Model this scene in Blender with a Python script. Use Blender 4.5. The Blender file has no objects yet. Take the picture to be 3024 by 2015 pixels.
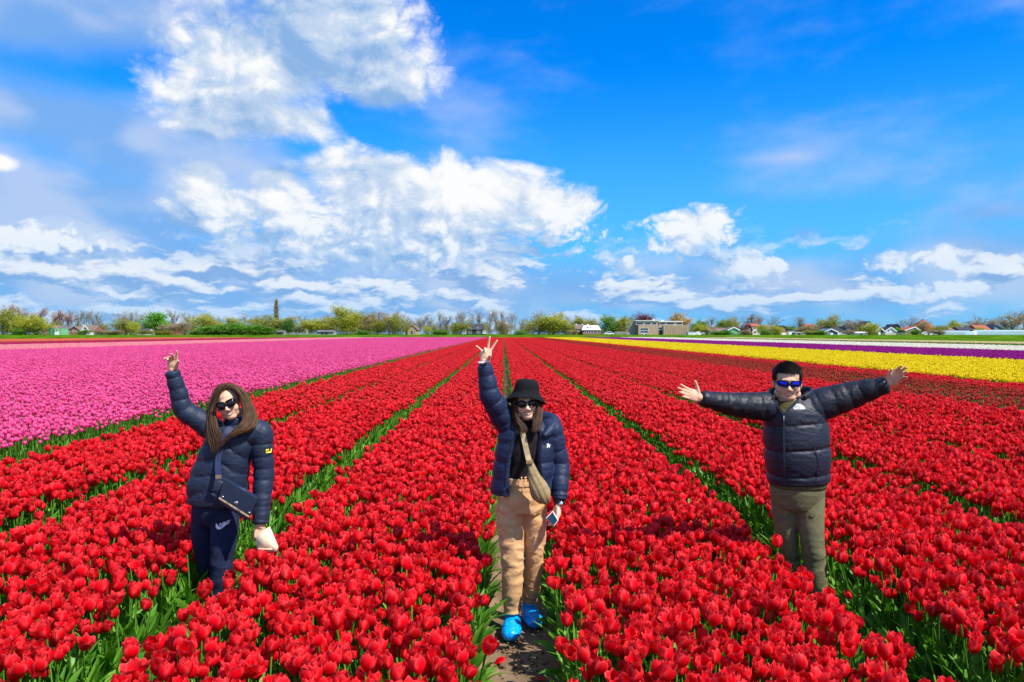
import bpy, math, random
import numpy as np
from mathutils import Vector, Matrix
from mathutils.bvhtree import BVHTree

random.seed(7)
rng = np.random.default_rng(11)
R = math.radians
scene = bpy.context.scene
COL = scene.collection

# ------------------------------------------------------------------ camera
CAM_H = 1.90
FPX = 2184.0                       # focal length in photograph pixels (26 mm equivalent)
YAW, PITCH = math.atan(24 / FPX), -math.atan(21.5 / FPX)
cam_d = bpy.data.cameras.new('camera')
cam_d.sensor_width = 36.0
cam_d.lens = 26.0
cam_d.clip_start = 0.05
cam_d.clip_end = 9000.0
cam = bpy.data.objects.new('camera', cam_d)
COL.objects.link(cam)
cam.location = (0, 0, CAM_H)
cam.rotation_euler = (R(90) + PITCH, 0, -YAW)
scene.camera = cam

# ------------------------------------------------------------------ sun direction (light travels along TRAVEL)
SUN_EL = R(52)
_az = Vector((-0.74, 0.55, 0)).normalized()
TRAVEL = Vector((_az.x * math.cos(SUN_EL), _az.y * math.cos(SUN_EL), -math.sin(SUN_EL)))
TO_SUN = -TRAVEL

# ------------------------------------------------------------------ world: Nishita sky with procedural clouds by direction
world = bpy.data.worlds.new('World')
scene.world = world
world.use_nodes = True
wt = world.node_tree
wt.nodes.clear()


class NB:
    """small node-expression helper"""
    def __init__(self, tree):
        self.t = tree

    def n(self, kind, **kw):
        nd = self.t.nodes.new(kind)
        for k, v in kw.items():
            setattr(nd, k, v)
        return nd

    def put(self, sock, v):
        if isinstance(v, (int, float, tuple, list)):
            sock.default_value = v
        else:
            self.t.links.new(v, sock)

    def m(self, op, a, b=None, c=None, clamp=False):
        nd = self.n('ShaderNodeMath', operation=op, use_clamp=clamp)
        self.put(nd.inputs[0], a)
        if b is not None: self.put(nd.inputs[1], b)
        if c is not None: self.put(nd.inputs[2], c)
        return nd.outputs[0]

    def vm(self, op, a, b=None):
        nd = self.n('ShaderNodeVectorMath', operation=op)
        self.put(nd.inputs[0], a)
        if b is not None:
            self.put(nd.inputs[3] if op == 'SCALE' else nd.inputs[1], b)
        return nd.outputs[1] if op in ('LENGTH', 'DOT_PRODUCT', 'DISTANCE') else nd.outputs[0]

    def comb(self, x, y, z=0.0):
        nd = self.n('ShaderNodeCombineXYZ')
        for i, v in enumerate((x, y, z)): self.put(nd.inputs[i], v)
        return nd.outputs[0]

    def smooth(self, x, a, b):
        nd = self.n('ShaderNodeMapRange', interpolation_type='SMOOTHSTEP')
        self.put(nd.inputs[0], x)
        nd.inputs[1].default_value, nd.inputs[2].default_value = a, b
        nd.inputs[3].default_value, nd.inputs[4].default_value = 0.0, 1.0
        return nd.outputs[0]

    def noise(self, vec, scale, detail=5.0, rough=0.55, dist=0.0, dim='2D'):
        nd = self.n('ShaderNodeTexNoise', noise_dimensions=dim)
        self.put(nd.inputs['Vector'], vec)
        nd.inputs['Scale'].default_value = scale
        nd.inputs['Detail'].default_value = detail
        nd.inputs['Roughness'].default_value = rough
        nd.inputs['Distortion'].default_value = dist
        return nd.outputs[0]

    def mix(self, f, a, b, blend='MIX'):
        nd = self.n('ShaderNodeMix', data_type='RGBA', blend_type=blend)
        self.put(nd.inputs[0], f)
        for s, v in ((nd.inputs[6], a), (nd.inputs[7], b)):
            if isinstance(v, (tuple, list)): v = tuple(v) + (1.0,) if len(v) == 3 else v
            self.put(s, v)
        return nd.outputs[2]


def sky_angle(px, py):
    az = math.atan((px - 1488) / FPX)
    return az, math.atan((986 - py) / FPX * math.cos(az))


CUMULUS = [  # px, py, half width, half height, weight: cloud lobes in the sky
    (960, 60, 270, 200, 1.1), (740, 190, 280, 170, 1.05), (1100, 215, 210, 120, 1.05), (680, 320, 240, 120, 0.95), (820, 355, 250, 85, 0.85),
    (590, 550, 90, 85, 0.95), (640, 640, 190, 90, 0.95), (840, 600, 140, 120, 1.0), (1130, 570, 270, 120, 1.1), (1400, 590, 280, 125, 1.1),
    (1630, 620, 160, 105, 1.05), (1180, 700, 560, 105, 1.1), (1450, 740, 200, 50, 0.9),
    (2050, 685, 180, 85, 0.95), (2185, 805, 105, 62, 1.05), (2290, 782, 42, 34, 0.95),
    (2630, 785, 110, 42, 0.66), (2780, 760, 95, 50, 0.76), (2930, 785, 110, 45, 0.62), (2700, 862, 90, 32, 0.85),
    (2830, 850, 100, 36, 0.85), (2520, 872, 80, 30, 0.8), (80, 705, 240, 42, 0.95), (20, 485, 60, 40, 0.85), (1850, 800, 110, 45, .75),
]
VEILS = [  # soft grey-blue layers: px, py, half width, half height, opacity
    (150, 10, 600, 200, 0.95), (420, 90, 300, 130, 0.8), (120, 330, 700, 150, 0.8), (430, 440, 640, 200, 0.75),
    (200, 620, 900, 260, 0.75), (1000, 640, 700, 230, 0.6), (600, 830, 2100, 170, 1.0), (2300, 860, 1300, 130, 0.75), (2330, 462, 230, 40, 0.36),
    (2950, 625, 260, 55, 0.5), (2380, 690, 120, 55, 0.5), (2850, 780, 480, 170, 0.65), (1230, 60, 60, 70, 0.4),
]


def blobs(b, uv, rows, soft):
    acc = None
    for px, py, w, h, wt_ in rows:
        a, e = sky_angle(px, py)
        nd = b.n('ShaderNodeVectorMath', operation='MULTIPLY_ADD')
        b.put(nd.inputs[0], uv)
        nd.inputs[1].default_value = (FPX / w, FPX / h, 0)
        nd.inputs[2].default_value = (-a * FPX / w, -e * FPX / h, 0)
        ln = b.vm('LENGTH', nd.outputs[0])
        f = b.m('MULTIPLY_ADD', ln, -1.0, 1.0)
        if wt_ != 1.0: f = b.m('ADD', f, (wt_ - 1.0)) if not soft else b.m('MULTIPLY', b.m('MAXIMUM', f, 0.0), wt_)
        if acc is None: acc = f
        else:
            nd = b.n('ShaderNodeMath', operation='SMOOTH_MAX')
            b.put(nd.inputs[0], acc); b.put(nd.inputs[1], f); nd.inputs[2].default_value = 0.25
            acc = nd.outputs[0]
    return b.m('MAXIMUM', acc, -0.8)


def build_world():
    b = NB(wt)
    out = b.n('ShaderNodeOutputWorld')
    bg = b.n('ShaderNodeBackground')
    sky = b.n('ShaderNodeTexSky', sky_type='NISHITA', sun_disc=False)
    sky.sun_elevation = SUN_EL
    sky.sun_rotation = math.atan2(TO_SUN.x, TO_SUN.y)
    sky.air_density, sky.dust_density, sky.ozone_density = 1.0, 0.4, 4.0
    hs = b.n('ShaderNodeHueSaturation')
    hs.inputs['Saturation'].default_value = SKY_SAT
    hs.inputs['Value'].default_value = SKY_VAL
    b.put(hs.inputs['Color'], sky.outputs[0])
    blue = b.mix(1.0, hs.outputs[0], SKY_TINT, 'MULTIPLY')
    tc = b.n('ShaderNodeTexCoord')
    sep = b.n('ShaderNodeSeparateXYZ'); b.put(sep.inputs[0], tc.outputs['Generated'])
    az = b.m('ARCTAN2', sep.outputs[0], sep.outputs[1])
    el = b.m('MAXIMUM', b.m('ARCSINE', sep.outputs[2]), 0.0)
    uv = b.comb(az, el, 0.0)
    nuv = b.comb(b.m('MULTIPLY', az, 1.25), b.m('MULTIPLY', el, 1.75), 0.0)
    big = b.noise(nuv, 3.1, 3.0, 0.5)
    warp = b.vm('ADD', nuv, b.comb(b.m('MULTIPLY', big, 0.12), b.m('MULTIPLY', big, -0.10), 0.0))
    def puffs(v):
        """rounded heaps: folded noise, coarse and fine"""
        p1 = b.m('ABSOLUTE', b.m('MULTIPLY_ADD', b.noise(v, 7.0, 2.0, 0.5), 2.0, -1.0))
        p2 = b.m('ABSOLUTE', b.m('MULTIPLY_ADD', b.noise(v, 19.0, 5.0, 0.62), 2.0, -1.0))
        return b.m('MULTIPLY_ADD', p2, 0.42, b.m('MULTIPLY', p1, 0.75))
    lowel = b.smooth(el, 0.24, 0.10)                # clouds low in the sky are farther off, so their heaps look smaller
    def heaps(v):
        f = b.n('ShaderNodeMix', data_type='FLOAT')
        b.put(f.inputs[0], lowel); b.put(f.inputs[2], puffs(v)); b.put(f.inputs[3], puffs(b.vm('SCALE', v, 2.6)))
        return f.outputs[0]
    n0 = heaps(warp)
    n1 = heaps(b.vm('ADD', warp, (0.011, 0.019, 0.0)))
    lo0 = b.noise(warp, 4.5, 2.0, 0.5)
    lo1 = b.noise(b.vm('ADD', warp, (0.05, 0.08, 0.0)), 4.5, 2.0, 0.5)
    F0 = blobs(b, uv, CUMULUS, False)
    F1 = blobs(b, b.vm('ADD', uv, (0.015, 0.055, 0.0)), CUMULUS, False)
    far = b.m('MAXIMUM', b.smooth(b.m('ABSOLUTE', az), 0.66, 0.85), b.smooth(el, 0.50, 0.62))
    gen = b.m('MULTIPLY_ADD', big, 3.0, -1.75)
    F0 = b.m('MAXIMUM', F0, b.m('MULTIPLY_ADD', far, b.m('ADD', gen, 3.0), -3.0))
    d0 = b.m('ADD', F0, b.m('ADD', b.m('MULTIPLY', b.m('SUBTRACT', n0, 0.28), b.m('MULTIPLY_ADD', lowel, 0.75, 0.80)), b.m('MULTIPLY_ADD', lo0, 0.5, -0.22)))
    alpha = b.smooth(d0, -0.04, 0.40)
    relief = b.m('ADD', b.m('MULTIPLY', b.m('SUBTRACT', n0, n1), 1.2), b.m('MULTIPLY', b.m('SUBTRACT', lo0, lo1), 1.5))
    rise = b.m('MULTIPLY', b.m('SUBTRACT', F0, F1), 0.60)
    thin = b.m('MULTIPLY', b.smooth(d0, 0.5, 0.0), 0.18)
    light = b.smooth(b.m('ADD', b.m('ADD', b.m('ADD', relief, rise), thin), b.m('MULTIPLY_ADD', n0, 0.55, -0.16)), -1.05, 0.95)
    cloud_col = b.mix(b.smooth(light, 0.54, 0.97), b.mix(b.smooth(light, 0.12, 0.62), CLOUD_SHADE, CLOUD_MID), CLOUD_LIT)
    cloud_col = b.mix(b.m('MULTIPLY', b.smooth(el, 0.20, 0.0), 0.45), cloud_col, HORIZON_COL)
    # soft grey-blue veils
    v0 = blobs(b, uv, VEILS, True)
    vn = b.noise(b.vm('MULTIPLY', nuv, (0.55, 1.0, 1.0)), 5.0, 6.0, 0.55)
    v0 = b.m('MAXIMUM', v0, b.m('MULTIPLY', far, 0.35))
    veil = b.m('MULTIPLY', b.smooth(b.m('ADD', v0, b.m('MULTIPLY_ADD', vn, 0.9, -0.45)), 0.05, 0.62), 0.88)
    veil_col = b.mix(b.smooth(b.m('ADD', vn, b.m('MULTIPLY', b.m('SUBTRACT', lo0, lo1), 0.8)), 0.36, 0.68), VEIL_DARK, VEIL_LIGHT)
    # flat far layers seen edge on, low over the land
    lp = b.comb(b.m('MULTIPLY', az, 1.0), b.m('MULTIPLY', el, b.m('MULTIPLY_ADD', el, -7.0, 4.2)), 0.0)
    lp = b.vm('ADD', lp, b.comb(0.0, b.m('MULTIPLY', b.noise(uv, 30.0, 3.0, 0.5), 0.05), 0.0))
    st = b.noise(lp, 8.0, 6.0, 0.58)
    st2 = b.noise(b.vm('ADD', lp, (0.008, 0.030, 0.0)), 8.0, 6.0, 0.58)
    cover = b.m('MULTIPLY_ADD', b.smooth(az, 0.45, -0.20), 0.14, -0.06)
    low = b.m('MULTIPLY', b.m('MULTIPLY', b.smooth(el, 0.15, 0.07), b.smooth(b.m('ADD', st, cover), 0.45, 0.56)), 0.92)
    low_col = b.mix(b.smooth(b.m('SUBTRACT', st, st2), -0.09, 0.10), LOW_SHADE, LOW_LIT)
    low_col = b.mix(b.m('MULTIPLY', b.smooth(el, 0.08, 0.0), 0.55), low_col, HORIZON_COL)
    c = b.mix(b.m('MULTIPLY', b.smooth(el, 0.36, 0.0), HORIZON_AMT), blue, HORIZON_COL)
    c = b.mix(veil, c, veil_col)
    c = b.mix(low, c, low_col)
    c = b.mix(alpha, c, cloud_col)
    b.put(bg.inputs['Color'], c)
    bg.inputs['Strength'].default_value = SKY_STRENGTH
    b.put(out.inputs['Surface'], bg.outputs[0])
    world.cycles.sampling_method = 'MANUAL'
    world.cycles.sample_map_resolution = 512


SKY_STRENGTH = 0.10
EXPOSURE = 0.50
_k = 2 ** -EXPOSURE / SKY_STRENGTH            # colours below are given as they leave the sky
def lin(r, g, b, k=_k):
    f = lambda c: (c / 255 / 12.92 if c <= 10 else ((c / 255 + 0.055) / 1.055) ** 2.4)
    return (f(r) * k, f(g) * k, f(b) * k)
SKY_SAT, SKY_VAL, SKY_TINT = 1.3, 1.05, (0.0, 1.0, 1.65)
CLOUD_LIT, CLOUD_MID, CLOUD_SHADE = lin(253, 254, 255), lin(196, 216, 242), lin(138, 180, 230)
VEIL_DARK, VEIL_LIGHT = lin(128, 178, 238), lin(186, 206, 240)
LOW_SHADE, LOW_LIT = lin(130, 176, 230), lin(236, 244, 253)
HORIZON_COL, HORIZON_AMT = lin(112, 190, 250), 0.85
build_world()

# ------------------------------------------------------------------ the sun and the exposure
sun_d = bpy.data.lights.new('sun', 'SUN')
sun_d.energy = 5.0
sun_d.angle = R(0.53)
sun_d.color = (1.0, 0.95, 0.87)
sun = bpy.data.objects.new('sun', sun_d)
COL.objects.link(sun)
sun.rotation_euler = TRAVEL.to_track_quat('-Z', 'Y').to_euler()
sun.location = (20, -10, 40)
scene.view_settings.view_transform = 'Standard'
scene.view_settings.look = 'None'
scene.view_settings.exposure = EXPOSURE
scene.view_settings.gamma = 1.0
scene.view_settings.use_curve_mapping = False
scene.render.engine = 'CYCLES'
scene.cycles.use_denoising = True
scene.cycles.max_bounces = 6
scene.cycles.transparent_max_bounces = 6
scene.cycles.transmission_bounces = 4
scene.cycles.caustics_reflective = False
scene.cycles.caustics_refractive = False
scene.cycles.sample_clamp_indirect = 4.0

# ================================================================== helpers
def P(px, py, Y):
    """world point seen at photograph pixel (px, py), at distance Y along the rows"""
    d = Vector(((px - 1512) / FPX, 1.0, -(py - 1007.5) / FPX))
    d = Matrix.Rotation(-YAW, 3, 'Z') @ (Matrix.Rotation(PITCH, 3, 'X') @ d)
    t = Y / d.y
    return Vector((d.x * t, Y, CAM_H + d.z * t))


def new_mesh(name, V, F, mats=(), smooth=True, mat_ids=None):
    me = bpy.data.meshes.new(name)
    me.from_pydata([tuple(map(float, v)) for v in V], [], [tuple(f) for f in F])
    for m in mats: me.materials.append(m)
    if smooth: me.polygons.foreach_set('use_smooth', np.ones(len(me.polygons), dtype=bool))
    if mat_ids is not None: me.polygons.foreach_set('material_index', np.asarray(mat_ids, dtype=np.int32))
    me.update()
    return me


def obj(name, me, parent=None, loc=None, link=True):
    o = bpy.data.objects.new(name, me)
    if link: COL.objects.link(o)
    if parent is not None: o.parent = parent
    if loc is not None: o.location = loc
    return o


def tag(o, label=None, cat=None, group=None, kind=None):
    if label: o['label'] = label
    if cat: o['category'] = cat
    if group: o['group'] = group
    if kind: o['kind'] = kind
    return o


def empty(name, loc=(0, 0, 0), rz=0.0):
    o = bpy.data.objects.new(name, None)
    o.empty_display_size = 0.1
    COL.objects.link(o)
    o.location = loc
    o.rotation_euler = (0, 0, rz)
    return o


class MB:
    """collects pieces into one mesh"""
    def __init__(self):
        self.V, self.F, self.M, self.A = [], [], [], {}
        self.n = 0

    def add(self, V, F, m=0, **attr):
        V = np.asarray(V, dtype=float).reshape(-1, 3)
        self.V.append(V)
        for f in F:
            self.F.append(tuple(int(i) + self.n for i in f)); self.M.append(m)
        for k, a in attr.items():
            self.A.setdefault(k, []).append((self.n, np.broadcast_to(np.asarray(a, dtype=float), (len(V),))))
        self.n += len(V)
        return self

    def box(self, x0, x1, y0, y1, z0, z1, m=0):
        V = [(x, y, z) for z in (z0, z1) for y in (y0, y1) for x in (x0, x1)]
        return self.add(V, [(0, 2, 3, 1), (4, 5, 7, 6), (0, 1, 5, 4), (2, 6, 7, 3), (0, 4, 6, 2), (1, 3, 7, 5)], m)

    def mesh(self, name, mats=(), smooth=True):
        V = np.concatenate(self.V) if self.V else np.zeros((0, 3))
        me = new_mesh(name, V, self.F, mats, smooth, self.M)
        for k, lst in self.A.items():
            arr = np.zeros(len(V), dtype=np.float32)
            for s, a in lst: arr[s:s + len(a)] = a
            at = me.attributes.new(k, 'FLOAT', 'POINT')
            at.data.foreach_set('value', arr)
        return me


# ------------------------------------------------------------------ numpy value noise
_perm = np.random.default_rng(3).permutation(512)
def _hash(ix, iy, iz):
    return _perm[(_perm[(_perm[ix & 511] + iy) & 511] + iz) & 511] / 511.0


def vnoise(p):
    p = np.asarray(p, dtype=float)
    i = np.floor(p).astype(int); f = p - i
    u = f * f * (3 - 2 * f)
    r = 0
    for dx in (0, 1):
        for dy in (0, 1):
            for dz in (0, 1):
                w = (u[:, 0] if dx else 1 - u[:, 0]) * (u[:, 1] if dy else 1 - u[:, 1]) * (u[:, 2] if dz else 1 - u[:, 2])
                r = r + w * _hash(i[:, 0] + dx, i[:, 1] + dy, i[:, 2] + dz)
    return r


def fbm(p, oct=4):
    p = np.asarray(p, dtype=float)
    a, s, r = 1.0, 0.0, 0
    for k in range(oct):
        r = r + a * vnoise(p * 2 ** k + 17.3 * k); s += a; a *= 0.5
    return r / s


# ------------------------------------------------------------------ materials
def material(name, color, rough=0.7, spec=0.3, bump=None, vary=None, translucent=0.0, tcol=None, metallic=0.0, sheen=0.0, crease=None):
    """principled material; bump=(scale, strength, distance); vary=(scale, amount) mottles the colour; translucent mixes in light from behind"""
    m = bpy.data.materials.new(name)
    m.use_nodes = True
    b = NB(m.node_tree)
    bs = m.node_tree.nodes['Principled BSDF']
    bs.inputs['Roughness'].default_value = rough
    bs.inputs['Specular IOR Level'].default_value = spec
    bs.inputs['Metallic'].default_value = metallic
    if sheen: bs.inputs['Sheen Weight'].default_value = sheen
    col = tuple(color) + (1.0,)
    tc = b.n('ShaderNodeTexCoord')
    csock = None
    if vary:
        nz = b.noise(tc.outputs['Object'], vary[0], 5.0, 0.6, dim='3D')
        dark = tuple(c * (1 - vary[1]) for c in color); lite = tuple(min(1, c * (1 + vary[1])) for c in color)
        csock = b.mix(b.smooth(nz, 0.3, 0.7), dark, lite)
        b.put(bs.inputs['Base Color'], csock)
    else:
        bs.inputs['Base Color'].default_value = col
    if bump:
        nz = b.noise(tc.outputs['Object'], bump[0], 6.0, 0.6, dim='3D')
        cr = None
        if crease:                                  # sharp little creases: (x, y, z frequency, strength, depth)
            v = b.vm('MULTIPLY', tc.outputs['Object'], tuple(crease[:3]))
            w_ = b.vm('ADD', v, b.vm('SCALE', b.comb(nz, nz, nz), 0.5))
            f1 = b.m('ABSOLUTE', b.m('MULTIPLY_ADD', b.noise(w_, 1.0, 3.0, 0.5, dim='3D'), 2.0, -1.0))
            cr = b.n('ShaderNodeBump'); cr.inputs['Strength'].default_value = crease[3]; cr.inputs['Distance'].default_value = crease[4]
            b.put(cr.inputs['Height'], b.smooth(f1, 0.0, 0.42))
        bp = b.n('ShaderNodeBump')
        if cr is not None: b.put(bp.inputs['Normal'], cr.outputs[0])
        bp.inputs['Strength'].default_value = bump[1]
        bp.inputs['Distance'].default_value = bump[2]
        b.put(bp.inputs['Height'], nz)
        b.put(bs.inputs['Normal'], bp.outputs[0])
    if translucent > 0:
        tr = b.n('ShaderNodeBsdfTranslucent')
        if tcol: tr.inputs['Color'].default_value = tuple(tcol) + (1,)
        elif csock is not None: b.put(tr.inputs['Color'], csock)
        else: tr.inputs['Color'].default_value = col
        mx = b.n('ShaderNodeMixShader')
        mx.inputs[0].default_value = translucent
        b.put(mx.inputs[1], bs.outputs[0]); b.put(mx.inputs[2], tr.outputs[0])
        b.put(m.node_tree.nodes['Material Output'].inputs['Surface'], mx.outputs[0])
    return m


def petal_material(name, base, second, rim, transl=0.38):
    """tulip petal: each flower a little different (object random + stored tint), rim painted paler for light coming through the thin edge"""
    m = bpy.data.materials.new(name)
    m.use_nodes = True
    b = NB(m.node_tree)
    bs = m.node_tree.nodes['Principled BSDF']
    oi = b.n('ShaderNodeObjectInfo')
    at = b.n('ShaderNodeAttribute'); at.attribute_name = 'tint'
    ar = b.n('ShaderNodeAttribute'); ar.attribute_name = 'rim'
    f = b.m('FRACT', b.m('ADD', oi.outputs['Random'], at.outputs['Fac']))
    c = b.mix(f, base, second)
    c = b.mix(b.m('MULTIPLY', ar.outputs['Fac'], 0.8), c, rim)  # glow through the thin petal edge, put into the rim colour
    b.put(bs.inputs['Base Color'], c)
    bs.inputs['Roughness'].default_value = 0.48
    bs.inputs['Specular IOR Level'].default_value = 0.13
    tr = b.n('ShaderNodeBsdfTranslucent'); b.put(tr.inputs['Color'], c)
    mx = b.n('ShaderNodeMixShader'); mx.inputs[0].default_value = transl
    b.put(mx.inputs[1], bs.outputs[0]); b.put(mx.inputs[2], tr.outputs[0])
    b.put(m.node_tree.nodes['Material Output'].inputs['Surface'], mx.outputs[0])
    return m


def leaf_material(name, base, second, transl=0.35):
    m = bpy.data.materials.new(name)
    m.use_nodes = True
    b = NB(m.node_tree)
    bs = m.node_tree.nodes['Principled BSDF']
    oi = b.n('ShaderNodeObjectInfo')
    at = b.n('ShaderNodeAttribute'); at.attribute_name = 'tint'
    f = b.m('FRACT', b.m('ADD', oi.outputs['Random'], at.outputs['Fac']))
    c = b.mix(f, base, second)
    b.put(bs.inputs['Base Color'], c)
    bs.inputs['Roughness'].default_value = 0.42
    bs.inputs['Specular IOR Level'].default_value = 0.25
    tr = b.n('ShaderNodeBsdfTranslucent'); b.put(tr.inputs['Color'], b.mix(1.0, c, (1.0, 1.1, 0.45), 'MULTIPLY'))
    mx = b.n('ShaderNodeMixShader'); mx.inputs[0].default_value = transl
    b.put(mx.inputs[1], bs.outputs[0]); b.put(mx.inputs[2], tr.outputs[0])
    b.put(m.node_tree.nodes['Material Output'].inputs['Surface'], mx.outputs[0])
    return m


MAT = {}
MAT['leaf'] = leaf_material('tulip_leaf', (0.045, 0.18, 0.010), (0.17, 0.40, 0.04))
MAT['leaf_pale'] = leaf_material('tulip_leaf_yellowing', (0.10, 0.17, 0.03), (0.24, 0.24, 0.08))
PET = {
    'red': petal_material('petal_red', (0.56, 0.0010, 0.004), (0.92, 0.003, 0.016), (0.98, 0.08, 0.09)),
    'wine': petal_material('petal_faded_red', (0.60, 0.012, 0.020), (0.50, 0.08, 0.04), (0.65, 0.09, 0.07)),
    'pink': petal_material('petal_pink', (0.88, 0.020, 0.22), (0.97, 0.07, 0.33), (0.97, 0.26, 0.54)),
    'light_pink': petal_material('petal_light_pink', (0.90, 0.22, 0.30), (0.95, 0.34, 0.38), (1.0, 0.5, 0.5)),
    'magenta': petal_material('petal_magenta', (0.55, 0.004, 0.09), (0.62, 0.01, 0.11), (0.75, 0.05, 0.2)),
    'orange': petal_material('petal_orange', (0.90, 0.12, 0.06), (0.95, 0.22, 0.10), (1.0, 0.35, 0.2)),
    'yellow': petal_material('petal_yellow', (0.95, 0.68, 0.0), (0.98, 0.80, 0.003), (1.0, 0.86, 0.05)),
    'purple': petal_material('petal_purple', (0.36, 0.001, 0.20), (0.46, 0.003, 0.27), (0.58, 0.06, 0.42)),
    'white': petal_material('petal_cream', (0.96, 0.86, 0.62), (0.97, 0.91, 0.76), (0.98, 0.95, 0.86)),
    'cream': petal_material('petal_pale_yellow', (0.92, 0.72, 0.28), (0.95, 0.78, 0.40), (0.98, 0.85, 0.6)),
}
MAT['soil'] = material('field_soil', (0.19, 0.13, 0.078), 0.95, 0.0, bump=(60, 0.6, 0.01), vary=(3.0, 0.35))
MAT['grass'] = material('verge_grass', (0.060, 0.135, 0.006), 0.9, 0.0, bump=(3, 0.5, 0.1), vary=(0.12, 0.35))
MAT['land'] = material('far_land', (0.10, 0.16, 0.04), 0.95, 0.0, vary=(0.01, 0.3))

# ================================================================== the ground
FIELD_X0, FIELD_X1, FIELD_Y1 = -160.0, 92.0, 292.0
tag(obj('ground', new_mesh('ground', [(-4000, -300, -0.06), (4000, -300, -0.06), (4000, 7000, -0.06), (-4000, 7000, -0.06)], [(0, 1, 2, 3)], [MAT['land']])), kind='structure')
tag(obj('field_soil', new_mesh('field_soil', [(FIELD_X0, -12, -0.03), (FIELD_X1, -12, -0.03), (FIELD_X1, FIELD_Y1, -0.03), (FIELD_X0, FIELD_Y1, -0.03)], [(0, 1, 2, 3)], [MAT['soil']])), kind='structure')
# the near soil, with beds a little higher than the trodden paths
PITCH_BED, PATH0 = 1.95, 0.10
def bed_profile(X):
    d = np.abs(((X - PATH0 + PITCH_BED / 2) % PITCH_BED) - PITCH_BED / 2)      # distance from the nearest path's middle
    return np.clip((d - 0.14) / 0.14, 0, 1)
def near_soil():
    xs = np.arange(-8.3, 12.0, 0.045); ys = np.concatenate([np.arange(2.0, 9.0, 0.045), np.arange(9.0, 22.0, 0.16)])
    X, Y = np.meshgrid(xs, ys)
    p = np.stack([X.ravel() * 9, Y.ravel() * 9, np.zeros(X.size)], 1)
    b = bed_profile(X.ravel())
    n = fbm(p, 4) - 0.5
    n2 = fbm(p * 0.35 + 5, 2) - 0.5
    Z = -0.012 + b * 0.05 + n * (0.035 + 0.03 * b) + n2 * 0.03 * (1 - b)
    V = np.stack([X.ravel(), Y.ravel(), Z], 1)
    w, h = len(xs), len(ys)
    i = (np.arange(h - 1)[:, None] * w + np.arange(w - 1)[None, :]).ravel()
    F = np.stack([i, i + 1, i + w + 1, i + w], 1)
    return tag(obj('trodden_path', new_mesh('trodden_path', V, F.tolist(), [MAT['soil']])), kind='structure')
near_soil()
def grass_bank():
    prof = [(FIELD_Y1 - 1, -0.05), (FIELD_Y1 + 2, 0.05), (FIELD_Y1 + 8, 0.75), (FIELD_Y1 + 18, 1.25), (FIELD_Y1 + 40, 1.40), (1400, 1.5)]
    V = [(x, y, z) for y, z in prof for x in np.linspace(-1200, 1200, 25)]
    F = [(r * 25 + c, r * 25 + c + 1, (r + 1) * 25 + c + 1, (r + 1) * 25 + c) for r in range(len(prof) - 1) for c in range(24)]
    tag(obj('grass_verge', new_mesh('grass_verge', V, F, [MAT['grass']])), kind='structure')
    tag(obj('meadow', new_mesh('meadow', [(FIELD_X1, -12, -0.02), (1200, -12, -0.02), (1200, FIELD_Y1, -0.02), (FIELD_X1, FIELD_Y1, -0.02)], [(0, 1, 2, 3)], [MAT['grass']])), kind='structure')
    tag(obj('meadow', new_mesh('meadow', [(-1200, -12, -0.02), (FIELD_X0, -12, -0.02), (FIELD_X0, FIELD_Y1, -0.02), (-1200, FIELD_Y1, -0.02)], [(0, 1, 2, 3)], [MAT['grass']])), kind='structure')
grass_bank()


# ================================================================== tulips
def petal_grid(openness, inner, k, seed, nu, nv, size=1.0, slim=1.0):
    """one petal of a cup-shaped flower; returns verts, faces, rim attribute"""
    r_ = np.random.default_rng(seed * 31 + k)
    phi0 = (k * math.tau / 6) + r_.normal(0, 0.06)
    op = openness + r_.normal(0, 0.06)
    hgt = 0.070 * (1.0 if inner else 0.965) * (1 + r_.normal(0, 0.05))
    V, rim = [], []
    for j in range(nv + 1):
        v = j / nv
        rr = 0.0335 * slim * (math.sin(math.pi * min(0.5, v * 0.95)) ** 0.62) if v < 0.5 else 0.0335 * slim * (1 - (0.36 - 0.75 * op) * ((v - 0.5) / 0.5) ** 1.7)
        rr = max(rr, 0.004) * (0.88 if inner else 1.0)
        wid = 0.030 * (math.sin(math.pi * (0.06 + 0.80 * v ** 0.9)) ** 0.8)
        if j == nv: wid = 0.0035
        z = hgt * (v ** 0.95)
        for i in range(nu + 1):
            u = 2 * i / nu - 1
            a = phi0 + u * wid / max(rr, 0.016)
            q = rr * (1 + 0.10 * abs(u) ** 2 * (1 if not inner else -0.3))
            zz = z + 0.004 * (abs(u) ** 2) * (-1 if v > 0.5 else 0) + r_.normal(0, 0.0012) * v
            V.append((q * math.cos(a), q * math.sin(a), zz))
            rim.append(1.0 if (j == nv or abs(u) > 0.99 and v > 0.35) else (0.25 if j == nv - 1 else 0.0))
    F = [(j * (nu + 1) + i, j * (nu + 1) + i + 1, (j + 1) * (nu + 1) + i + 1, (j + 1) * (nu + 1) + i) for j in range(nv) for i in range(nu)]
    return np.array(V) * size, F, np.array(rim)


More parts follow.
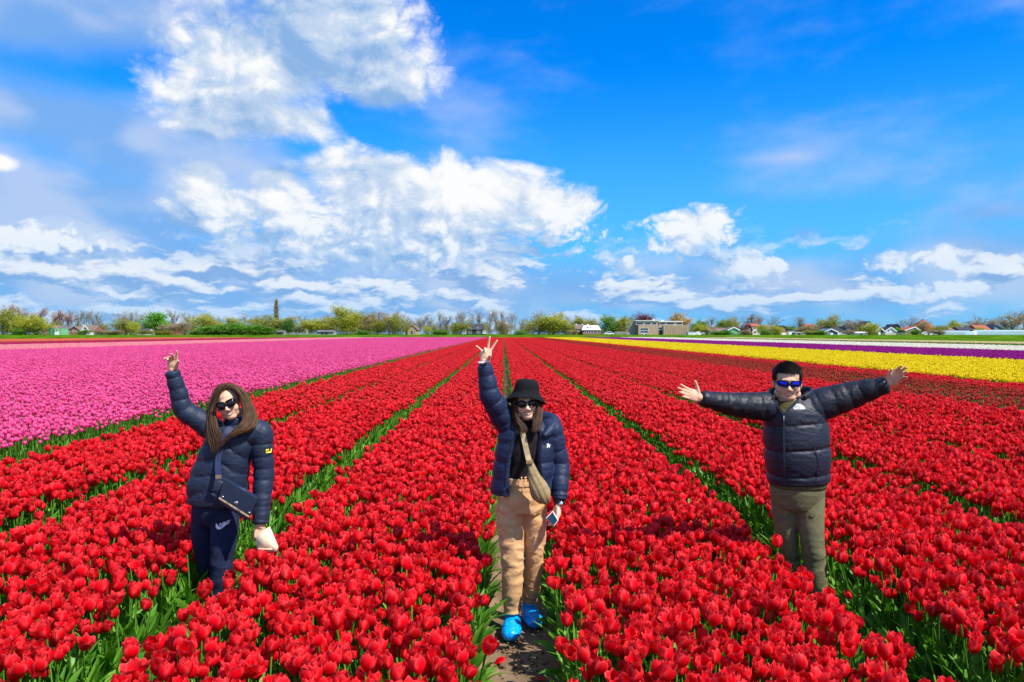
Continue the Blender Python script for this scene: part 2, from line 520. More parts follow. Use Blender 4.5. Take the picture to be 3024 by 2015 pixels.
def leaf_blade(L, W, lean, droop, twist, n=6, seed=0):
    """one strap leaf growing from the origin, leaning towards +x and drooping"""
    V = []
    x = z = 0.0
    ang = math.pi / 2 - lean
    for j in range(n + 1):
        v = j / n
        w = W * (math.sin(math.pi * (0.13 + 0.87 * v)) ** 0.75) if j < n else 0.0015
        t = twist * v
        ca, sa = math.cos(t), math.sin(t)
        up = (-math.sin(ang), math.cos(ang))
        for u, lift in ((-1, 0.30), (0, 0.0), (1, 0.30)):
            y = u * w * ca; h = lift * w + u * w * sa * 0.6
            V.append((x + up[0] * h, y, z + up[1] * h))
        x += L / n * math.cos(ang); z += L / n * math.sin(ang)
        ang -= droop / n * (0.4 + 1.2 * v)
    F = []
    for j in range(n):
        for i in (0, 1):
            a = j * 3 + i
            F.append((a, a + 1, a + 4, a + 3))
    return np.array(V), F


def rotz(V, a):
    c, s = math.cos(a), math.sin(a)
    return np.stack([V[:, 0] * c - V[:, 1] * s, V[:, 0] * s + V[:, 1] * c, V[:, 2]], 1)


def stem_tube(h, bend, r=0.0042, n=4, sides=5):
    V, F = [], []
    for j in range(n + 1):
        v = j / n
        for s in range(sides):
            a = s * math.tau / sides
            V.append((bend * v * v + r * math.cos(a), r * math.sin(a), h * v))
    for j in range(n):
        for s in range(sides):
            t = (s + 1) % sides
            F.append((j * sides + s, j * sides + t, (j + 1) * sides + t, (j + 1) * sides + s))
    return np.array(V), F


class Tulip:
    """geometry of one tulip variant, kept as separate parts"""
    def __init__(self, seed, nu, nv, leaf_n, openness, height, n_leaf=3, size=1.0, slim=1.0, leaf_scale=1.0, lean=None):
        r_ = np.random.default_rng(seed + 100)
        bend = r_.normal(0, 0.018)
        self.stem = stem_tube(height, bend, 0.0042, 3 if leaf_n > 4 else 2, 5 if leaf_n > 4 else 3)
        self.petals = []
        tilt = Matrix.Rotation(r_.normal(0, 0.16), 3, 'Y') @ Matrix.Rotation(r_.normal(0, 0.16), 3, 'X')
        T = np.array(tilt)
        for k in range(6):
            V, F, rim = petal_grid(openness, k % 2 == 1, k, seed, nu, nv, size, slim)
            self.petals.append((V @ T.T + np.array([bend, 0, height - 0.004]), F, rim))
        self.leaves = []
        for k in range(n_leaf):
            L = r_.uniform(0.24, 0.36) * leaf_scale
            ln = (r_.uniform(0.12, 0.45) if lean is None else lean * r_.uniform(0.7, 1.3))
            V, F = leaf_blade(L, r_.uniform(0.017, 0.028), ln, r_.uniform(0.2, 1.3), r_.normal(0, 0.5), leaf_n, seed)
            V = rotz(V, k * 2.3 + r_.uniform(0, 1.2))
            self.leaves.append((V + np.array([0, 0, 0.01]), F))

    def into(self, mb, T=None, tint=0.0, flower=True):
        def tr(V): return V if T is None else (V @ T[:3, :3].T + T[:3, 3])
        if flower:
            for V, F, rim in self.petals: mb.add(tr(V), F, 0, tint=tint, rim=rim)
        mb.add(tr(self.stem[0]), self.stem[1], 1, tint=tint)
        for V, F in self.leaves: mb.add(tr(V), F, 1, tint=tint)


def lib_collection(name, meshes):
    c = bpy.data.collections.new(name)
    for i, me in enumerate(meshes):
        o = bpy.data.objects.new('%s_%02d' % (name, i), me)
        c.objects.link(o)
    return c


def scatter(name, coll, pts, rot, size, variant, label, cat, kind='stuff'):
    """ONE object: its points carry instances picked from the collection"""
    me = bpy.data.meshes.new(name)
    me.vertices.add(len(pts))
    me.vertices.foreach_set('co', np.asarray(pts, dtype=np.float32).ravel())
    for nm, typ, key, arr in (('rot', 'FLOAT_VECTOR', 'vector', rot), ('size', 'FLOAT', 'value', size), ('variant', 'INT', 'value', variant)):
        at = me.attributes.new(nm, typ, 'POINT')
        at.data.foreach_set(key, np.asarray(arr, dtype=np.int32 if typ == 'INT' else np.float32).ravel())
    o = obj(name, me)
    ng = bpy.data.node_groups.new(name + '_scatter', 'GeometryNodeTree')
    ng.interface.new_socket('Geometry', in_out='INPUT', socket_type='NodeSocketGeometry')
    ng.interface.new_socket('Geometry', in_out='OUTPUT', socket_type='NodeSocketGeometry')
    N, Lk = ng.nodes, ng.links
    gi, go = N.new('NodeGroupInput'), N.new('NodeGroupOutput')
    ci = N.new('GeometryNodeCollectionInfo')
    ci.inputs['Collection'].default_value = coll
    ci.inputs['Separate Children'].default_value = True
    ci.inputs['Reset Children'].default_value = True
    ip = N.new('GeometryNodeInstanceOnPoints')
    ip.inputs['Pick Instance'].default_value = True
    def attr(nm, typ):
        a = N.new('GeometryNodeInputNamedAttribute'); a.data_type = typ
        a.inputs['Name'].default_value = nm
        return a.outputs[0]
    e2r = N.new('FunctionNodeEulerToRotation')
    Lk.new(attr('rot', 'FLOAT_VECTOR'), e2r.inputs[0])
    Lk.new(gi.outputs[0], ip.inputs['Points'])
    Lk.new(ci.outputs[0], ip.inputs['Instance'])
    Lk.new(attr('variant', 'INT'), ip.inputs['Instance Index'])
    Lk.new(e2r.outputs[0], ip.inputs['Rotation'])
    Lk.new(attr('size', 'FLOAT'), ip.inputs['Scale'])
    Lk.new(ip.outputs[0], go.inputs[0])
    md = o.modifiers.new('scatter', 'NODES')
    md.node_group = ng
    return tag(o, label, cat, kind=kind)


# near red tulips: every plant placed singly ---------------------------------
NEAR_Y = 15.0
BED_HALF = 0.78                                   # planted half width of a bed
VAR_RED = [Tulip(s, 4, 5, 6, op, h, 2 if s % 3 else 3, 1.02, 0.84) for s, (op, h) in enumerate(
    [(0.26, 0.375), (0.46, 0.36), (0.62, 0.385), (0.08, 0.39), (0.90, 0.355), (0.38, 0.40), (0.55, 0.37), (1.2, 0.365), (0.30, 0.345)])]


def frustum(X, Y, pad=0.6):
    """inside the view's sides (padded), so that nothing is planted where no one looks"""
    return np.abs(X - Y * 0.011) < Y * 0.70 + pad


LEGS = []                                          # filled with (x, y, radius) where people stand
def place_plants(x_lo, x_hi, y_lo, y_hi, density, seed):
    r_ = np.random.default_rng(seed)
    n = int((x_hi - x_lo) * (y_hi - y_lo) * density)
    # jittered grid keeps the spacing natural
    s = 1 / math.sqrt(density)
    gx, gy = np.meshgrid(np.arange(x_lo, x_hi, s), np.arange(y_lo, y_hi, s))
    X = gx.ravel() + r_.uniform(-0.42, 0.42, gx.size) * s
    Y = gy.ravel() + r_.uniform(-0.42, 0.42, gx.size) * s
    k = frustum(X, Y)
    return X[k], Y[k], r_


# where the three people stand (feet), kept free of plants
PEOPLE_AT = [(-1.88, 4.97, 0.13), (0.10, 4.75, 0.17), (2.05, 4.92, 0.18), (1.93, 4.66, 0.14), (-1.78, 4.72, 0.10)]
beds = []                                          # (x centre, colour)
nx, ny = [], []
for kbed in range(-3, 5):
    xc = PATH0 + PITCH_BED * (kbed + 0.5)
    X, Y, r_ = place_plants(xc - BED_HALF, xc + BED_HALF, 2.55, NEAR_Y, 262, 50 + kbed)
    # ragged bed edges and thin patches
    edge = (BED_HALF - np.abs(X - xc))
    thin = fbm(np.stack([X * 1.1, Y * 1.1, np.full(len(X), kbed * 3.0)], 1), 3)
    keep = (r_.uniform(0, 1, len(X)) < np.clip(0.30 + edge / 0.12, 0, 1)) & (np.abs(X - PATH0) > 0.235) & ((thin > 0.30) | (r_.uniform(0, 1, len(X)) < 0.55))
    if kbed >= 3: keep &= r_.uniform(0, 1, len(X)) < 0.85
    for px_, py_, rr in PEOPLE_AT: keep &= ((X - px_) ** 2 + (Y - py_) ** 2) > rr ** 2
    nx.append(X[keep]); ny.append(Y[keep])
nx, ny = np.concatenate(nx), np.concatenate(ny)
NZ = 0.02
n_all = len(nx)
n_rot = np.stack([rng.normal(0, 0.10, n_all), rng.normal(0, 0.10, n_all), rng.uniform(0, math.tau, n_all)], 1)
n_size = np.clip(rng.normal(1.0, 0.10, n_all), 0.76, 1.22)
n_var = rng.choice(len(VAR_RED), n_all, p=[.15, .15, .12, .14, .08, .11, .11, .05, .09])
# the 300 that show largest: nearest with the flower inside the picture
flz = NZ + 0.40 * n_size
pyy = 986 + (CAM_H - flz) / ny * FPX
pxx = 1488 + nx / ny * FPX
inside = (pyy < 2035) & (pxx > -25) & (pxx < 3049)
order = np.argsort(np.where(inside, ny, 1e9))[:300]
single = np.zeros(n_all, bool); single[order] = True

red_meshes = []
for i, t in enumerate(VAR_RED):
    mb = MB(); t.into(mb)
    red_meshes.append(mb.mesh('red_tulip_%d' % i, [PET['red'], MAT['leaf']]))
red_coll = lib_collection('red_tulip_kinds', red_meshes)
m = ~single
scatter('red_tulips', red_coll, np.stack([nx[m], ny[m], np.full(m.sum(), NZ)], 1), n_rot[m], n_size[m], n_var[m],
        'dense red tulips in the beds around and behind the three people', 'tulips')

# the same plants, the 300 nearest as things of their own
part_mesh = []
for i, t in enumerate(VAR_RED):
    d = {'petal': [], 'leaf': []}
    for V, F, rim in t.petals:
        mb = MB(); mb.add(V, F, 0, rim=rim, tint=0.0); d['petal'].append(mb.mesh('petal', [PET['red']]))
    mb = MB(); mb.add(*t.stem, 0); d['stem'] = mb.mesh('stem', [MAT['leaf']])
    for V, F in t.leaves:
        mb = MB(); mb.add(V, F, 0); d['leaf'].append(mb.mesh('leaf', [MAT['leaf']]))
    part_mesh.append(d)
BLOOM = ['half-open', 'open', 'open', 'closed', 'wide-open', 'half-open', 'open', 'wide-open', 'half-open']
BED_WORDS = {
    -2: ('red tulip in front, left of the woman with the shoulder bag', 'red tulips left of the woman with the shoulder bag'),
    -1: ('red tulip at the front of the bed between the two women', 'red tulips between the two women'),
    0: ('red tulip at the front of the bed between hatted woman and man', 'red tulips between the woman in the hat and the man'),
    1: ('red tulip at the front of the bed right of the man', 'red tulips to the right of the man'),
}
def bed_index(x): return int(math.floor((x - PATH0) / PITCH_BED))
for i in order:
    t = empty('red_tulip', (nx[i], ny[i], NZ))
    t.rotation_euler = tuple(n_rot[i]); t.scale = (n_size[i],) * 3
    lab = BED_WORDS.get(bed_index(nx[i]), BED_WORDS[1 if nx[i] > 0 else -2])
    tag(t, BLOOM[n_var[i]] + ' ' + lab[0], 'tulip', BLOOM[n_var[i]] + ' ' + lab[1])
    d = part_mesh[n_var[i]]
    for me in d['petal']: obj('petal', me, t)
    obj('stem', d['stem'], t)
    for me in d['leaf']: obj('leaf', me, t)

# big soft leaves that flop into the paths ------------------------------------
def edge_leaves():
    vs = []
    for s in range(8):
        mb = MB(); r_ = np.random.default_rng(900 + s)
        for k in range(r_.integers(3, 6)):
            V, F = leaf_blade(r_.uniform(0.16, 0.29), r_.uniform(0.022, 0.042), r_.uniform(0.15, 0.8), r_.uniform(0.2, 1.6), r_.normal(0, 0.9), 6)
            mb.add(rotz(V, r_.normal(0, 1.1)) + np.array([r_.normal(0, .02), r_.normal(0, .03), 0]), F, 0, tint=r_.uniform(0, 1))
        vs.append(mb.mesh('path_leaves_%d' % s, [MAT['leaf'] if s < 7 else MAT['leaf_pale']]))
    c = lib_collection('path_leaf_kinds', vs)
    pts, rot, size = [], [], []
    for kp in range(-3, 5):
        xp = PATH0 + PITCH_BED * kp
        if kp == -3: continue
        dens = {0: 8, -1: 20, 1: 22}.get(kp, 20)
        for side in (-1, 1):
            for y in np.arange(2.6, NEAR_Y + 12, 1.0 / dens):
                if rng.uniform() > (0.8 if kp else 0.75): continue
                off = (0.155 if kp else 0.24) + abs(rng.normal(0, 0.045))
                x = xp + side * off
                if not frustum(np.array([x]), np.array([y]))[0]: continue
                if any((x - a) ** 2 + (y - b_) ** 2 < (r_ + .02) ** 2 for a, b_, r_ in PEOPLE_AT): continue
                pts.append((x, y, 0.01)); rot.append((0, 0, (math.pi if side > 0 else 0) + rng.normal(0, 0.5))); size.append(rng.uniform(0.75, 1.15))
    tag(scatter('path_edge_leaves', c, pts, rot, size, rng.integers(0, 8, len(pts)), 'broad green tulip leaves leaning into the paths', 'leaves'), kind='stuff')
edge_leaves()

# farther beds: the same plants set out in two-metre lengths of bed -----------
def bed_patch(name, pet, seed, half, length, density, height, size, slim, fill=1.0, upright=False, pale=0.0, bare=0.0):
    r_ = np.random.default_rng(seed)
    var = [Tulip(400 + seed * 10 + s, 2, 3, 3, op, height * (1 + 0.05 * (s - 1)), 2, size, slim, 0.95, 0.16 if upright else None)
           for s, op in enumerate((0.05, 0.25, 0.4, 0.6))]
    mb = MB()
    s = 1 / math.sqrt(density)
    for gx in np.arange(-half + s / 2, half, s):
        for gy in np.arange(-length / 2 + s / 2, length / 2, s):
            x, y = gx + r_.uniform(-.45, .45) * s, gy + r_.uniform(-.45, .45) * s
            if r_.uniform() > fill: continue
            a = r_.uniform(0, math.tau); k = r_.normal(1, 0.08)
            T = np.eye(4)
            T[:3, :3] = np.array(Matrix.Rotation(r_.normal(0, .08), 3, 'X') @ Matrix.Rotation(a, 3, 'Z')) * k
            T[:3, 3] = (x, y, NZ + r_.normal(0, 0.012))
            var[r_.integers(0, 4)].into(mb, T, r_.uniform(0, 1), flower=r_.uniform() > bare)
    return mb.mesh(name, [PET[pet], MAT['leaf'] if r_.uniform() >= pale else MAT['leaf_pale']])


def far_field(name, pet, paths_x, y0, y1, label, density=150, height=0.37, size=0.98, slim=0.88, fill=1.0, upright=False, bare=0.0, half=0.81, pale=0.0, nvar=3, ragged=None):
    L = 2.0
    me = [bed_patch('%s_length_%d' % (name, i), pet, i + 7 * len(name), half, L, density, height, size, slim, fill, upright, pale, bare) for i in range(nvar)]
    c = lib_collection(name + '_kinds', me)
    pts, rot = [], []
    for xc in paths_x:
        for y in np.arange(y0 + L / 2, y1, L):
            if abs(xc - y * 0.011) > y * 0.70 + 2.5: continue
            if ragged and rng.uniform() < ragged(xc, y): continue
            pts.append((xc + rng.normal(0, .02), y, rng.normal(0, 0.008))); rot.append((0, 0, math.pi * rng.integers(0, 2)))
    return scatter(name, c, pts, rot, np.ones(len(pts)), rng.integers(0, nvar, len(pts)), label, 'tulips')


def bed_centres(x0, x1, pitch=PITCH_BED, start=PATH0 + PITCH_BED / 2):
    k0 = math.ceil((x0 - start) / pitch)
    out = []
    x = start + k0 * pitch
    while x < x1:
        out.append(x); x += pitch
    return out


END = FIELD_Y1 - 6
far_field('far_red_tulips', 'red', bed_centres(-5.7, 9.7), NEAR_Y, END, 'rows of red tulips running back to the far end of the field')
far_field('faded_red_tulips', 'wine', bed_centres(9.9, 13.3), 5.0, END, 'thinly flowering faded red tulips in front of the bright red strip', density=85, bare=0.36, fill=0.95, upright=True, pale=1.0)
far_field('red_strip_tulips', 'red', [13.95], 8.0, END, 'narrow strip of bright red tulips bordering the yellow ones', half=0.62)
far_field('pink_tulips', 'pink', bed_centres(-41, -6.1, 1.86, -7.25), 5.5, END, 'broad pink tulip bed at the left', density=165, height=0.43, size=0.88, slim=0.90, upright=True, half=0.92)
far_field('light_pink_tulips', 'light_pink', bed_centres(-65, -43.5), 30, END - 2, 'pale pink tulip strip beyond the pink bed', half=0.93, nvar=2)
far_field('magenta_tulips', 'magenta', bed_centres(-84, -67), 60, END - 4, 'dark magenta tulip strip beyond the pale pink one', half=0.95, nvar=2, density=45)
far_field('orange_tulips', 'orange', bed_centres(-130, -95), 100, END - 6, 'thin orange tulip strip along the far left of the field', half=0.95, nvar=1, density=45)
far_field('yellow_tulips', 'yellow', [x - (0.16 if x < 23 else -0.16) for x in bed_centres(14.9, 28.0)], 8, END, 'bright yellow tulip bed at the right', density=115, half=0.89, height=0.38, size=1.1)
far_field('purple_tulips', 'purple', bed_centres(28.6, 43.5), 20, END, 'purple tulip strip behind the yellow bed', half=0.95, density=90, size=1.1)
far_field('cream_white_tulips', 'white', bed_centres(44.5, 60.5), 40, END, 'creamy white tulip strip behind the purple one', half=0.96, nvar=2, density=105, size=1.15)
far_field('pale_yellow_tulips', 'cream', bed_centres(78, 89), 60, END, 'thin pale yellow tulip strip along the far right of the field', half=0.95, nvar=1, density=50)


# crumbled soil and a few dropped petals on the trodden middle path
def path_litter():
    ms = []
    for k in range(4):
        r_ = np.random.default_rng(k + 5); V = []
        for j in range(5):
            for i in range(7):
                f, t = math.pi * (j + .5) / 5, i * math.tau / 7; q = r_.uniform(.75, 1.2)
                V.append((q * math.sin(f) * math.cos(t), q * math.sin(f) * math.sin(t), .65 * q * math.cos(f)))
        F = [(j * 7 + i, j * 7 + (i + 1) % 7, (j + 1) * 7 + (i + 1) % 7, (j + 1) * 7 + i) for j in range(4) for i in range(7)] + [tuple(range(7)), tuple(range(34, 27, -1))]
        ms.append(new_mesh('clod_%d' % k, V, F, [MAT['soil']]))
    c = lib_collection('soil_clod_kinds', ms)
    n = 1500; r_ = np.random.default_rng(6)
    kp = r_.choice([0, 0, 0, -1, 1], n)
    X = PATH0 + PITCH_BED * kp + r_.normal(0, .11, n); Y = r_.uniform(2.6, 9, n)
    scatter('soil_clods', c, np.stack([X, Y, np.full(n, -.004)], 1), r_.uniform(0, 6.28, (n, 3)), np.abs(r_.normal(.005, .004, n)) + .002, r_.integers(0, 4, n), 'small crumbs of dry soil on the trodden paths', 'soil')
    V, F, rim = petal_grid(.4, False, 0, 3, 4, 5)
    V = V - V.mean(0); Vp = np.stack([V[:, 1], V[:, 2], V[:, 0] * .6], 1)
    mb = MB(); mb.add(Vp, F, 0, rim=rim, tint=0.3); pm = mb.mesh('fallen_petal', [PET['red']])
    for i, (x, y, a) in enumerate([(.02, 3.75, .4), (.20, 4.02, 2.0), (.13, 3.55, 4.1), (-.02, 4.25, 5.2), (.24, 3.85, 1.1)]):
        o = obj('fallen_petal', pm, None, (x, y, .018)); o.rotation_euler = (0.15, 0.1, a)
        tag(o, 'dropped red tulip petal lying on the trodden path before the blue shoe covers', 'petal', 'dropped petals on the path')
path_litter()

# ================================================================== the far side: trees, hedges, houses
BASE_Z = 1.40                                      # ground level behind the verge
def ground_at(px, py, Y): return P(px, py, Y)


def tube_rings(p0, p1, r0, r1, sides):
    p0, p1 = np.array(p0), np.array(p1)
    d = p1 - p0; L = np.linalg.norm(d) + 1e-9; d = d / L
    a = np.cross(d, [0, 0, 1.0]) if abs(d[2]) < 0.9 else np.cross(d, [1.0, 0, 0])
    a /= np.linalg.norm(a); b_ = np.cross(d, a)
    V = []
    for p, r_ in ((p0, r0), (p1, r1)):
        for s in range(sides):
            t = s * math.tau / sides
            V.append(p + r_ * (math.cos(t) * a + math.sin(t) * b_))
    F = [(s, (s + 1) % sides, sides + (s + 1) % sides, sides + s) for s in range(sides)]
    return V, F


def grow_tree(seed, height, spread, up, levels=4, clear=0.28, trunk_r=0.22, kids=(9, 5, 4, 3)):
    """branch skeleton: returns limbs (thick) and twigs (thin) as segment lists and the twig ends"""
    r_ = np.random.default_rng(seed)
    limbs, twigs, ends = [], [], []

    def grow(p, d, L, rad, lev):
        n = 3 if lev < 2 else 2
        pts = [np.array(p)]
        dd = np.array(d)
        for k in range(n):
            dd = dd + r_.normal(0, 0.10 + 0.05 * lev, 3) + np.array([0, 0, up * (0.10 if lev else 0.02)])
            dd /= np.linalg.norm(dd)
            pts.append(pts[-1] + dd * L / n)
        for k in range(n):
            ra, rb = rad * (1 - 0.55 * k / n), rad * (1 - 0.55 * (k + 1) / n)
            (limbs if lev <= 1 else twigs).append((pts[k], pts[k + 1], ra, rb, 6 if lev == 0 else (4 if lev == 1 else 3)))
        if lev >= levels:
            ends.append(pts[-1]); return
        nk = kids[min(lev, len(kids) - 1)]
        for c in range(nk):
            t = r_.uniform(clear if lev == 0 else 0.25, 1.0)
            if c == 0: t = 1.0
            k = min(n - 1, int(t * n)); f = t * n - k
            q = pts[k] * (1 - f) + pts[k + 1] * f
            az = c * 2.4 + r_.uniform(0, 1.0)
            side = np.array([math.cos(az), math.sin(az), 0.0])
            nd = dd * up + side * spread * (1.0 if lev else 0.9) + np.array([0, 0, 0.25])
            if c == 0: nd = dd + r_.normal(0, 0.15, 3)
            nd /= np.linalg.norm(nd)
            grow(q, nd, L * r_.uniform(0.42, 0.62) * (1.0 if lev else (1.15 - 0.45 * t)), max(rad * 0.45, 0.012), lev + 1)
    grow((0, 0, -0.2), (0, 0, 1), height * 0.66, trunk_r, 0)
    top = max(e[2] for e in ends)
    k = height / top
    sc = lambda lst: [(a * k, b_ * k, ra, rb, s) for a, b_, ra, rb, s in lst]
    return sc(limbs), sc(twigs), [e * k for e in ends]


def leaf_quads(mb, centres, n, spread, size, seed, m=0):
    r_ = np.random.default_rng(seed)
    C = np.array(centres)
    for i in range(n):
        c = C[r_.integers(0, len(C))] + r_.normal(0, spread, 3)
        a = r_.normal(0, 1, 3); a /= np.linalg.norm(a)
        b_ = np.cross(a, r_.normal(0, 1, 3)); b_ /= np.linalg.norm(b_) + 1e-9
        s = size * r_.uniform(0.6, 1.3)
        mb.add([c - a * s, c + b_ * s * 0.7, c + a * s, c - b_ * s * 0.7], [(0, 1, 2, 3)], m, tint=r_.uniform(0, 1))


def tree_leaf_material(name, base, second):
    return leaf_material(name, base, second, 0.30)


MAT['bark'] = material('bark', (0.20, 0.175, 0.14), 0.9, 0.1)
MAT['twig_grey'] = material('twig_grey', (0.30, 0.27, 0.22), 0.9, 0.1)
MAT['twig_red'] = material('twig_red', (0.34, 0.18, 0.17), 0.9, 0.1)
MAT['twig_olive'] = material('twig_olive', (0.30, 0.27, 0.12), 0.9, 0.1)
MAT['t_olive'] = tree_leaf_material('young_olive_leaves', (0.217, 0.246, 0.026), (0.392, 0.377, 0.043))
MAT['t_yellow'] = tree_leaf_material('young_yellow_leaves', (0.348, 0.362, 0.017), (0.522, 0.522, 0.043))
MAT['t_green'] = tree_leaf_material('fresh_green_leaves', (0.08, 0.30, 0.010), (0.18, 0.46, 0.020))
MAT['t_dark'] = tree_leaf_material('dark_green_leaves', (0.043, 0.131, 0.017), (0.102, 0.232, 0.029))
MAT['t_hedge'] = tree_leaf_material('hedge_leaves', (0.072, 0.217, 0.014), (0.189, 0.377, 0.022))
MAT['t_orange'] = tree_leaf_material('bronze_leaves', (0.435, 0.246, 0.029), (0.609, 0.377, 0.043))
MAT['t_purple'] = tree_leaf_material('purple_leaves', (0.174, 0.043, 0.065), (0.290, 0.072, 0.102))
MAT['t_blue'] = tree_leaf_material('blue_spruce_needles', (0.029, 0.087, 0.102), (0.058, 0.145, 0.145))
MAT['t_brown'] = tree_leaf_material('budding_brown_leaves', (0.319, 0.217, 0.087), (0.435, 0.319, 0.131))


def seg_mesh(name, segs, mat):
    mb = MB()
    for a, b_, ra, rb, s in segs: mb.add(*tube_rings(a, b_, ra, rb, s), 0)
    return mb.mesh(name, [mat])


TREE_KINDS = {}                                    # kind -> list of (trunk mesh, crown mesh, height, half width)
def make_kind(kind, variants):
    TREE_KINDS[kind] = []
    for i, v in enumerate(variants):
        limbs, twigs, ends = grow_tree(v['seed'], 11.0, v['spread'], v['up'], v.get('levels', 4), v.get('clear', 0.28), v.get('r', 0.20), v.get('kids', (9, 5, 4, 3)))
        trunk = seg_mesh(kind + '_trunk', limbs, MAT['bark'])
        mb = MB()
        for a, b_, ra, rb, s in twigs: mb.add(*tube_rings(a, b_, max(ra, v.get('tw', 0.022)), max(rb, 0.6 * v.get('tw', 0.022)), s), 0, tint=0.0)
        if v.get('leaves'):
            mids = [0.5 * (a + b_) for a, b_, *_ in twigs] + ends
            r2 = np.random.default_rng(v['seed'])
            if v.get('clear', 0.28) < 0.2:                  # foliage and budding twigs down to the ground as well
                xs = np.array([e[:2] for e in ends]); w_ = float(np.percentile(np.abs(xs).max(1), 80))
                for q in range(int(len(mids) * 0.9)):
                    d = r2.normal(0, 1, 3); d /= np.linalg.norm(d); d *= r2.uniform(0.25, 1.0) ** 0.5
                    z = 11.0 * (0.40 + 0.40 * d[2]); bul = 1 + 0.25 * math.sin(z * 1.3 + i) * math.cos(3 * math.atan2(d[1], d[0]) + z)
                    mids.append(np.array([d[0] * w_ * bul, d[1] * w_ * bul, z]))
            leaf_quads(mb, mids, v['leaves'], v.get('cloud', 0.35), v.get('size', 0.17), i, 1)
        crown = mb.mesh(kind + '_crown', [v.get('twig', MAT['twig_grey']), v.get('leaf', MAT['t_olive'])])
        xs = np.array([e[:2] for e in ends])
        hw = float(np.percentile(np.abs(xs).max(1), 68))
        TREE_KINDS[kind].append((trunk, crown, 11.0, hw))


K3 = (10, 5, 4, 3)
make_kind('bare', [dict(seed=s, spread=sp, up=u, kids=K3, tw=0.026) for s, sp, u in ((1, 0.75, 0.8), (2, 0.62, 0.9), (3, 0.9, 0.7), (4, 0.55, 1.0))])
make_kind('bare_red', [dict(seed=s + 10, spread=0.6, up=0.9, kids=K3, tw=0.030, twig=MAT['twig_red'], leaves=500, leaf=MAT['t_brown'], size=0.12) for s in range(2)])
make_kind('olive', [dict(seed=s + 20, spread=0.85, up=0.6, clear=0.14, kids=(12, 5, 4, 2), leaves=5200, leaf=MAT['t_olive'], cloud=0.5, size=0.155, twig=MAT['twig_olive'], tw=.03) for s in range(3)])
make_kind('yellow', [dict(seed=s + 30, spread=0.8, up=0.6, clear=0.12, kids=(12, 5, 4, 2), leaves=6000, leaf=MAT['t_yellow'], cloud=0.5, size=0.155, twig=MAT['twig_olive'], tw=.03) for s in range(3)])
make_kind('brown', [dict(seed=s + 40, spread=0.8, up=0.65, clear=0.12, kids=(12, 5, 4, 2), leaves=4200, leaf=MAT['t_brown'], cloud=0.4, size=0.14, tw=.036) for s in range(2)])
make_kind('green', [dict(seed=51, spread=0.8, up=0.6, clear=0.12, kids=(12, 5, 4, 2), leaves=5200, leaf=MAT['t_green'], cloud=0.5, size=0.22)])
make_kind('dark', [dict(seed=61 + s, spread=0.8, up=0.6, clear=0.05, kids=(12, 5, 4, 2), leaves=5200, leaf=MAT['t_dark'], cloud=0.5, size=0.22) for s in range(2)])
make_kind('hedge', [dict(seed=71 + s, spread=0.9, up=0.5, clear=0.03, kids=(13, 5, 4, 2), leaves=5200, leaf=MAT['t_hedge'], cloud=0.55, size=0.22) for s in range(2)])
make_kind('orange', [dict(seed=81, spread=0.85, up=0.6, clear=0.1, kids=(12, 5, 4, 2), leaves=4600, leaf=MAT['t_orange'], cloud=0.5, size=0.2)])
make_kind('purple', [dict(seed=91, spread=0.9, up=0.55, clear=0.1, kids=(12, 5, 4, 2), leaves=4200, leaf=MAT['t_purple'], cloud=0.5, size=0.2, twig=MAT['twig_red'])])


def make_conifer(kind, mat, slim, seed, n=2600):
    r_ = np.random.default_rng(seed)
    trunk = seg_mesh(kind + '_trunk', [(np.array([0, 0, -.2]), np.array([0, 0, 10.6]), 0.2, 0.03, 6)], MAT['bark'])
    mb = MB()
    for i in range(n):
        z = 11.0 * (1 - math.sqrt(r_.uniform(0, 0.96)))
        z = 11.0 * (0.06 + 0.94 * z / 11.0)
        ring = 0.75 + 0.25 * math.sin(z * 5.5)
        rad = slim * (11.0 - z) / 11.0 * ring * math.sqrt(r_.uniform(0.1, 1)) + 0.05
        a = r_.uniform(0, math.tau)
        c = np.array([rad * math.cos(a), rad * math.sin(a), z])
        d = np.array([math.cos(a), math.sin(a), -0.25]) * 0.3; e = np.array([-math.sin(a), math.cos(a), 0.2]) * 0.14
        mb.add([c - d, c + e, c + d, c - e], [(0, 1, 2, 3)], 0, tint=r_.uniform(0, 1))
    TREE_KINDS[kind] = [(trunk, mb.mesh(kind + '_crown', [mat]), 11.0, slim)]


def make_poplar():
    r_ = np.random.default_rng(5)
    segs = [(np.array([0, 0, -.2]), np.array([0, 0, 10.8]), 0.16, 0.02, 6)]
    mb = MB()
    for i in range(420):
        z = r_.uniform(0.4, 10.0); a = r_.uniform(0, math.tau); L = r_.uniform(0.8, 1.9) * (1 - 0.5 * z / 11)
        d = np.array([math.cos(a) * 0.33, math.sin(a) * 0.33, 1.0]); d /= np.linalg.norm(d)
        p = np.array([0, 0, z]) + np.array([math.cos(a), math.sin(a), 0]) * 0.15
        mb.add(*tube_rings(p, p + d * L, 0.035, 0.014, 3), 0)
    pts = []
    for i in range(500):
        z = r_.uniform(0.5, 10.9); rad = 0.68 * math.sin(math.pi * min(0.97, 0.12 + 0.86 * z / 11)) ** 0.6 * math.sqrt(r_.uniform(0, 1)); a = r_.uniform(0, math.tau)
        pts.append((rad * math.cos(a), rad * math.sin(a), z))
    leaf_quads(mb, pts, 1500, 0.12, 0.13, 3, 1)
    TREE_KINDS['poplar'] = [(seg_mesh('poplar_trunk', segs, MAT['bark']), mb.mesh('poplar_crown', [MAT['twig_olive'], MAT['t_brown']]), 11.0, 0.7)]


make_conifer('spruce', MAT['t_blue'], 2.0, 2)
make_conifer('cypress', MAT['t_dark'], 1.5, 4)
make_poplar()


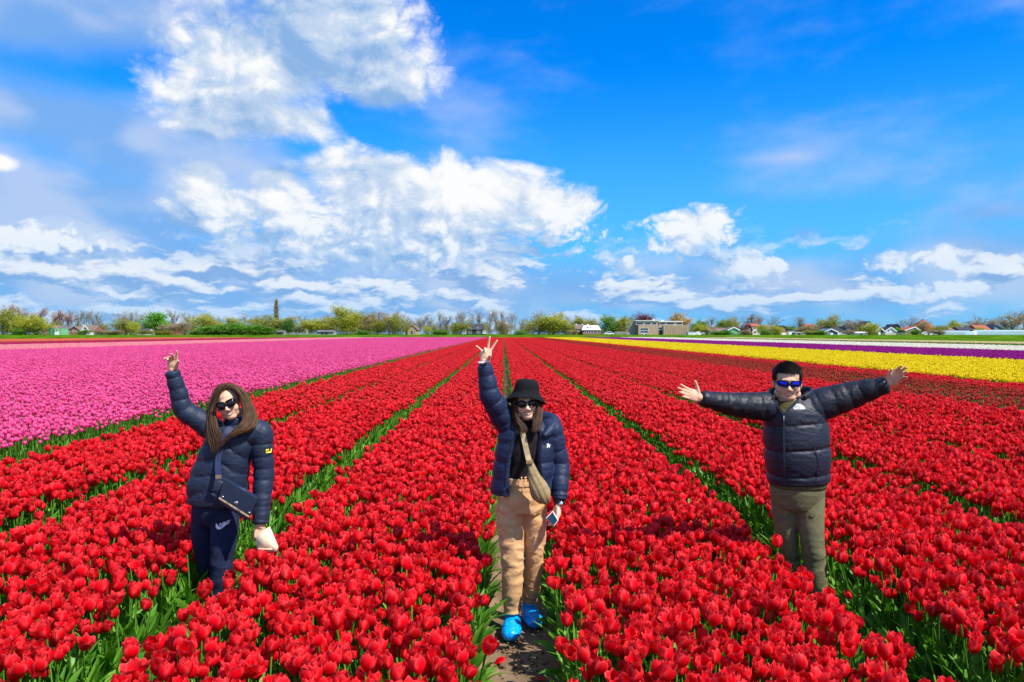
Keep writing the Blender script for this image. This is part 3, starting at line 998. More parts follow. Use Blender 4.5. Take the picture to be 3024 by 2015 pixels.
def tree(kind, px, top, width, label, group=None, Y=345.0, base=None, name=None, v=None, cat='tree'):
    """a tree whose crown top shows at (px, top) and whose crown is `width` photograph pixels wide"""
    lst = TREE_KINDS[kind]
    idx = (int(px * 7) if v is None else v) % len(lst)
    tm, cm, h0, hw = lst[idx]
    t = P(px, top, Y)
    bz = BASE_Z - 0.1 if base is None else P(px, base, Y).z
    h = t.z - bz
    o = empty(name or {'poplar': 'poplar_tree', 'spruce': 'spruce_tree', 'cypress': 'cypress_tree', 'hedge': 'shrub', 'dark': 'shrub'}.get(kind, 'tree'), (t.x, Y, bz), (px * 1.37) % math.tau)
    sxy = (width / 2 * Y / FPX) / hw
    o.scale = (sxy, sxy, h / h0)
    obj('trunk', tm, o); obj('crown', cm, o)
    return tag(o, label, cat, group)


G1 = 'trees along the far side of the field'
# ---- left end
tree('bare_red', 12, 893, 42, 'reddish bare tree rising highest at the far left edge', Y=372)
tree('olive', 10, 908, 58, 'olive budding tree at the far left edge of the picture')
tree('olive', 40, 913, 52, 'olive budding tree second from the left edge', Y=350)
tree('yellow', 75, 932, 48, 'yellow-green low tree left of the light green shed', Y=335)
tree('yellow', 108, 930, 56, 'olive yellow round tree directly left of the light green shed', Y=332)
tree('hedge', 56, 968, 26, 'small yellow-green bush at the foot of the left trees', Y=328, cat='shrub')
tree('bare_red', 78, 903, 40, 'reddish bare tree behind the yellow-green low tree', Y=380)
tree('bare_red', 113, 907, 40, 'reddish bare tree behind the olive yellow round tree', Y=380)
for px, tp, w, lb in ((158, 916, 34, 'reddish bare tree left of the long brick barn'), (178, 912, 34, 'reddish bare tree above the long brick barn'), (197, 913, 30, 'reddish bare tree above the barn gable')):
    tree('bare_red', px, tp, w, lb, Y=372)
for px, tp, w, lb in ((223, 912, 34, 'bare tree between the barn and the white gabled house'), (252, 917, 26, 'slim bare tree straight above the white gabled house'),
                      (275, 915, 30, 'bare tree just right of the white gabled house'), (299, 920, 26, 'slim bare tree above the low flat roof')):
    tree('bare', px, tp, w, lb, Y=375)
for px, tp, w, lb in ((345, 910, 52, 'spreading bare tree left of the group of three beside the bright green tree'), (378, 908, 50, 'tall bare tree in the middle of the spreading group'), (418, 913, 48, 'spreading bare tree next to the bright green round tree')):
    tree('bare', px, tp, w, lb, Y=365, v=2)
tree('olive', 370, 938, 56, 'thin olive tree in front of the spreading bare trees', Y=345)
tree('yellow', 396, 949, 26, 'small yellow-green tree left of the dark roofed house with white chimneys', Y=335)
tree('green', 464, 923, 50, 'bright green round tree behind the white chimneys', Y=352)
tree('dark', 440, 950, 20, 'dark evergreen at the foot of the bright green tree', Y=350, cat='tree', name='tree')
tree('bare', 517, 912, 30, 'bare tree right of the bright green tree', Y=372)
tree('bare', 553, 921, 40, 'rounded bare tree left of the yellow-green tree and long hedge', Y=372)
tree('brown', 500, 958, 44, 'pale brown thicket below the white chimneys', Y=335, cat='shrub', name='shrub')
tree('brown', 545, 948, 50, 'pale brown thicket left of the long green hedge', Y=338, cat='shrub', name='shrub')
tree('yellow', 595, 924, 62, 'yellow-green tree at the left end of the long green hedge', Y=345)
tree('brown', 632, 931, 36, 'reddish brown tree behind the left part of the long hedge', Y=352)
hx = [(612, 961, 46), (645, 956, 50), (680, 953, 52), (715, 953, 52), (750, 956, 52), (782, 962, 44)]
for i, (px, tp, w) in enumerate(hx):
    tree('hedge', px, tp, w, '%s shrub of the long dark green hedge, counted from the left' % ('first second third fourth fifth sixth'.split()[i]), 'shrubs of the long green hedge', Y=326, cat='shrub')
tree('yellow', 695, 936, 40, 'yellowish tree just above the middle of the long hedge', Y=345)
for px, tp, w, lb in ((720, 924, 34, 'pale bare tree left of the two behind the hedge'), (752, 927, 34, 'pale bare tree right of the two behind the hedge')):
    tree('bare', px, tp, w, lb, Y=378)
tree('poplar', 816, 884, 17, 'tall narrow poplar towering over the tree line', Y=360)
tree('olive', 785, 931, 60, 'broad olive tree left of the tall narrow poplar', Y=350)
tree('olive', 832, 927, 74, 'broad olive tree at the foot of the tall poplar', Y=345)
tree('dark', 846, 940, 28, 'dark green tree beside the small open shed', Y=338, name='tree')
tree('bare', 872, 927, 46, 'greenish bare tree above the white house with a dormer', Y=365)
tree('bare', 897, 930, 34, 'bare tree right above the dormer house', Y=372)
tree('yellow', 912, 940, 46, 'yellow-green tree right of the dormer house', Y=345)
tree('yellow', 948, 938, 46, 'yellow-green tree above the low grey shed', Y=345)
tree('bare_red', 976, 925, 36, 'dark reddish tree right of the low grey shed', Y=358)
tree('olive', 995, 932, 44, 'olive tree left of the tall yellow-green pointed tree', Y=345)
tree('yellow', 1025, 903, 62, 'tall yellow-green tree with a pointed top', Y=350)
tree('yellow', 1045, 917, 54, 'yellow-green tree right of the pointed one', Y=346)
tree('brown', 1085, 920, 62, 'brown budding tree left of the blue spruce', Y=348)
tree('bare', 1095, 915, 34, 'bare tree top peeping above the brown budding tree', Y=375)
tree('spruce', 1119, 918, 21, 'dark blue spruce standing above its neighbours', Y=352)
tree('olive', 1112, 940, 40, 'olive tree under the blue spruce', Y=340)
tree('brown', 1150, 922, 52, 'golden brown willow right of the blue spruce', Y=345)
tree('olive', 1175, 925, 46, 'olive willow left of the brick gable farmhouse', Y=342)
tree('bare', 1183, 914, 36, 'bare tree above the olive willow', Y=376)
for px, tp, w, lb in ((1210, 923, 34, 'bare tree right above the brick gable farmhouse'), (1230, 927, 28, 'first bare tree right of the brick gable farmhouse'), (1252, 934, 28, 'low bare tree above the small yellow bush'),
                      (1275, 926, 30, 'round bare tree right of the small yellow bush'), (1300, 916, 28, 'tallest bare tree of the loose row left of the dark farmhouse'), (1321, 931, 30, 'bare tree at the right end of the loose row')):
    tree('bare', px, tp, w, lb, Y=368)
tree('yellow', 1262, 962, 20, 'small yellow bush on the verge', Y=335, cat='shrub', name='shrub')
tree('hedge', 1292, 972, 24, 'dark low shrub right of the small yellow bush', Y=335, cat='shrub')
tree('hedge', 1312, 974, 22, 'low green shrub left of the dark farmhouse', Y=336, cat='shrub')
tree('olive', 1357, 943, 42, 'olive tree left of the dark farmhouse', Y=340)
BR = [(1352, 916, 28), (1372, 914, 28), (1398, 912, 24), (1421, 916, 26), (1443, 911, 28), (1468, 910, 22), (1487, 915, 26), (1508, 917, 34)]
OW = 'first second third fourth fifth sixth seventh eighth'.split()
for i, (px, tp, w) in enumerate(BR):
    tree('bare', px, tp, w, '%s tall bare tree from the left in the row behind the dark farmhouse' % OW[i], 'row of tall bare trees', Y=372)
tree('brown', 1490, 945, 40, 'thin brown tree right of the central tall bare row', Y=350)
tree('bare', 1538, 931, 34, 'bare tree left of the broad olive willow', Y=372)
tree('olive', 1590, 930, 64, 'broad olive willow left of the white-roofed house', Y=345)
tree('yellow', 1632, 925, 66, 'broad yellow-olive willow, biggest left of the white-roofed house', Y=342)
tree('bare', 1596, 913, 46, 'bare crown showing above the left willow', Y=380)
tree('bare', 1636, 916, 44, 'bare crown showing above the yellow-olive willow', Y=380)
tree('olive', 1672, 945, 36, 'thin olive tree beside the white-roofed house', Y=340)
tree('bare', 1682, 922, 42, 'bare tree above and left of the white-roofed house', Y=378)
tree('olive', 1712, 930, 46, 'olive tree behind the white-roofed house', Y=365)
tree('bare', 1738, 932, 40, 'pale bare tree right above the white-roofed house', Y=376)
tree('olive', 1757, 938, 30, 'small olive tree right of the white-roofed house', Y=366)
tree('hedge', 1803, 930, 46, 'green tree left of the timber-clad modern building', Y=350, name='tree')
tree('olive', 1838, 930, 44, 'olive green tree touching the modern building', Y=348)
tree('olive', 1862, 933, 34, 'olive tree just behind the grey block of the modern building', Y=372)
tree('purple', 1896, 922, 46, 'purple-red tree above the modern building', Y=382)
tree('bare', 1934, 927, 26, 'small bare tree above the middle of the modern building', Y=385)
tree('bare', 1978, 924, 28, 'small bare tree left of the bronze tree above the modern building', Y=385)
tree('orange', 2011, 926, 52, 'bronze-yellow tree above the right end of the modern building', Y=380)
# ---- right side
tree('hedge', 2066, 942, 32, 'bluish green tree first right of the modern building', Y=360, name='tree')
tree('yellow', 2070, 955, 34, 'yellow-green bush above the white garden shed', Y=350, cat='shrub', name='shrub')
tree('bare', 2100, 932, 40, 'rounded bare tree above the long brown bungalow', Y=368)
tree('brown', 2105, 962, 40, 'brown thicket behind the long brown bungalow', Y=352, cat='shrub', name='shrub')
tree('hedge', 2134, 941, 32, 'blue-green tree above the long brown bungalow', Y=366, name='tree')
tree('olive', 2165, 934, 38, 'olive tree above the light green gabled shed', Y=358)
tree('bare', 2163, 931, 26, 'bare treetop above the olive tree by the gabled shed', Y=378)
tree('bare_red', 2192, 960, 26, 'reddish thicket between the gabled shed and the red roof', Y=350, cat='shrub', name='shrub')
tree('bare_red', 2216, 926, 50, 'reddish bare tree over the red-roofed house', Y=370)
tree('bare', 2248, 927, 32, 'grey bare tree right above the red-roofed house', Y=374)
tree('yellow', 2250, 957, 26, 'yellow-green bush against the red-roofed house', Y=338, cat='shrub', name='shrub')
tree('bare', 2286, 926, 40, 'wide bare tree left of the brick gable with white garage', Y=368)
tree('yellow', 2294, 960, 30, 'yellow-green bush left of the brick gable with white garage', Y=336, cat='shrub', name='shrub')
tree('hedge', 2335, 962, 34, 'low green trees behind the blue-grey flat roof', Y=360, name='tree')
tree('bare', 2363, 934, 42, 'lone bare tree standing clear above the flat white roof', Y=368)
tree('brown', 2385, 958, 44, 'brown thicket right of the lone bare tree', Y=352, cat='shrub', name='shrub')
tree('brown', 2408, 960, 36, 'pinkish brown thicket left of the dense olive tree', Y=356, cat='shrub', name='shrub')
tree('olive', 2443, 932, 54, 'dense rounded olive tree behind the blue-grey house', Y=360)
tree('bare', 2472, 921, 40, 'tall bare tree right of the dense olive tree', Y=372)
tree('brown', 2522, 943, 44, 'grey-brown tree right of the blue-grey house', Y=352)
tree('cypress', 2541, 953, 18, 'dark cypress left of the pale gable', Y=350)
tree('yellow', 2572, 951, 40, 'small round yellow tree standing alone on the grass', Y=322)
tree('hedge', 2650, 966, 24, 'small green bush between the white gable and the bare tree', Y=345, cat='shrub')
tree('bare', 2662, 938, 30, 'small bare tree left of the taller one by the red pyramid roof', Y=372)
tree('bare', 2694, 927, 42, 'tall bare tree left of the red pyramid roof', Y=370)
tree('brown', 2729, 944, 34, 'brown tree in front of the red pyramid roof', Y=352)
tree('olive', 2768, 958, 36, 'olive bush at the right of the red pyramid roof', Y=346, cat='shrub', name='shrub')
tree('hedge', 2704, 972, 22, 'green bush right of the yellow brick gable', Y=336, cat='shrub')
tree('yellow', 2821, 944, 34, 'yellow-green tree above the left greenhouse', Y=362)
tree('brown', 2868, 948, 46, 'brown trees behind the right end of the left greenhouse', Y=372)
tree('bare', 2902, 925, 50, 'round bare tree above the red roof by the greenhouses', Y=375)
tree('brown', 2935, 940, 36, 'brown tree between the red roof and the blue roof', Y=372)
tree('bare', 2988, 914, 72, 'largest bare tree at the right, over the greenhouse', Y=378)
tree('brown', 2990, 930, 60, 'olive brown tree in front of the largest right bare tree', Y=360)
tree('bare', 3020, 918, 40, 'bare tree cut by the right edge of the picture', Y=372)
tree('yellow', 2895, 965, 24, 'yellow-green bush below the red roof by the greenhouses', Y=350, cat='shrub', name='shrub')
# low shrubs along the foot of the tree line
# a far belt of bare woodland and thickets behind everything, too far to count
def far_wood():
    kinds = [TREE_KINDS['bare'][0][1], TREE_KINDS['bare'][2][1], TREE_KINDS['brown'][0][1], TREE_KINDS['bare_red'][0][1], TREE_KINDS['olive'][1][1]]
    c = lib_collection('far_wood_kinds', kinds)
    pts, rot, size, var = [], [], [], []
    r_ = np.random.default_rng(77)
    for px in np.arange(-60, 3090, 7):
        Y = r_.uniform(430, 520)
        p = P(px + r_.normal(0, 4), 980, Y)
        pts.append((p.x, Y, BASE_Z - 1.2)); rot.append((0, 0, r_.uniform(0, 6.28))); size.append(r_.uniform(0.45, 0.80) * (1.15 if px < 1700 else 0.8)); var.append(r_.choice(5, p=[.3, .2, .25, .1, .15]))
    scatter('far_wood', c, pts, rot, size, var, 'far belt of bare woodland behind the houses and trees', 'wood')
far_wood()
low = [(245, 'hedge'), (290, 'brown'), (322, 'olive'), (345, 'brown'), (420, 'olive'), (450, 'olive'), (485, 'olive'), (575, 'hedge'), (1070, 'hedge'), (1535, 'hedge'), (1690, 'brown'), (2118, 'hedge'), (2140, 'hedge'),
       (2205, 'brown'), (2265, 'hedge'), (2390, 'olive'), (2420, 'hedge'), (2505, 'brown'), (2775, 'brown'), (2760, 'brown')]
LOWW = {245: 'below the white gabled house', 290: 'right of the white gabled house', 322: 'under the low flat roof', 345: 'left of the spreading bare trees', 420: 'below the small yellow-green tree', 450: 'before the white-chimneyed house',
        485: 'right of the white-chimneyed house', 575: 'just left of the long hedge', 1070: 'below the tall yellow-green trees', 1535: 'at the left foot of the broad willow', 1690: 'left of the white-roofed house', 2118: 'before the long brown bungalow',
        2140: 'between bungalow and gabled shed', 2205: 'left of the red-roofed house', 2265: 'right of the red-roofed house', 2390: 'right of the flat white roof', 2420: 'left of the blue-grey house', 2505: 'right of the blue-grey house', 2775: 'at the left end of the greenhouse', 2760: 'right of the white camper van'}
KW = {'hedge': 'low green shrub ', 'brown': 'low brown shrub ', 'olive': 'low olive shrub '}
for px, k in low:
    tree(k, px, 974 + (px % 5), 30, KW[k] + LOWW[px], Y=330, cat='shrub', name='shrub')

# ---------------------------------------------------------------- houses
MAT['brick'] = material('red_brick', (0.30, 0.14, 0.09), 0.9, 0.1, vary=(2.0, 0.2))
MAT['brick_y'] = material('yellow_brick', (0.42, 0.32, 0.16), 0.9, 0.1, vary=(2.0, 0.2))
MAT['white_wall'] = material('white_render', (0.80, 0.79, 0.76), 0.8, 0.2)
MAT['grey_wall'] = material('grey_boards', (0.30, 0.29, 0.27), 0.85, 0.2)
MAT['dark_wall'] = material('dark_boards', (0.035, 0.05, 0.045), 0.8, 0.2)
MAT['blue_wall'] = material('blue_grey_boards', (0.10, 0.16, 0.22), 0.8, 0.2)
MAT['green_wall'] = material('light_green_boards', (0.18, 0.46, 0.22), 0.75, 0.2)
MAT['roof_grey'] = material('grey_roof', (0.12, 0.12, 0.13), 0.85, 0.2, vary=(2.0, 0.2))
MAT['roof_brown'] = material('brown_roof', (0.19, 0.13, 0.10), 0.85, 0.2, vary=(2.0, 0.2))
MAT['roof_red'] = material('red_tile_roof', (0.36, 0.10, 0.06), 0.85, 0.2, vary=(2.0, 0.2))
MAT['roof_dark'] = material('dark_tile_roof', (0.045, 0.045, 0.055), 0.7, 0.3)
MAT['roof_blue'] = material('blue_roof', (0.10, 0.16, 0.24), 0.7, 0.3)
MAT['trim'] = material('white_trim', (0.82, 0.82, 0.80), 0.6, 0.3)
MAT['glass'] = material('window_glass', (0.03, 0.045, 0.06), 0.12, 0.6)
MAT['wood'] = material('beige_timber', (0.42, 0.31, 0.20), 0.85, 0.15, vary=(1.0, 0.15))
MAT['stone'] = material('pale_stone', (0.52, 0.47, 0.38), 0.85, 0.15)
MAT['door'] = material('dark_door', (0.05, 0.05, 0.05), 0.6, 0.3)  # near-black; also paints the shade inside open shed entrances
MAT['green_glass'] = material('greenhouse_glass', (0.36, 0.52, 0.56), 0.18, 0.6)
MAT['steel'] = material('pale_steel', (0.65, 0.68, 0.70), 0.45, 0.5)
MAT['rubber'] = material('tyre_rubber', (0.02, 0.02, 0.02), 0.9, 0.1)
MAT['car_white'] = material('white_paint', (0.80, 0.80, 0.80), 0.3, 0.5)


def px_box(px0, px1, py0, py1, Y):
    a, b_ = P(px0, py1, Y), P(px1, py0, Y)
    return a.x, b_.x, a.z, b_.z


def window_part(parent, x0, x1, z0, z1, y, frame=None, name='window'):
    """window standing proud of the wall's front face at local y, with its pane as a sub-part"""
    f = MB()
    t = max(0.08, 0.12 * min(x1 - x0, z1 - z0))
    for a in ((x0, x1, z0, z0 + t), (x0, x1, z1 - t, z1), (x0, x0 + t, z0 + t, z1 - t), (x1 - t, x1, z0 + t, z1 - t)):
        f.box(a[0], a[1], y - 0.10, y + 0.02, a[2], a[3])
    w = obj(name, f.mesh(name, [frame or MAT['trim']], False), parent)
    g = MB(); g.box(x0 + t, x1 - t, y - 0.05, y + 0.01, z0 + t, z1 - t)
    obj('pane', g.mesh('pane', [MAT['glass']], False), w)
    return w


def house(name, label, px0, px1, eave, ridge, base, Y, depth, wall, roof, gable='front', ridge_px=None, windows=(), doors=(), chimneys=(), trim=False, cat='house', over=0.35, gwall=None):
    """gable='front': the gable faces the field; 'side': the ridge runs across"""
    x0, x1, _, ze = px_box(px0, px1, eave, base, Y) [0], px_box(px0, px1, eave, base, Y)[1], 0, P(px0, eave, Y).z
    zr = P(px0, ridge, Y).z
    zb = min(BASE_Z - 0.15, P(px0, base, Y).z)
    cx = (x0 + x1) / 2
    rx = (P(ridge_px, ridge, Y).x - cx) if ridge_px else 0.0
    o = empty(name, (cx, Y, zb))
    hw, ze, zr = (x1 - x0) / 2, ze - zb, zr - zb
    w = MB()
    if gable == 'front':
        V = [(-hw, 0, 0), (hw, 0, 0), (hw, 0, ze), (rx, 0, zr), (-hw, 0, ze)]
        V += [(x, depth, z) for x, _, z in V]
        w.add(V, [(0, 1, 2, 3, 4), (9, 8, 7, 6, 5), (0, 5, 6, 1), (1, 6, 7, 2), (0, 4, 9, 5), (2, 7, 8, 3), (3, 8, 9, 4)], 0)
    elif gable == 'side':
        V = [(-hw, 0, 0), (-hw, depth, 0), (-hw, depth, ze), (-hw, depth / 2, zr), (-hw, 0, ze)]
        V += [(hw, y, z) for _, y, z in V]
        w.add(V, [(4, 3, 2, 1, 0), (5, 6, 7, 8, 9), (0, 1, 6, 5), (0, 5, 9, 4), (1, 2, 7, 6), (4, 9, 8, 3), (3, 8, 7, 2)], 0)
    else:
        w.box(-hw, hw, 0, depth, 0, ze)
    obj('wall', w.mesh('wall', [wall], False), o)
    th = 0.16
    r_ = MB()
    if gable == 'front':
        for s in (-1, 1):
            e = Vector((s * hw, 0, ze)); p = Vector((rx, 0, zr)); d = (e - p); n = Vector((-d.z * s, 0, d.x * s)).normalized()
            if n.z < 0: n = -n
            e2 = p + d * (1 + over / max(d.length, .1))
            V = []
            for y in (-over, depth + over):
                for q in (p, e2):
                    V += [(q.x + n.x * 0.02, y, q.z + n.z * 0.02), (q.x + n.x * th, y, q.z + n.z * th)]
            r_.add(V, [(0, 2, 3, 1), (4, 5, 7, 6), (1, 3, 7, 5), (0, 4, 6, 2), (2, 6, 7, 3), (0, 1, 5, 4)], 0)
    elif gable == 'side':
        for s, yy in ((-1, 0.0), (1, depth)):
            e = Vector((0, yy, ze)); p = Vector((0, depth / 2, zr)); d = e - p; n = Vector((0, -d.z, d.y)) if True else None
            n = n.normalized()
            if n.z < 0: n = -n
            e2 = p + d * (1 + over / max(d.length, .1))
            V = []
            for x in (-hw - over * 0.5, hw + over * 0.5):
                for q in (p, e2):
                    V += [(x, q.y + n.y * 0.02, q.z + n.z * 0.02), (x, q.y + n.y * th, q.z + n.z * th)]
            r_.add(V, [(0, 2, 3, 1), (4, 5, 7, 6), (1, 3, 7, 5), (0, 4, 6, 2), (2, 6, 7, 3), (0, 1, 5, 4)], 0)
    else:
        r_.box(-hw - over, hw + over, -over, depth + over, ze + 0.003, ze + 0.22)
    ro = obj('roof', r_.mesh('roof', [roof], False), o)
    if trim and gable == 'front':
        for s in (-1, 1):
            e = Vector((s * hw, 0, ze)); p = Vector((rx, 0, zr)); d = e - p; n = Vector((-d.z * s, 0, d.x * s)).normalized()
            if n.z < 0: n = -n
            e2 = p + d * (1 + over / max(d.length, .1))
            V = []
            for y in (-over - 0.06, -over - 0.004):
                for q in (p, e2):
                    V += [(q.x - n.x * 0.22, y, q.z - n.z * 0.22), (q.x + n.x * (th + .05), y, q.z + n.z * (th + .05))]
            t = MB(); t.add(V, [(0, 2, 3, 1), (4, 5, 7, 6), (1, 3, 7, 5), (0, 4, 6, 2), (2, 6, 7, 3), (0, 1, 5, 4)], 0)
            obj('barge_board', t.mesh('barge_board', [MAT['trim']], False), ro)
    for a in windows:
        wx0, wx1, wz0, wz1 = px_box(a[0], a[1], a[2], a[3], Y)
        window_part(o, wx0 - cx, wx1 - cx, wz0 - zb, wz1 - zb, -0.003)
    for a in doors:
        wx0, wx1, wz0, wz1 = px_box(a[0], a[1], a[2], a[3], Y)
        d = MB(); d.box(wx0 - cx, wx1 - cx, -0.07, -0.003, max(0.1, wz0 - zb), wz1 - zb)
        dd = obj('door', d.mesh('door', [a[4] if len(a) > 4 else MAT['door']], False), o)
        h = MB(); h.box(wx1 - cx - 0.25, wx1 - cx - 0.12, -0.12, -0.073, (wz0 + wz1) / 2 - zb - 0.1, (wz0 + wz1) / 2 - zb + 0.1)
        obj('handle', h.mesh('handle', [MAT['steel']], False), dd)
    for a in chimneys:
        wx0, wx1, wz0, wz1 = px_box(a[0], a[1], a[2], a[3], Y)
        d = MB(); d.box(wx0 - cx, wx1 - cx, depth * 0.4, depth * 0.4 + 0.8, wz0 - zb, wz1 - zb); d.box(wx0 - cx - .08, wx1 - cx + .08, depth * 0.4 - .08, depth * 0.4 + 0.88, wz1 - zb + .003, wz1 - zb + 0.18)
        obj('chimney', d.mesh('chimney', [a[4] if len(a) > 4 else MAT['trim']], False), ro)
    return tag(o, label, cat)


HY = 338.0
house('house', 'brown-roofed house half hidden behind the light green shed', 136, 161, 976, 962, 990, 350, 9, MAT['brick'], MAT['roof_brown'], 'front', windows=[(146, 152, 968, 974)])
house('shed', 'light green boarded shed with a white door at the left', 143, 182, 972, 969, 990, 333, 5, MAT['green_wall'], MAT['green_wall'], 'flat', windows=[(165, 171, 972, 979)], doors=[(162, 175, 980, 990, MAT['trim'])], cat='shed', over=.05)
house('barn', 'long low barn with grey roof and orange brick end', 172, 222, 972, 965, 990, 348, 10, MAT['grey_wall'], MAT['roof_grey'], 'side', cat='barn', windows=[(184, 190, 976, 981), (198, 204, 976, 981)])
house('house', 'orange brick gable house at the right end of the barn', 206, 233, 975, 965, 990, 344, 9, MAT['brick'], MAT['roof_brown'], 'front', windows=[(214, 219, 976, 982), (222, 227, 976, 982)])
house('house', 'house with a pointed white gable and brown roof', 241, 263, 976, 961, 990, 342, 10, MAT['white_wall'], MAT['roof_brown'], 'front', windows=[(249, 254, 968, 974)], trim=True)
house('house', 'brown-roofed wing right of the white gabled house', 263, 280, 976, 963, 990, 346, 8, MAT['brick'], MAT['roof_brown'], 'side', windows=[(268, 273, 978, 983)])
house('shed', 'low shed with a pale flat roof right of the white gable', 281, 324, 979, 977, 990, 340, 6, MAT['grey_wall'], MAT['stone'], 'flat', cat='shed', doors=[(296, 304, 981, 990)])
house('house', 'dark-roofed house with three white chimneys among bushes', 404, 436, 978, 971, 990, 338, 7, MAT['white_wall'], MAT['roof_dark'], 'side', windows=[(411, 417, 980, 986), (424, 430, 980, 986)])
house('house', 'long house behind the bright green tree with white chimneys', 440, 520, 970, 958, 990, 356, 9, MAT['brick'], MAT['roof_brown'], 'side', chimneys=[(464, 468, 957, 952), (477.5, 481.5, 958, 950), (511, 515, 958, 950)], windows=[(500, 506, 974, 981)])
house('shed', 'small open shed with a dark entrance beside the dark tree', 814, 838, 981, 977, 990, 332, 4, MAT['grey_wall'], MAT['roof_grey'], 'side', cat='shed', doors=[(817, 835, 981.5, 988)])  # entrance is open: the dark door slab stands for the shade inside
house('house', 'white house with dark roof and a white dormer', 868, 895, 976, 966, 988, 350, 9, MAT['white_wall'], MAT['roof_dark'], 'side', windows=[(872, 877, 978, 985), (882, 888, 978, 985), (884, 892, 966, 974)], chimneys=[(878, 880, 968, 962)])
house('shed', 'low grey shed with two dark openings', 935, 985, 981, 976, 990, 332, 6, MAT['grey_wall'], MAT['roof_grey'], 'side', cat='shed', doors=[(948, 958, 981.5, 988), (960, 970, 981.5, 988)])  # both doors are dark slabs painting the shade of open bays
house('house', 'brick gable farmhouse among the bare trees', 1204, 1233, 975, 961, 989, 342, 11, MAT['brick_y'], MAT['roof_brown'], 'front', ridge_px=1218, windows=[(1218, 1222, 969, 973), (1222, 1228, 977, 984)], doors=[(1214, 1219, 977, 987)])
house('shed', 'small white lean-to left of the brick gable farmhouse', 1193, 1205, 980, 977, 988, 343, 4, MAT['white_wall'], MAT['roof_dark'], 'flat', cat='shed', doors=[(1197, 1201, 981, 988)], over=.1)
house('house', 'dark farmhouse with white-framed windows before the bare row', 1378, 1424, 974, 957, 989, 342, 11, MAT['dark_wall'], MAT['roof_dark'], 'side',
      windows=[(1388, 1392, 967, 974), (1409, 1414, 967, 974), (1383, 1387, 978, 986), (1389, 1393, 978, 986), (1408, 1412, 978, 986), (1414, 1418, 978, 986)], chimneys=[(1383, 1387, 962, 955, MAT['brick']), (1416, 1420, 966, 960, MAT['brick'])])
house('house', 'brown-roofed wing left of the white mansard roof', 1699, 1724, 972, 959, 988, 345, 9, MAT['brick'], MAT['roof_brown'], 'side', chimneys=[(1702, 1706, 966, 957), (1721, 1724, 962, 957)], windows=[(1704, 1710, 976, 982)])


def mansard_house():
    x0, x1, z0, z1 = px_box(1719, 1773, 961, 988, 340)
    cx = (x0 + x1) / 2; zb = BASE_Z - 0.15
    o = empty('house', (cx, 340, zb)); hw = (x1 - x0) / 2
    ze, zr = P(1719, 975, 340).z - zb, P(1719, 961, 340).z - zb
    w = MB(); w.box(-hw + .3, hw - .3, 0, 9, 0, ze); obj('wall', w.mesh('wall', [MAT['brick']], False), o)
    r_ = MB()
    a, b_ = hw + .2, hw * 0.78
    V = [(-a, -.4, ze + .003), (a, -.4, ze + .003), (a, 9.4, ze + .003), (-a, 9.4, ze + .003), (-b_, 1.6, zr), (b_, 1.6, zr), (b_, 7.4, zr), (-b_, 7.4, zr)]
    r_.add(V, [(3, 2, 1, 0), (4, 5, 6, 7), (0, 1, 5, 4), (1, 2, 6, 5), (2, 3, 7, 6), (3, 0, 4, 7)])
    ro = obj('roof', r_.mesh('roof', [MAT['trim']], False), o); ro['label'] = 'shining pale mansard roof'
    for p0, p1 in ((1734, 1738), (1744, 1747)):
        a0, a1, b0, b1 = px_box(p0, p1, 965, 971, 340)
        window_part(o, a0 - cx, a1 - cx, b0 - zb, b1 - zb, 0.35, MAT['roof_dark'])
    for p0, p1 in ((1726, 1732), (1738, 1745), (1752, 1764)):
        a0, a1, b0, b1 = px_box(p0, p1, 978, 985, 340)
        window_part(o, a0 - cx, a1 - cx, b0 - zb, b1 - zb, -0.003)
    c = MB(); a0, a1, b0, b1 = px_box(1738, 1741, 957, 962, 340); c.box(a0 - cx, a1 - cx, 4, 4.7, b0 - zb, b1 - zb)
    obj('chimney', c.mesh('chimney', [MAT['trim']], False), ro)
    tag(o, 'brick house under a shining white mansard roof', 'house')
mansard_house()


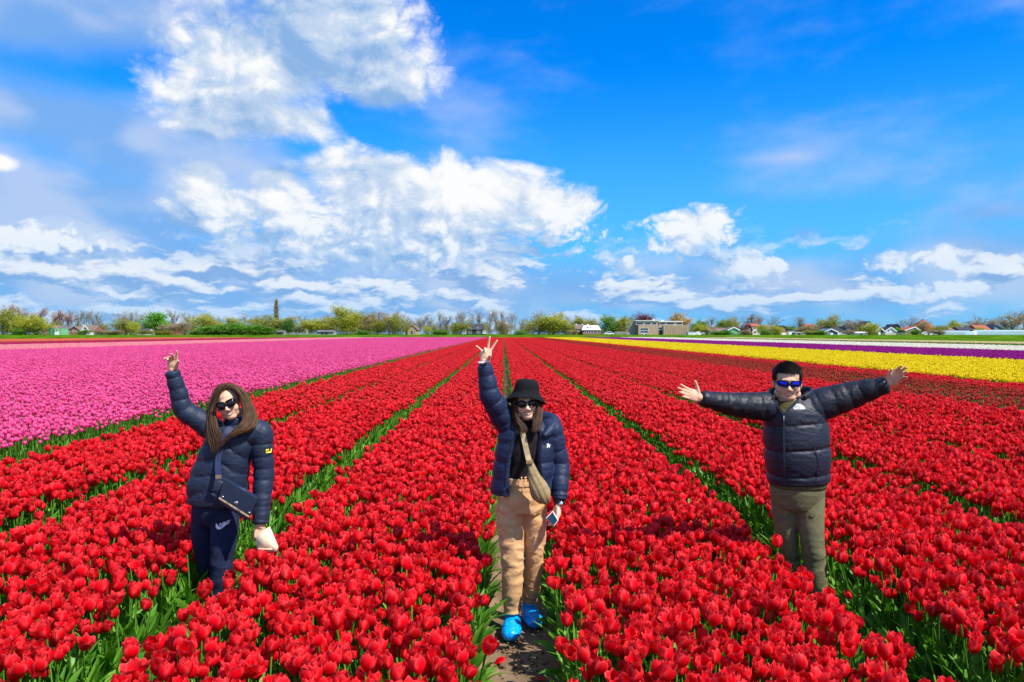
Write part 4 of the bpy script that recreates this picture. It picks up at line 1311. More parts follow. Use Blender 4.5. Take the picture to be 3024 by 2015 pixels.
def modern_building():
    Y = 344; zb = BASE_Z - 0.15; cx = P(1940, 980, Y).x
    o = empty('modern_building', (cx, Y, zb))
    def B(name, p0, p1, q0, q1, y0, y1, mat, parent=None):
        x0, x1, z0, z1 = px_box(p0, p1, q0, q1, Y)
        m = MB(); m.box(x0 - cx, x1 - cx, y0, y1, max(0, z0 - zb), z1 - zb)
        return obj(name, m.mesh(name, [mat], False), parent or o)
    def Wn(p0, p1, q0, q1, y):
        x0, x1, z0, z1 = px_box(p0, p1, q0, q1, Y); return window_part(o, x0 - cx, x1 - cx, z0 - zb, z1 - zb, y, MAT['steel'])
    k = B('wall', 1851, 1888, 952, 990, 3, 14, MAT['grey_wall']); k['label'] = 'grey boarded block'
    k = B('wall', 1885.1, 1956.9, 961, 990, 0, 12, MAT['wood']); k['label'] = 'pale timber-clad ground storey'
    k = B('wall', 1957, 2032, 961, 990, -1.2, 12, MAT['wood']); k['label'] = 'pale timber-clad right wing'
    k = B('upper_storey', 1879, 1943, 948, 960.98, 1.0, 11, MAT['stone'])
    B('roof_edge', 1877, 1945, 946.4, 947.98, 0.4, 11.5, MAT['trim'], k)
    k2 = B('upper_storey', 1949, 2018, 950.5, 960.98, 1.4, 11, MAT['stone'])
    B('roof_edge', 1947, 2020, 948.4, 950.48, 0.8, 11.5, MAT['trim'], k2)
    for p0, p1 in ((1880, 1902), (1904, 1924), (1926, 1941)): Wn(p0, p1, 953, 959.5, 0.997)
    for p0, p1 in ((1951, 1967), (1970, 1992), (2000, 2017)): Wn(p0, p1, 952.5, 959.5, 1.397)
    Wn(1891, 1915, 969, 976, -0.003); Wn(1891, 1915, 977, 983.5, -0.003)
    Wn(1943, 1955, 966, 974, -0.003)
    d = B('door', 1945, 1955, 976, 989, -0.08, -0.003, MAT['door'])
    for i in range(14):
        p = 1959 + i * 5.2
        B('timber_batten', p, p + 1.0, 962, 989, -1.32, -1.203, MAT['wood'])
    B('chimney', 1934, 1938, 943, 946.3, 4, 5, MAT['trim'], k)
    B('chimney', 1958, 1966, 946, 948.3, 4, 6, MAT['trim'], k2)
    tag(o, 'modern flat-roofed building clad in pale timber with glazed upper storey', 'building')
modern_building()

house('shed', 'white garden shed right of the modern building', 2033, 2056, 982, 980, 990, 334, 5, MAT['white_wall'], MAT['steel'], 'flat', cat='shed', over=.1, doors=[(2040, 2046, 983, 990, MAT['steel'])])
house('tent', 'small white gabled tent beside the white garden shed', 2060, 2071, 985, 980, 990, 334, 4, MAT['white_wall'], MAT['trim'], 'front', cat='tent', over=.1)
house('bungalow', 'long brown-roofed bungalow with low walls', 2093, 2152, 979, 969, 989, 346, 9, MAT['brick_y'], MAT['roof_brown'], 'side', windows=[(2100, 2107, 981, 986), (2114, 2122, 981, 986), (2130, 2136, 981, 986)], cat='house')
house('shed', 'light green gabled shed with white trim at the right', 2150, 2183, 975, 967, 991, 330, 8, MAT['green_wall'], MAT['roof_grey'], 'front', trim=True, cat='shed', doors=[(2162, 2170, 984, 991, MAT['blue_wall'])])
house('house', 'red-roofed house with a white side wall', 2206, 2246, 964, 957, 989, 344, 9, MAT['white_wall'], MAT['roof_red'], 'side', windows=[(2224, 2231, 967, 973), (2235, 2242, 967, 973), (2226, 2233, 978, 985)])
house('house', 'dark brick gable with red roof left of the white wall', 2205, 2222, 975, 958, 989, 341, 5, MAT['dark_wall'], MAT['roof_red'], 'front', windows=[(2211, 2216, 971, 977)])
house('house', 'pink-brown roofed house behind the yellow bushes', 2258, 2282, 974, 961, 989, 356, 8, MAT['brick'], MAT['roof_brown'], 'side', windows=[(2266, 2272, 977, 983)])
house('house', 'narrow brick gable house with a white garage', 2302, 2325, 973, 962, 990, 340, 9, MAT['brick'], MAT['roof_dark'], 'front', windows=[(2311, 2316, 972, 977)], doors=[(2308, 2322, 983, 990, MAT['trim'])])
house('garage', 'low blue-grey flat-roofed garage right of the brick gable', 2325, 2346, 977, 975, 990, 340, 6, MAT['grey_wall'], MAT['roof_blue'], 'flat', cat='garage', doors=[(2329, 2339, 981, 990, MAT['trim'])], over=.15)
house('shed', 'low carport with a flat white roof', 2347, 2381, 983, 981, 990, 338, 6, MAT['grey_wall'], MAT['trim'], 'flat', cat='shed', doors=[(2356, 2364, 984, 990)], over=.2)
house('house', 'far red-roofed house above the brown thicket', 2378, 2412, 968, 958, 989, 366, 9, MAT['brick'], MAT['roof_red'], 'side', windows=[(2390, 2396, 972, 978)])
house('house', 'blue-grey house with a broad white-edged gable', 2434, 2474, 981, 972, 990, 334, 9, MAT['blue_wall'], MAT['roof_blue'], 'front', trim=True, windows=[(2442, 2448, 982, 987)], doors=[(2452, 2460, 984, 990, MAT['trim'])])
house('house', 'dark-roofed house behind the blue-grey gable', 2466, 2503, 978, 965, 990, 350, 9, MAT['white_wall'], MAT['roof_dark'], 'side', windows=[(2490, 2497, 979, 984)], chimneys=[(2481, 2484, 970, 963, MAT['brick'])])
house('house', 'pale plastered gable rising left of the small yellow tree', 2552, 2574, 962, 949, 989, 356, 9, MAT['stone'], MAT['roof_dark'], 'front', ridge_px=2568, windows=[(2558, 2563, 966, 972)])
house('shed', 'low white sheds beside the small yellow tree', 2525, 2562, 984, 981, 990, 336, 5, MAT['white_wall'], MAT['trim'], 'side', cat='shed', doors=[(2540, 2546, 985, 990)])
house('house', 'dark green gable house with bright white trim', 2586, 2610, 978, 966, 990, 338, 9, MAT['dark_wall'], MAT['roof_dark'], 'front', trim=True, windows=[(2594, 2600, 973, 978)], doors=[(2594, 2600, 981, 989, MAT['trim'])])
house('house', 'white gable house with pointed white bargeboards', 2614, 2646, 978, 967, 990, 342, 9, MAT['white_wall'], MAT['roof_dark'], 'front', ridge_px=2631, trim=True, windows=[(2622, 2628, 974, 979)])
house('house', 'dark pitched roof right of the white gable', 2637, 2662, 973, 958, 989, 356, 9, MAT['dark_wall'], MAT['roof_dark'], 'front', windows=[(2646, 2652, 968, 973)])
house('house', 'yellow brick gable house with a red roof', 2673, 2716, 976, 966, 990, 340, 9, MAT['brick_y'], MAT['roof_red'], 'front', ridge_px=2702, trim=True, windows=[(2678, 2686, 979, 984)], doors=[(2694, 2700, 979, 989)])


def pyramid_farm():
    Y = 364; zb = BASE_Z - .15
    x0, x1, z0, z1 = px_box(2708, 2778, 945, 989, Y); cx = (x0 + x1) / 2
    o = empty('farmhouse', (cx, Y, zb)); hw = (x1 - x0) / 2
    w = MB(); w.box(-hw + .5, hw - .5, 0.6, 15.4, 0, 2.6); obj('wall', w.mesh('wall', [MAT['brick']], False), o)
    r_ = MB(); zr = z1 - zb; rx = P(2752, 945, Y).x - cx
    r_.add([(-hw, 0, 2.4), (hw, 0, 2.4), (hw, 16, 2.4), (-hw, 16, 2.4), (rx - .8, 8, zr), (rx + .8, 8, zr)], [(3, 2, 1, 0), (0, 1, 5, 4), (1, 2, 5), (2, 3, 4, 5), (3, 0, 4)])
    ro = obj('roof', r_.mesh('roof', [MAT['roof_red']], False), o)
    c = MB(); c.box(rx - .4, rx + .4, 7.6, 8.4, zr - 1.0, zr + 0.5); obj('chimney', c.mesh('chimney', [MAT['brick']], False), ro)
    window_part(o, -1.5, -0.2, 0.9, 2.1, 0.597); window_part(o, 1.2, 2.5, 0.9, 2.1, 0.597)
    tag(o, 'big farmhouse under a steep red pyramid roof', 'farmhouse')
pyramid_farm()
house('house', 'dark-roofed house above the left greenhouse', 2832, 2876, 975, 967, 989, 352, 8, MAT['dark_wall'], MAT['roof_dark'], 'side', windows=[(2850, 2858, 976, 979)])
house('house', 'small cream gable right of the red pyramid roof', 2786, 2800, 976, 968, 989, 352, 7, MAT['stone'], MAT['roof_brown'], 'front', windows=[(2790, 2795, 974, 978)])
house('house', 'low tan roof behind the yellow-green tree', 2800, 2826, 976, 969, 989, 354, 7, MAT['brick_y'], MAT['roof_brown'], 'side', windows=[(2808, 2814, 977, 980)])
house('house', 'red-roofed house between the two greenhouses', 2886, 2926, 974, 961, 989, 354, 9, MAT['brick'], MAT['roof_red'], 'side', windows=[(2900, 2906, 976, 979)])
house('house', 'blue-roofed gable above the right greenhouse', 2933, 2968, 975, 960, 989, 354, 10, MAT['blue_wall'], MAT['roof_blue'], 'front', ridge_px=2938, windows=[(2938, 2944, 969, 974)])


def greenhouse(px0, px1, top, eave, base, Y, label, bays):
    zb = BASE_Z - 0.15
    x0, x1, z0, z1 = px_box(px0, px1, top, base, Y); cx = (x0 + x1) / 2; hw = (x1 - x0) / 2
    o = empty('greenhouse', (cx, Y, zb)); zr = z1 - zb; ze = P(px0, eave, Y).z - zb
    n = bays; w = 2 * hw / n
    for i in range(n):
        a = -hw + i * w
        p = MB(); p.box(a + 0.06, a + w - 0.06, 0.02, 0.07, 0.25, ze); obj('pane', p.mesh('pane', [MAT['green_glass']], False), o)
        q = MB()
        q.add([(a + .06, 0.02, ze + .02), (a + w - .06, 0.02, ze + .02), (a + w - .06, 3.2, zr), (a + .06, 3.2, zr), (a + .06, 0.02, ze + .06), (a + w - .06, 0.02, ze + .06), (a + w - .06, 3.2, zr + .04), (a + .06, 3.2, zr + .04)],
              [(3, 2, 1, 0), (4, 5, 6, 7), (0, 1, 5, 4), (1, 2, 6, 5), (2, 3, 7, 6), (3, 0, 4, 7)])
        obj('roof_pane', q.mesh('roof_pane', [MAT['green_glass']], False), o)
    f = MB()
    for i in range(n + 1):
        a = -hw + i * w; f.box(a - 0.05, a + 0.05, 0, 0.10, 0, ze + .01)
    f.box(-hw, hw, -0.03, 0.13, ze + 0.07, ze + 0.2); f.box(-hw, hw, 3.15, 3.3, zr + .045, zr + .18); f.box(-hw, hw, 0.11, 12, 0, 0.24)
    f.box(-hw, hw, 11.9, 12, .25, zr - .3)
    obj('frame', f.mesh('frame', [MAT['steel']], False), o)
    tag(o, label, 'greenhouse')
greenhouse(2771, 2877, 978, 982, 991, 330, 'long glass greenhouse left of the gap', 16)
greenhouse(2886, 3040, 976, 980.5, 995, 322, 'taller glass greenhouse cut by the right edge', 24)


def small_vehicle(name, label, px0, px1, top, base, Y, cat, camper=False):
    x0, x1, z0, z1 = px_box(px0, px1, top, base, Y); cx = (x0 + x1) / 2; zb = BASE_Z - 0.13 if base < 990.5 else z0
    o = empty(name, (cx, Y, zb)); L = x1 - x0; H = max(1.3, z1 - zb)
    b_ = MB()
    if camper: prof = [(0, .3), (1, .3), (1, .55), (.97, .98), (.1, 1.0), (.06, .62), (0, .56)]
    else: prof = [(0, .22), (1, .22), (1, .55), (.82, .62), (.68, .98), (.3, 1.0), (.17, .62), (0, .55)]
    V = [(-L / 2 + p * L, 0, q * H) for p, q in prof] + [(-L / 2 + p * L, 1.8, q * H) for p, q in prof]
    n = len(prof)
    b_.add(V, [tuple(range(n)), tuple(reversed(range(n, 2 * n)))] + [(i, i + n, (i + 1) % n + n, (i + 1) % n) for i in range(n)])
    obj('body', b_.mesh('body', [MAT['car_white']], False), o)
    g = MB(); g.box(-L * .25, L * .25, -.04, -.003, H * .62, H * .9); obj('window', g.mesh('window', [MAT['glass']], False), o)
    for s in (-.3, .3):
        V, F = tube_rings((s * L, -.06, .32), (s * L, .2, .32), .33, .33, 12); w = MB(); w.add(V, F + [tuple(range(12)), tuple(range(23, 11, -1))])
        obj('wheel', w.mesh('wheel', [MAT['rubber']], False), o)
    tag(o, label, cat)
small_vehicle('camper_van', 'white camper van parked by the yellow brick gable', 2722, 2747, 982, 990, 334, 'camper', True)
small_vehicle('parked_car', 'white car parked right of the white garden tent', 2074, 2084, 984, 990, 333, 'car')
small_vehicle('parked_van', 'white van parked right of the dark farmhouse', 1425, 1434, 977, 989, 338, 'van', True)
small_vehicle('parked_car', 'white car parked left of the dark farmhouse', 1364, 1373, 981, 989, 336, 'car')
small_vehicle('parked_car', 'pale car parked right of the mansard house', 1786, 1814, 979, 989, 336, 'car')
small_vehicle('parked_car', 'white car in front of the modern building', 1893, 1912, 983, 990, 336, 'car')


def fence(label, px0, px1, top, base, Y, mat, n, cat='fence'):
    zb = BASE_Z - .15; x0, x1, z0, z1 = px_box(px0, px1, top, base, Y); o = empty('fence', (x0, Y, zb)); H = z1 - zb
    for i in range(n + 1):
        p = MB(); a = (x1 - x0) * i / n; p.box(a - .06, a + .06, 0, .12, 0, H); obj('post', p.mesh('post', [mat], False), o)
    for z in (.35, .65, .92):
        p = MB(); p.box(-.1, x1 - x0 + .1, -.05, -.004, H * z - .07, H * z + .07); obj('rail', p.mesh('rail', [mat], False), o)
    return tag(o, label, cat)
fence('thin grey rail fence before the dormer house', 838, 934, 984, 990, 328, MAT['grey_wall'], 16)
fence('low pale fence right of the pale parked car', 1816, 1858, 980, 989, 335, MAT['stone'], 9)
fence('grey garden fence below the white gable house', 2604, 2672, 983, 990, 334, MAT['grey_wall'], 14)


def soil_heap():
    a = P(1240, 996, FIELD_Y1 + 1)
    r_ = np.random.default_rng(3); V, F = [], []
    n, m_ = 20, 6
    for j in range(m_ + 1):
        for i in range(n):
            t = i * math.tau / n; q = 1 - j / m_
            V.append((1.6 * q * math.cos(t), 0.9 * q * math.sin(t), 0.75 * (1 - q ** 2) + r_.normal(0, .04)))
    F = [(j * n + i, j * n + (i + 1) % n, (j + 1) * n + (i + 1) % n, (j + 1) * n + i) for j in range(m_) for i in range(n)]
    o = obj('soil_heap', new_mesh('soil_heap', V, F, [MAT['soil']]), None, (a.x, FIELD_Y1 + 1, -.05))
    tag(o, 'small heap of soil at the far edge of the pink bed', 'heap')
soil_heap()

# ================================================================== people
def A(px, py, Y): return np.array(P(px, py, Y))


def crom(pts, n):
    """Catmull-Rom through the rows of pts, n samples"""
    pts = np.asarray(pts, dtype=float)
    if len(pts) == 2:
        t = np.linspace(0, 1, n)[:, None]; return pts[0] * (1 - t) + pts[1] * t
    q = np.vstack([2 * pts[0] - pts[1], pts, 2 * pts[-1] - pts[-2]])
    out = []
    for u in np.linspace(0, len(pts) - 1 - 1e-9, n):
        i = int(u); t = u - i
        p0, p1, p2, p3 = q[i], q[i + 1], q[i + 2], q[i + 3]
        out.append(0.5 * ((2 * p1) + (-p0 + p2) * t + (2 * p0 - 5 * p1 + 4 * p2 - p3) * t * t + (-p0 + 3 * p1 - 3 * p2 + p3) * t ** 3))
    return np.array(out)


FRONT = np.array([0.0, -1.0, 0.0])
def tube(pts, rad, sides=24, step=0.012, power=2.0, puff=None, cap=0.6, front=FRONT):
    """closed, tapered limb through control points; rad = one radius or (side, depth) per control point; puff(s, theta, length) is added to the radius"""
    pts = np.asarray(pts, dtype=float)
    rad = np.array([(r_, r_) if np.isscalar(r_) else r_ for r_ in rad], dtype=float)
    L = np.linalg.norm(np.diff(pts, axis=0), axis=1).sum()
    n = max(4, int(L / step) + 1)
    C = crom(pts, n); Rr = np.clip(crom(rad, n), 0.002, None)
    T = np.gradient(C, axis=0); T /= np.linalg.norm(T, axis=1)[:, None] + 1e-12
    s = np.concatenate([[0], np.cumsum(np.linalg.norm(np.diff(C, axis=0), axis=1))])
    rows = []
    caps = [(-math.sin(f) * cap, math.cos(f)) for f in (1.45, 1.1, 0.75, 0.4)]
    th = np.arange(sides) * math.tau / sides
    ct, st = np.cos(th), np.sin(th)
    e = 2.0 / power
    ct, st = np.sign(ct) * np.abs(ct) ** e, np.sign(st) * np.abs(st) ** e
    def ring(c, t, r2, k, off, ss):
        side = np.cross(t, front); nn = np.linalg.norm(side)
        side = side / nn if nn > 1e-3 else np.array([1.0, 0, 0])
        dep = np.cross(side, t)
        pf = np.zeros(sides) if puff is None else np.array([puff(ss, a, s[-1]) for a in th])
        a_, b_ = (r2[0] + pf) * k, (r2[1] + pf) * k
        return c + t * off * min(r2) + (a_ * ct)[:, None] * side + (b_ * st)[:, None] * dep
    for o_, k in caps: rows.append(ring(C[0], T[0], Rr[0], k, o_, 0.0))
    for i in range(n): rows.append(ring(C[i], T[i], Rr[i], 1.0, 0.0, s[i]))
    for o_, k in reversed(caps): rows.append(ring(C[-1], T[-1], Rr[-1], k, -o_, s[-1]))
    V = np.concatenate(rows); m_ = len(rows)
    F = []
    for j in range(m_ - 1):
        for i in range(sides):
            i2 = (i + 1) % sides
            F.append((j * sides + i, j * sides + i2, (j + 1) * sides + i2, (j + 1) * sides + i))
    F.append(tuple(reversed(range(sides)))); F.append(tuple(range((m_ - 1) * sides, m_ * sides)))
    return V, F


def ellip(c, r_, M=None, nu=16, nv=12):
    V = [(0, 0, 1.0)]
    for j in range(1, nv):
        f = math.pi * j / nv
        for i in range(nu):
            t = i * math.tau / nu; V.append((math.sin(f) * math.cos(t), math.sin(f) * math.sin(t), math.cos(f)))
    V.append((0, 0, -1.0))
    V = np.array(V) * np.array(r_)
    if M is not None: V = V @ np.array(M).T
    V = V + np.array(c)
    F = [(0, 1 + i, 1 + (i + 1) % nu) for i in range(nu)]
    for j in range(nv - 2):
        for i in range(nu):
            a = 1 + j * nu + i; b_ = 1 + j * nu + (i + 1) % nu; F.append((a, a + nu, b_ + nu, b_))
    k = 1 + (nv - 2) * nu
    F += [(k + i, len(V) - 1, k + (i + 1) % nu) for i in range(nu)]
    return V, F


def unite(name, pieces, voxel, smooth, mats):
    """one continuous surface out of overlapping closed pieces"""
    mb = MB()
    for V, F in pieces: mb.add(V, F)
    me = mb.mesh(name + '_raw', [])
    o = bpy.data.objects.new(name + '_raw', me); COL.objects.link(o)
    md = o.modifiers.new('r', 'REMESH'); md.mode = 'VOXEL'; md.voxel_size = voxel; md.use_smooth_shade = True
    if smooth:
        sm = o.modifiers.new('s', 'SMOOTH'); sm.iterations = smooth; sm.factor = 0.5
    dg = bpy.context.evaluated_depsgraph_get()
    res = bpy.data.meshes.new_from_object(o.evaluated_get(dg))
    bpy.data.objects.remove(o); bpy.data.meshes.remove(me)
    res.name = name
    res.materials.clear()
    for m_ in mats: res.materials.append(m_)
    res.polygons.foreach_set('use_smooth', np.ones(len(res.polygons), dtype=bool))
    return res


def co(me):
    a = np.empty(len(me.vertices) * 3); me.vertices.foreach_get('co', a); return a.reshape(-1, 3)


def set_co(me, V): me.vertices.foreach_set('co', V.ravel()); me.update()


def normals(me):
    a = np.empty(len(me.vertices) * 3); me.vertices.foreach_get('normal', a); return a.reshape(-1, 3)


def centres(me):
    a = np.empty(len(me.polygons) * 3); me.polygons.foreach_get('center', a); return a.reshape(-1, 3)


def displace(me, f):
    V = co(me); set_co(me, V + normals(me) * f(V)[:, None])


def moved(me, root_loc):
    set_co(me, co(me) - np.array(root_loc)); return me


def folds(V, scale, amp, seed=0.0, sharp=1.0):
    n = fbm(V * np.array(scale) + seed, 3)
    rdg = 1 - np.abs(2 * n - 1)                    # crease lines
    return amp * (rdg ** sharp - 0.75)


# ------------------------------------------------------------------ materials for people
def cloth(name, c, rough=0.8, spec=0.2, sheen=0.0, fine=450, fs=0.15, vary=None, crease=(8, 8, 12, 0.5, 0.012)): return material(name, c, rough, spec, bump=(fine, fs, 0.002), sheen=sheen, vary=vary, crease=crease)
def skin_mat(name, c):
    m = material(name, c, 0.48, 0.35, bump=(300, 0.12, 0.001), vary=(14, 0.10))
    bs = m.node_tree.nodes['Principled BSDF']
    bs.inputs['Subsurface Weight'].default_value = 0.12
    bs.inputs['Subsurface Radius'].default_value = (0.012, 0.005, 0.003)
    bs.inputs['Subsurface Scale'].default_value = 0.5
    return m
MAT['skin_a'] = skin_mat('skin_warm', (0.68, 0.39, 0.25))
MAT['skin_b'] = skin_mat('skin_light', (0.82, 0.50, 0.34))
MAT['skin_c'] = skin_mat('skin_tan', (0.64, 0.37, 0.24))
MAT['lips'] = material('lips', (0.42, 0.14, 0.11), 0.45, 0.35)
MAT['teeth'] = material('teeth', (0.80, 0.76, 0.68), 0.3, 0.5)
MAT['brow'] = material('eyebrow', (0.06, 0.035, 0.025), 0.7, 0.2)
MAT['nylon_navy'] = material('navy_nylon', (0.013, 0.022, 0.048), 0.55, 0.32, bump=(150, 0.30, 0.003), crease=(26, 26, 30, 0.22, 0.006))
MAT['nylon_blue'] = material('blue_navy_nylon', (0.010, 0.019, 0.056), 0.55, 0.32, bump=(150, 0.30, 0.003), crease=(26, 26, 30, 0.22, 0.006))
MAT['nylon_slate'] = material('slate_navy_nylon', (0.010, 0.014, 0.028), 0.52, 0.34, bump=(150, 0.30, 0.003), crease=(26, 26, 30, 0.22, 0.006))
MAT['nylon_black'] = material('black_nylon', (0.008, 0.010, 0.017), 0.50, 0.34, bump=(150, 0.30, 0.003), crease=(26, 26, 30, 0.22, 0.006))
MAT['sweat_navy'] = cloth('navy_sweat_cloth', (0.018, 0.024, 0.058), 0.9, 0.15)
MAT['tan'] = cloth('tan_cotton', (0.64, 0.37, 0.17), 0.85, 0.15)
MAT['olive'] = cloth('olive_sweat_cloth', (0.150, 0.140, 0.070), 0.9, 0.15)
MAT['olive_dark'] = cloth('dark_olive_fleece', (0.09, 0.08, 0.03), 0.95, 0.1)
MAT['knit_black'] = cloth('black_ribbed_knit', (0.016, 0.011, 0.013), 0.85, 0.2)
MAT['hat_black'] = cloth('black_hat_cotton', (0.010, 0.010, 0.012), 0.9, 0.12)
MAT['hair_brown'] = material('brown_hair', (0.050, 0.022, 0.010), 0.55, 0.25, vary=(25, 0.25))
MAT['hair_brown2'] = material('light_brown_hair', (0.105, 0.050, 0.020), 0.55, 0.25, vary=(25, 0.25))
MAT['hair_black'] = material('black_hair', (0.011, 0.009, 0.008), 0.5, 0.3)
MAT['frame_black'] = material('black_frame', (0.008, 0.008, 0.008), 0.2, 0.5)
MAT['lens_dark'] = material('dark_lens', (0.012, 0.008, 0.012), 0.06, 0.6)
MAT['lens_blue'] = material('blue_mirror_lens', (0.02, 0.04, 0.75), 0.12, 0.6, metallic=0.75)
MAT['metal'] = material('silver_metal', (0.75, 0.75, 0.74), 0.25, 0.5, metallic=1.0)
MAT['gold'] = material('pale_gold_metal', (0.85, 0.72, 0.45), 0.3, 0.5, metallic=0.6)
MAT['bag_navy'] = material('navy_leather', (0.012, 0.026, 0.055), 0.36, 0.5, bump=(200, 0.15, 0.002))
MAT['strap_navy'] = material('navy_webbing', (0.022, 0.032, 0.085), 0.6, 0.35)
MAT['khaki'] = cloth('khaki_nylon', (0.30, 0.215, 0.10), 0.65, 0.3)
MAT['khaki_strap'] = cloth('khaki_webbing', (0.48, 0.36, 0.20), 0.75, 0.2)
MAT['paper'] = material('cream_cloth', (0.86, 0.72, 0.48), 0.85, 0.15, bump=(30, 0.3, 0.005))
MAT['plastic_blue'] = material('blue_plastic_film', (0.0, 0.34, 0.92), 0.18, 0.6, bump=(35, 0.6, 0.01))
MAT['white_print'] = material('white_print', (0.85, 0.85, 0.85), 0.6, 0.3)
MAT['black_print'] = material('black_print', (0.01, 0.01, 0.01), 0.6, 0.3)
MAT['yellow_badge'] = material('yellow_badge', (0.85, 0.62, 0.05), 0.6, 0.3)
MAT['pearl'] = material('pearl_white', (0.88, 0.85, 0.80), 0.3, 0.5)
MAT['screen'] = material('phone_glass', (0.010, 0.035, 0.05), 0.05, 0.6)
MAT['case_pink'] = material('pale_phone_case', (0.80, 0.66, 0.62), 0.4, 0.4)


class Head:
    """head frame: +x picture right, -y face direction, +z up; origin between the eyes' level and the ears"""
    def __init__(self, origin, roll=0, yaw=0, pitch=0, k=1.0, wide=1.0):
        cr, sr = math.cos(roll), math.sin(roll)
        Rr = np.array([[cr, 0, -sr], [0, 1, 0], [sr, 0, cr]])           # anticlockwise as seen from the camera
        cy, sy = math.cos(yaw), math.sin(yaw)
        Ry = np.array([[cy, -sy, 0], [sy, cy, 0], [0, 0, 1]])           # yaw>0 turns the face to picture right
        cp, sp = math.cos(pitch), math.sin(pitch)
        Rp = np.array([[1, 0, 0], [0, cp, -sp], [0, sp, cp]])           # pitch>0 nods down
        self.M = Rr @ Ry @ Rp
        self.o = np.array(origin); self.k = k; self.wide = wide

    def w(self, p):
        p = np.atleast_2d(np.asarray(p, dtype=float)) * self.k * np.array([self.wide, 1, 1])
        return p @ self.M.T + self.o

    def local(self, p): return ((np.asarray(p) - self.o) @ self.M) / self.k / np.array([self.wide, 1, 1])

    def pieces(self, chubby=0.0):
        out = []
        def E(c, r_):
            V, F = ellip(c, r_); out.append((self.w(V), F))
        c = chubby
        E((0, 0.014, 0.030), (0.073, 0.092, 0.083))
        E((0, -0.018, -0.032), (0.063 + .006 * c, 0.070, 0.078))
        E((0, -0.050, -0.088), (0.036 + .008 * c, 0.032, 0.026))
        for s in (-1, 1):
            E((s * 0.036, -0.050, -0.036), (0.027 + .004 * c, 0.026, 0.030))
            E((s * 0.076, 0.012, -0.012), (0.008, 0.018, 0.030))
            E((s * 0.012, -0.098, -0.040), (0.0095, 0.011, 0.008))
            E((s * 0.047, -0.01, -0.072), (0.022 + .008 * c, 0.04, 0.03))
        E((0, -0.076, 0.020), (0.048, 0.018, 0.012))
        V, F = tube([(0, -0.086, 0.008), (0, -0.096, -0.018), (0, -0.106, -0.037)], [0.008, 0.010, 0.0125], 10, 0.006); out.append((self.w(V), F))
        for x in np.linspace(-0.021, 0.021, 5):
            zc = -0.0665 + 9 * x * x; yc = -0.0825 + 9 * x * x
            E((x, yc, zc + 0.0060), (0.0070, 0.0045, 0.0035)); E((x * 0.85, yc + 0.001, zc - 0.0072), (0.0070, 0.0050, 0.0042))
        if c: E((0, -0.03, -0.108), (0.052, 0.04, 0.02))
        V, F = tube([(0, 0.022, -0.05), (0, 0.030, -0.12), (0, 0.04, -0.19)], [0.05 + .008 * c, 0.049 + .010 * c, 0.056 + .012 * c], 18, 0.012); out.append((self.w(V), F))
        return out

    def features(self, body, me, root, gape=0.0055, wd=0.024):
        """lips, teeth and eyebrows laid on the face's own surface"""
        bw = mesh_world(me, root)
        right, up = self.M @ np.array([1.0, 0, 0]) * self.k * self.wide, self.M @ np.array([0, 0, 1.0]) * self.k
        o = self.w([(0, -0.08, 0)])[0]
        zc = lambda x: -0.0665 + 9 * x * x
        def lens_shape(w_, hu, hl, n=14, m_=3):
            V, F = [], []
            for i in range(n + 1):
                x = -w_ + 2 * w_ * i / n; q = max(0.0, 1 - (x / w_) ** 2) ** 0.7
                for j in range(m_ + 1):
                    t = j / m_; V.append((x, zc(x) - hl * q + (hu + hl) * q * t))
            for i in range(n):
                for j in range(m_): k_ = i * (m_ + 1) + j; F.append((k_, k_ + m_ + 1, k_ + m_ + 2, k_ + 1))
            return np.array(V), F
        def brow(s_):
            V, F = [], []
            for i in range(9):
                x = 0.014 + 0.034 * i / 8; z = 0.027 - 3.0 * (x - 0.03) ** 2; t = 0.0035 * (1 - 0.6 * i / 8)
                V += [(s_ * x, z - t), (s_ * x, z + t)]
            F = [(2 * i, 2 * i + 2, 2 * i + 3, 2 * i + 1) for i in range(8)]
            return np.array(V), F
        print_on('lips', body, bw, [lens_shape(wd + 0.003, gape + 0.0045, gape + 0.0055)], o, right, up, 1.0, MAT['lips'], root, 0.0008)
        print_on('teeth', body, bw, [lens_shape(wd - 0.003, gape * 0.8, gape * 0.8)], o, right, up, 1.0, MAT['teeth'], root, 0.0016)
        for s_ in (-1, 1): print_on('eyebrow', body, bw, [brow(s_)], o, right, up, 1.0, MAT['brow'], root, 0.0008)


